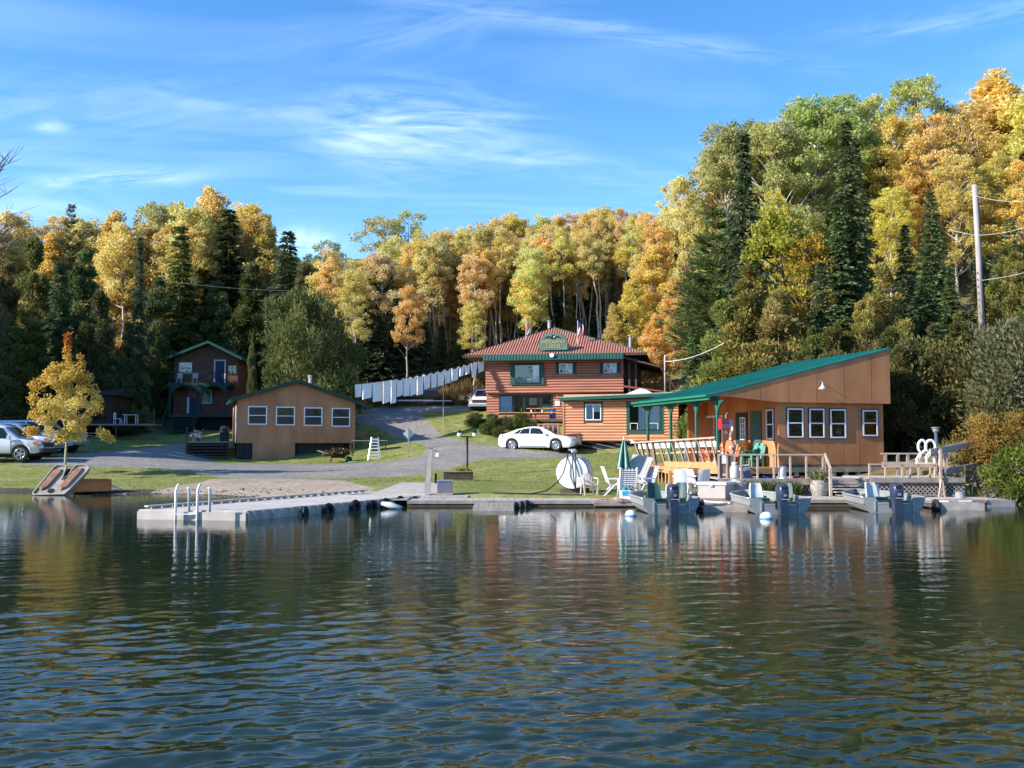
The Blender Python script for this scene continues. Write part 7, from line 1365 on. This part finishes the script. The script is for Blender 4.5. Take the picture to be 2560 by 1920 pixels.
# ------------------------------------------------------------ vehicles
def ip(x,tab): return float(np.interp(x,[a for a,b in tab],[b for a,b in tab]))
TYR=mat('car_tyre',(.02,.02,.022),.75); CHR=mat('alloy_rim',(.55,.56,.58),.25,.8,.05); CARG=mat('car_glass',(.012,.022,.026),.08,0,.05,spec=.35)
ORL=mat('orange_marker',(.6,.16,.05),.3); REDL=mat('red_tail_lamp',(.35,.01,.015),.25); HLAMP=mat('head_lamp',(.55,.58,.62),.15,.3); PLASTIC=mat('dark_plastic',(.03,.03,.033),.5)
def wheel(par,x,y,r,w=.22,spokes=7,side=-1):
    o=MB().lathe([(r*.66,-w/2),(r*.95,-w/2),(r,-w/2+.03),(r,w/2-.03),(r*.95,w/2),(r*.66,w/2)],28,(0,0,0),ax='y').build('wheel',TYR,par,(x,y,r),smooth=False)
    k=MB(); k.lathe([(r*.655,-.02),(r*.62,.02),(r*.3,.03),(.01,.03)],24,ax='y'); k.build('rim_dish',PLASTIC,o)
    yy=side*w/2
    for i in range(spokes):
        a=2*math.pi*i/spokes; k=MB(); k.bar((.03*math.cos(a),yy*.92,.03*math.sin(a)),(r*.64*math.cos(a),yy*.98,r*.64*math.sin(a)),.02,r*.17,up=(-math.sin(a),0,math.cos(a))); k.build('spoke',CHR,o)
    rim=[]; rows=[]
    for i in range(25): th=2*math.pi*i/24; rows.append([((r*.645+.022*math.cos(q))*math.cos(th),yy+.022*math.sin(q),(r*.645+.022*math.cos(q))*math.sin(th)) for q in np.linspace(0,6.283,6)])
    MB().grid(rows).build('rim_ring',CHR,o,smooth=True); MB().lathe([(.055,yy*.9),(.055,yy*1.02)],10,ax='y').build('hub_cap',CHR,o)
def vehicle(name,loc,rz,paint,L,Wd,belt,roof,glassx,wheels,wr,base,lab,cat,bed=None,group=None,tumble=.17,hoodw=.90,wins=(),spokes=7,cladding=None,zc=None):
    """x forward, the viewer sees the -y side. belt, roof: profiles; roof equals belt where there is no cabin"""
    o=empty(name,loc,rz,lab,cat,group); hw=Wd/2
    xsx=sorted(set(list(np.linspace(0,L,70))+[q for w_ in wheels for q in np.linspace(w_-wr*1.22,w_+wr*1.22,14)]))
    def zb(x):
        z=base+ip(x,[(0,.12),(.25,0),(L-.3,0),(L,.10)])
        for w_ in wheels:
            d=abs(x-w_); R_=wr*1.18
            if d<R_: z=max(z,wr+math.sqrt(R_*R_-d*d)*.98)
        return z
    def sec(x):
        zt=ip(x,belt); zr=max(ip(x,roof),zt+.012); e=ip(x,[(0,.84),(.12,.93),(.5,1),(L-.7,1),(L-.2,.90),(L,.74)]); w=hw*e; b=zb(x); zm=b+(zt-b)*.5; cab=min(1,max(0,(zr-zt)/.45)); wg=w*(hoodw+(1-hoodw)*.6*cab)
        wr_=wg-tumble*min(1,(zr-zt)/.5)
        return [(w*.93,b),(w*.985,b+(zt-b)*.12 if zt>b else b),(w,max(b,zm)),(w*.985,max(b,zt-.05)),(wg,zt),(wg-(wg-wr_)*.5,zt+(zr-zt)*.5),(wr_,zr-.045*cab-.003),(wr_*.86,zr-.01*cab),(wr_*.4,zr+.01),(0,zr+.015)]
    rows=[]
    for x in xsx:
        s=sec(x); rows.append([(x,-y,z) for y,z in s]+[(x,y,z) for y,z in s[::-1]][1:])
    k=MB(); k.grid(rows); 
    for r_ in (rows[0],rows[-1]): b0=len(k.v); k.v+=r_; k.f.append(tuple(range(b0,b0+len(r_))))
    k.build('body',paint,o,smooth=True)
    MB().box(.3,L-.3,-hw*.8,hw*.8,base+.02,ip(L/2,belt)*.7).build('underbody',PLASTIC,o)
    for w_ in wheels: MB().box(w_-wr*1.2,w_+wr*1.2,-hw*.86,hw*.86,wr*.7,wr*2.15).build('wheel_well',BLACK,o)
    def sidept(x,t,side=-1,off=.012): s=sec(x); y0,z0=s[4]; y1,z1=s[6]; return (x,side*(y0+(y1-y0)*t+off),z0+(z1-z0)*t)
    for side in (-1,1):
        for (xa0,xa1,xb0,xb1) in wins: # bottom a, top b
            rws=[]
            for j in range(5):
                t=.10+.80*j/4; xa=xa0+(xb0-xa0)*j/4; xb=xa1+(xb1-xa1)*j/4; rws.append([sidept(xa+(xb-xa)*i/8,t,side) for i in range(9)])
            MB().grid(rws).build('side_window',CARG,o,smooth=True)
    for (x0,x1,nm) in glassx:
        rws=[]
        for i in range(7):
            x=x0+(x1-x0)*i/6; s=sec(x); yt=s[6][0]*.93; z=s[8][1]+.012; zz=s[7][1]+.012; rws.append([(x,-yt,zz-.02),(x,-yt*.5,z),(x,0,z+.006),(x,yt*.5,z),(x,yt,zz-.02)])
        MB().grid(rws).build(nm,CARG,o,smooth=True)
    for w_ in wheels:
        for s in (-1,1): wheel(o,w_,s*(hw-.12),wr,spokes=spokes,side=s)
    if cladding:
        for s in (-1,1): MB().box(wheels[0]+wr*1.25,wheels[1]-wr*1.25,s*hw-.02,s*hw+.02,base+.02,base+.12).build('side_skirt',cladding,o)
    return o,sec,hw
PAINTW=mat('pearl_white_paint',(.80,.79,.80),.3,0,.02,1,spec=.5,coat=.25); PAINTT=mat('truck_white_paint',(.74,.76,.79),.25,0,.03,1,coat=.4); PAINTS=mat('silver_paint',(.68,.70,.73),.25,.2,.04,1,coat=.3)
# white sedan; photo box 1253..1446
pL=P(1256,1145,61.2); zc_=tz(pL.x+2.4,60.6)
o,sec,hw=vehicle('white_sedan',(pL.x+.05,62.4,zc_),R(-23),PAINTW,4.98,1.86,
 [(0,.82),(.1,.98),(.6,1.04),(1.5,1.0),(3.3,.97),(3.9,.93),(4.5,.84),(4.85,.70),(4.98,.58)],
 [(0,.82),(.1,.98),(.55,1.06),(1.25,1.33),(1.9,1.47),(2.4,1.49),(2.9,1.44),(3.35,1.24),(3.85,.95),(4.5,.85),(4.98,.58)],
 [(.62,1.28,'rear_window'),(2.98,3.72,'windscreen')],[.98,3.88],.35,.2,'white four door sedan parked in front of the log annex','car',wins=((.98,1.38,1.42,1.60),(1.42,2.12,1.64,2.12),(2.17,3.18,2.17,2.78)),spokes=7)
for s in (-1,1):
    k=MB(); k.hexa([(4.2,s*.80,.68),(4.78,s*.66,.62),(4.78,s*.70,.70),(4.2,s*.84,.78),(4.2,s*.935,.70),(4.80,s*.74,.62),(4.76,s*.74,.72),(4.2,s*.925,.80)]); k.build('headlight',HLAMP,o)
    MB().hexa([(.0,s*.55,.78),(.3,s*.88,.80),(.3,s*.94,.80),(-.03,s*.62,.78),(.0,s*.55,.96),(.34,s*.88,.99),(.34,s*.925,.97),(-.02,s*.62,.95)]).build('tail_light',REDL,o)
    MB().hexa([(3.12,s*.93,.98),(3.26,s*.93,.98),(3.26,s*1.10,.98),(3.14,s*1.10,.98),(3.12,s*.93,1.08),(3.22,s*.93,1.10),(3.22,s*1.10,1.12),(3.14,s*1.10,1.12)]).build('door_mirror',PAINTW,o,bevel=.015)
    for x in (1.55,2.75): MB().box(x,x+.18,s*.925-.01,s*.925+.01,.82,.85).build('door_handle',CHR,o)
    for x in (1.40,2.15,3.22): MB().box(x,x+.012,s*.915-.016,s*.925+.014,.36,.93).build('door_seam',PLASTIC,o)
    MB().box(1.45,3.2,s*.93-.01,s*.93+.012,.27,.30).build('sill_trim',CHR,o)
MB().hexa([(4.9,-.36,.42),(4.94,.36,.42),(4.99,.36,.42),(4.99,-.36,.42),(4.86,-.42,.66),(4.9,.42,.66),(4.95,.42,.64),(4.95,-.42,.64)]).build('grille',CHR,o)
MB().box(4.9,5.0,-.5,.5,.26,.38).build('lower_intake',PLASTIC,o); MB().box(1.95,2.05,-.02,.02,1.49,1.56).build('roof_fin',PLASTIC,o)
def pickup(px_front,Y,lab,paint,rz=0,group='pickup trucks parked at the left',xoff=0,name='pickup_truck',crew=True):
    p=P(px_front,1150,Y); L=5.6; z=tz(p.x-1,Y)
    bel=[(0,1.15),(.05,1.18),(1.9,1.18),(2.0,1.14),(4.1,1.12),(4.6,1.11),(5.3,1.04),(5.5,.95),(5.6,.80)]
    ro=[(0,1.15),(1.85,1.19),(1.95,1.70),(2.1,1.84),(3.2,1.90),(3.7,1.82),(4.45,1.17),(5.3,1.06),(5.6,.80)]
    o,sec,hw=vehicle(name,(p.x-L*math.cos(rz),Y-L*math.sin(rz),z),rz,paint,L,1.96,bel,ro,[(3.78,4.36,'windscreen')],[1.05,4.55],.40,.42,lab,'pickup truck',group=group,wins=((2.10,2.75,2.16,2.75),(2.85,4.12,2.85,3.62)),spokes=5,tumble=.15)
    for s in (-1,1):
        MB().box(5.25,5.56,s*.78-.10,s*.78+.10,.84,1.02).build('headlight',HLAMP,o); MB().box(5.2,5.42,s*.955-.02,s*.955+.015,.86,1.02).build('turn_signal',ORL,o)
        MB().box(3.95,4.1,s*1.0-.0 if s>0 else s*1.16,s*1.16 if s>0 else s*1.0,1.12,1.34).build('door_mirror',paint,o,bevel=.02)
        for x in (2.1,3.05): MB().box(x,x+.16,s*.985-.012,s*.985+.012,1.0,1.04).build('door_handle',PLASTIC,o)
        for x in (2.02,2.80,4.08): MB().box(x,x+.014,s*.98-.01,s*.98+.012,.55,1.10).build('door_seam',PLASTIC,o)
        MB().box(0,.05,s*.80-.08,s*.80+.08,.75,1.1).build('tail_light',REDL,o)
    MB().box(5.5,5.68,-.9,.9,.48,.68).build('bumper',CHR if paint is PAINTT else PLASTIC,o,bevel=.02); MB().box(5.52,5.62,-.6,.6,.74,.98).build('grille',PLASTIC,o)
    MB().box(.1,1.85,-.82,.82,1.05,1.10).build('bed_floor',PLASTIC,o)
    return o
pickup(121,51.5,'silver pickup truck nearest the water cut by the left frame edge',PAINTS,R(3)); pickup(146,54.5,'white pickup truck in the middle of the three parked at left',PAINTT,R(2),crew=True)
p=P(202,1150,58.5); z=tz(p.x-1,58.5)
o,sec,hw=vehicle('grey_truck',(p.x-5.2,58.5,z),R(1),PAINTS,5.2,1.96,[(0,1.15),(.1,1.2),(3.6,1.16),(4.4,1.12),(5.0,1.0),(5.2,.85)],[(0,1.2),(.1,1.75),(.5,1.92),(2.9,1.95),(3.3,1.85),(4.0,1.2),(5.0,1.02),(5.2,.85)],[(3.36,3.92,'windscreen')],[1.0,4.2],.41,.42,'grey blue truck behind the white pickup with its nose right of the others','truck',wins=((.5,1.3,.55,1.3),(1.4,2.2,1.4,2.2),(2.3,3.72,2.3,3.22)),spokes=5)
for s in (-1,1): MB().box(4.9,5.16,s*.78-.10,s*.78+.10,.9,1.05).build('headlight',HLAMP,o); MB().box(4.85,5.05,s*.95-.02,s*.95+.02,.9,1.02).build('turn_signal',ORL,o)
MB().box(5.1,5.3,-.9,.9,.48,.7).build('bumper',CHR,o,bevel=.02)
# truck beside the lodge
p=P(1222,1010,74); pk=pickup(1200,73.0,'white pickup truck beside the left corner of the lodge facing the lake',PAINTT,R(-100),group='vehicles up at the lodge')
# boat on trailer behind the towels
p=P(1012,1015,76.2); z=tz(p.x,76.2); bt=empty('boat_on_trailer',(p.x,76.2,z),R(4),'dark covered boat on a white trailer behind the hanging towels','boat')
rows=[]
for i in range(11):
    t=i/10; y=-2.6+5.2*t; w=.95*(1-max(0,(t-.5)/.5)**2*.95); h=1.05+.15*t; rows.append([(y,-w,h),(y,-w*.85,.65),(y,0,.42+.25*t*t),(y,w*.85,.65),(y,w,h)])
k=MB(); k.grid(rows); k.build('hull',mat('dark_hull',(.06,.065,.08),.4,0,.1),bt); k=MB(); k.grid([[r[0],(r[0][0],0,r[0][2]+.18),r[-1]] for r in rows]); k.build('cover',mat('grey_cover',(.20,.22,.25),.8),bt); k=MB(); k.box(-1,-.1,-.5,.5,1.2,1.45); k.build('windshield',CARG,bt)
k=MB(); k.bar((-2.2,-.7,.4),(2.2,-.7,.4),.08); k.bar((-2.2,.7,.4),(2.2,.7,.4),.08); k.bar((2.1,0,.4),(3.6,0,.4),.08); k.build('trailer_frame',WHITE,bt)
for s in (-1,1): MB().lathe([(.30,-.1),(.30,.1)],16,(-.8,s*.95,.30),ax='y').build('wheel',TYR,bt)
# ------------------------------------------------------------ clothesline
a=FL.w(-.05,-.3,0); A=P(*cc(3,410,430),a.y); Bv=P(*cc(2,1150,272),64.0)
wo=wire(A,Bv,.25,.02,'clothesline rope from the lodge corner down to the juniper',DKMETAL,'clothesline'); wire(A+Vector((0,.1,.28)),Bv+Vector((-.3,.3,.32)),.28,.012,'thin upper rope above the clothesline',DKMETAL,'clothesline')
p=P(*cc(2,1905,300),67.5); pz=tz(p.x,67.5); lz=P(*cc(2,1905,200),67.5).z; pr=tag(MB().bar((0,0,0),(0,0,lz-pz),.05).build('prop_pole',RAILW,None,(p.x,67.5,pz)),'thin wooden prop pole holding up the middle of the clothesline','pole')
TOW=mat('white_towel',(.90,.90,.91),.9,0,.04,3)
cuts=[1165,1222,1310,1396,1462,1515,1570,1625,1680,1740,1800,1853,1915,1970,2035,2080,2132,2195,2252]; bots=[380,390,410,415,415,355,355,348,346,296,288,275,258,240,203,193,222,183]
names=['leftmost towel in shade partly behind the juniper','second white sheet from the left on the line','third white sheet from the left hanging lower','narrow sheet fourth from the left on the line','longest sheet near the left end of the line']
for i in range(18):
    x0=cuts[i]; x1=cuts[i+1]-3
    def lp_(x): t=(x-1150)/(2275-1150); py=272-(272-62)*t-10*4*t*(1-t)*-.35; q=Bv.lerp(A,t); 
    def lpt(x):
        px=540+x/3.3515; t=(px-(540+1150/3.3515))/((1100+410/3.687)-(540+1150/3.3515)); q=Bv.lerp(A,t); zs=-.25*4*t*(1-t); Y=q.y; return Vector((P(px,1000,Y).x,Y,q.z+zs))
    a0=lpt(x0); a1=lpt(x1); hgt=(bots[i]-(272-(272-70)*(x0-1150)/1100))/3.3515/FP*a0.y; hgt=max(.6,hgt)
    rows=[]; r=random.Random(i); ph=r.random()*6
    pinch=i>=5
    for j in range(9):
        t=j/8; row=[]
        for q in range(11):
            s=q/10; pt_=a0.lerp(a1,.5+(s-.5)*(1-(.16 if i>=9 else .07)*t*(1 if i!=16 else 3.2))); sag=(.17*math.sin(math.pi*s) if pinch else .03*math.sin(math.pi*s))*(1-t)
            row.append((pt_.x-a0.x,pt_.y-a0.y-.02+.05*math.sin(s*9+ph+t*1.5)*(.3+t)+.02*math.sin(s*23+ph),pt_.z-a0.z-sag-hgt*t*(1-(.05*(s-.5) if i%2 else .0))))
        rows.append(row)
    lab=(names[i] if i<5 else 'white towel number %d'%i)
    near=['','','','','','first of the four equal shaded towels left of the lit ones','second of the four equal shaded towels','third of the four equal shaded towels','fourth of the four equal shaded towels','tallest of the sunlit towels just right of the shaded four','sunlit towel left of the prop pole','sunlit towel above the prop pole','sunlit towel just right of the prop pole','folded sunlit towel fifth from the lodge','short draped towel fourth from the lodge corner','short draped towel third from the lodge corner','long pointed towel second from the lodge corner','towel hanging right at the lodge corner']
    o=MB().grid(rows).build('towel',TOW,None,tuple(a0),smooth=True); tag(o,lab if i<5 else near[i],'towel','white towels on the clothesline')
# ------------------------------------------------------------ utility pole and wires
p0_=P(2456,795,58); p1_=P(2436,462,58); up=empty('utility_pole',tuple(p0_),0,'tall leaning grey utility pole against yellow trees at right','pole'); d=p1_-p0_
MB().tube([(0,0,-3),tuple(d*.5),tuple(d)],[.19,.165,.14],12).build('pole_shaft',mat('grey_pole',(.42,.37,.36),.85,0,.2,3,.3,12,stretch=(1,1,.2)),up,smooth=True)
for i in range(14): t=.02+.35*i/14; MB().box(-.22,.22,-.02,.02,-.02,.02).build('step_spike',DKMETAL,up,tuple(d*t+Vector((0,-.1,0))),(0,R(20*(-1)**i),0))
MB().tube([tuple(d*.02+Vector((.19,0,0))),tuple(d*.9+Vector((.17,0,0)))],.03,5).build('conduit',DKMETAL,up); MB().bar(d*.93+Vector((-.1,0,0)),d*.90+Vector((.5,0,.05)),.06).build('bracket',DKMETAL,up)
wire(p0_+d*.92,P(2620,492,50),.3,.013,'upper pale wire running right from the utility pole top',PW); wire(p0_+d*.62,P(2620,548,50),.2,.012,'middle pale wire running right from the utility pole',PW); wire(p0_+d*.62,P(2372,573,60),.05,.014,'short pale wire going left from the utility pole',PW); wire(p0_+d*.28,P(2620,665,52),.1,.012,'lower pale wire running right from the utility pole',PW)
wire(P(400,700,80),P(830,727,80),.3,.014,'pale wire crossing the dark conifers at left',mat('wire_dim',(.25,.24,.23),.6)); wire(P(800,810,82),P(1320,845,82),.3,.013,'thin dark wire crossing to the lodge roof',DKMETAL); wire(P(1300,833,75),P(1990,850,70),.3,.013,'dark wire crossing above the red roof',DKMETAL)
# ------------------------------------------------------------ small maple
def maple():
    r=np.random.RandomState(77); base=P(162,1166,47.2); z0=tz(base.x,47.2); top=P(162,832,47.2).z-z0; lo=P(162,1080,47.2).z-z0; s=top/6.3
    o=empty('maple_tree',(base.x,47.2,z0),0,'small orange and yellow maple with a thin white trunk behind the pedal boat','tree')
    tb=MB(); tb.tube([(0,0,0),(.03,0,1.0*s),(.08,0,lo),(.12,0,lo+1.2),(.0,0,top*.75)],[.065,.055,.05,.035,.01],8)
    lobes=[(0,0,.93,.16),(-.05,0,.88,.2),(.0,0,.83,.22),(.02,.1,.78,.26),(-.1,0,.73,.3),(.62,0,.83,.17),(.66,0,.78,.22),(.6,0,.72,.3),(-.6,0,.70,.2)]
    for i in range(62):
        u=r.rand(); z=.26+.48*u; w=1.55*math.sin(math.pi*min(1,.14+.78*(1-u)))**.9; a=r.rand()*6.28; q=w*r.rand()**.5; lobes.append((q*math.cos(a),q*math.sin(a),z+r.normal()*.01,.24+.17*r.rand()))
    for i in range(8): a=r.rand()*6.28; lobes.append((1.75*math.cos(a),1.75*math.sin(a),.28+.1*r.rand(),.25))
    lobes+=[(1.9,0,.27,.26),(2.2,0,.25,.2),(-1.75,0,.30,.28)]
    C=[];T=[]
    for i,(x,y,zf,rad) in enumerate(lobes):
        c=np.array([x,y,zf*top]); n=int(330*rad**1.5*2.0)+24; p=r.normal(size=(n,3)); p/=np.linalg.norm(p,axis=1)[:,None]; p*=(r.rand(n)**.45)[:,None]*rad*1.1; C.append(p+c)
        edge=(math.hypot(x,y)/1.7); T.append(np.clip(.95-.75*max(0,(zf-.55)/.4)-.25*edge+.17*r.normal(size=n)+(-.2 if x<-1 else 0),0,1))
        if i%2==0 and zf>.2: tb.tube([(.08,0,max(lo,zf*top-math.hypot(x,y)*.9-.3)),tuple(c)],[.022,.006],4,False)
    tb.build('trunk',mat('maple_bark',(.48,.44,.36),.8,0,.2,5),o,smooth=True); me=leaves('maple_crown',np.concatenate(C),.12,LM['maple'],np.concatenate(T),seed=3); link('crown',me,o)
    C=r.normal(size=(150,3))*np.array([.09,.09,.20])+np.array([-.02,0,top*.95]); link('crown',leaves('maple_top',C,.12,LM['red'],r.rand(150)),o)
maple()
# ------------------------------------------------------------ shrubs by the lodge terrace and annex
for i,(x,y,Y,h,l) in enumerate([(330,1030,68.2,1.6,'dark shrub left of the lodge terrace'),(480,1000,67.6,1.7,'dark shrub under the leftmost lodge window'),(610,1010,67.3,1.5,'low shrub under the middle lodge windows'),(745,990,67.2,2.0,'tallest shrub at the terrace middle post'),(860,1030,66.8,1.4,'shrub beside the side deck railing'),(420,1080,66.3,1.3,'lower shrub on the bank above the sedan boot'),(560,1090,65.6,1.3,'lower shrub on the bank above the sedan rear window'),(700,1080,65.0,1.3,'lower shrub behind the sedan roof'),(820,1090,64.8,1.2,'lower shrub behind the sedan windscreen')]):
    p=P(*cc(3,x,y),Y); tree('bush' if i%2 else 'shrub',p.x,Y,h*.62,l,cat='shrub',group='shrubs on the bank in front of the lodge',tint=(.9,1.0,.8) if i%2 else (.6,.75,.55),wide=1.6)
# ------------------------------------------------------------ grass and leaf litter
def blades(name,n,fx,fy,L,W_,m,lab,seed,cond=None):
    r=np.random.RandomState(seed); x=r.uniform(*fx,n); y=r.uniform(*fy,n); z=terr(x,y); u_,v_=proj(x,y,z); ok=~inpoly(u_,v_,road)&~inpoly(u_,v_,sand)&(z>.13)
    if cond is not None: ok&=cond(x,y,z,u_,v_)
    C=np.stack([x,y,z],1)[ok]; n=len(C); D=r.normal(size=(n,3))*.45+np.array([0,0,1]); o=link(name,leaves_dir(name,C,D,L,W_,m,r.rand(n),seed)); tag(o,lab,'grass',None,'stuff')
GB_=leafmat('lawn_blades',(.20,.23,.06),(.28,.29,.09),(.42,.38,.16),.5)
blades('lawn_blades',26000,(-24,11),(36.5,50),.055,.025,GB_,'short grass blades on the near lawn',31,lambda x,y,z,u,v:(np.abs(u-1280)<1320)&~((x>-6)&(y<38.3)))
blades('lawn_blades',15000,(-30,10),(50,72),.075,.04,GB_,'short grass blades on the far lawn',32,lambda x,y,z,u,v:(u>-40)&(u<1700))
def tufts(pts,lab,seed,h=.5,m=None,n=260):
    r=np.random.RandomState(seed); C=[];D=[]
    for x,y,s in pts: z=tz(x,y); c=r.normal(size=(n,3))*np.array([.4*s,.3*s,.02])+np.array([x,y,z]); C.append(c); D.append(r.normal(size=(n,3))*.5+np.array([0,0,1.1]))
    o=link('wild_grass',leaves_dir('wild_grass',np.concatenate(C),np.concatenate(D),h,.05,m or LM['shrub'],r.rand(n*len(pts)),seed)); tag(o,lab,'grass',None,'stuff')
rr=random.Random(4)
tufts([(rr.uniform(17,22),rr.uniform(33.6,40),1.2) for _ in range(34)],'wild grass on the right bank',1,.45)
tufts([(rr.uniform(-14,4),rr.uniform(78.5,90),1.6) for _ in range(120)],'brown brush on the cut bank below the aspens',2,.9,leafmat('dry_brush',(.09,.06,.02),(.2,.13,.05),(.32,.22,.10),.3),150)
tufts([(rr.uniform(-34,-8),rr.uniform(86,92),1.8) for _ in range(60)],'dark ground cover at the wood edge at left',3,.8,LM['cedar'],150)

# ------------------------------------------------------------ labels: alike neighbours are told apart by their order from the left
bpy.context.view_layer.update()
from collections import defaultdict
dd=defaultdict(list)
ROWS=(' in the front rows',' in the middle rows',' in the back rows',' low on the hill',' halfway up the hill',' high on the hill')
for o in SC.objects:
    if o.parent is None and o.get('label') and o.get('group') and o.get('category') in ('tree','sapling','shrub','rock') and 'opposite shore' not in o['label'] and 'left of the frame' not in o['label']: dd[o['label']].append(o)
dup=[l for l in dd if len(dd[l])>1]
base=defaultdict(list)
for l in dd:
    b=l
    for r_ in ROWS: b=b.replace(r_,'')
    base[b]+=dd[l]
ORD=['leftmost','second','third','fourth','fifth','sixth','seventh','eighth','ninth','tenth','eleventh','twelfth']+['%dth'%i for i in range(13,60)]
for b,os_ in base.items():
    if not any(l in dup or len(l.split())>16 for l in {o['label'] for o in os_}): continue
    os_.sort(key=lambda o: proj(o.location.x,o.location.y,o.location.z)[0])
    for i,o in enumerate(os_): o['label']=(ORD[i]+' '+b+(' from the left' if i else '')) if len(os_)>1 else b
    if any(len(o['label'].split())>16 for o in os_):
        for o in os_: o['label']=o['label'].replace(' the two storey',' the').replace('lemon yellow','yellow').replace('high corner of the green roof','high green roof corner')
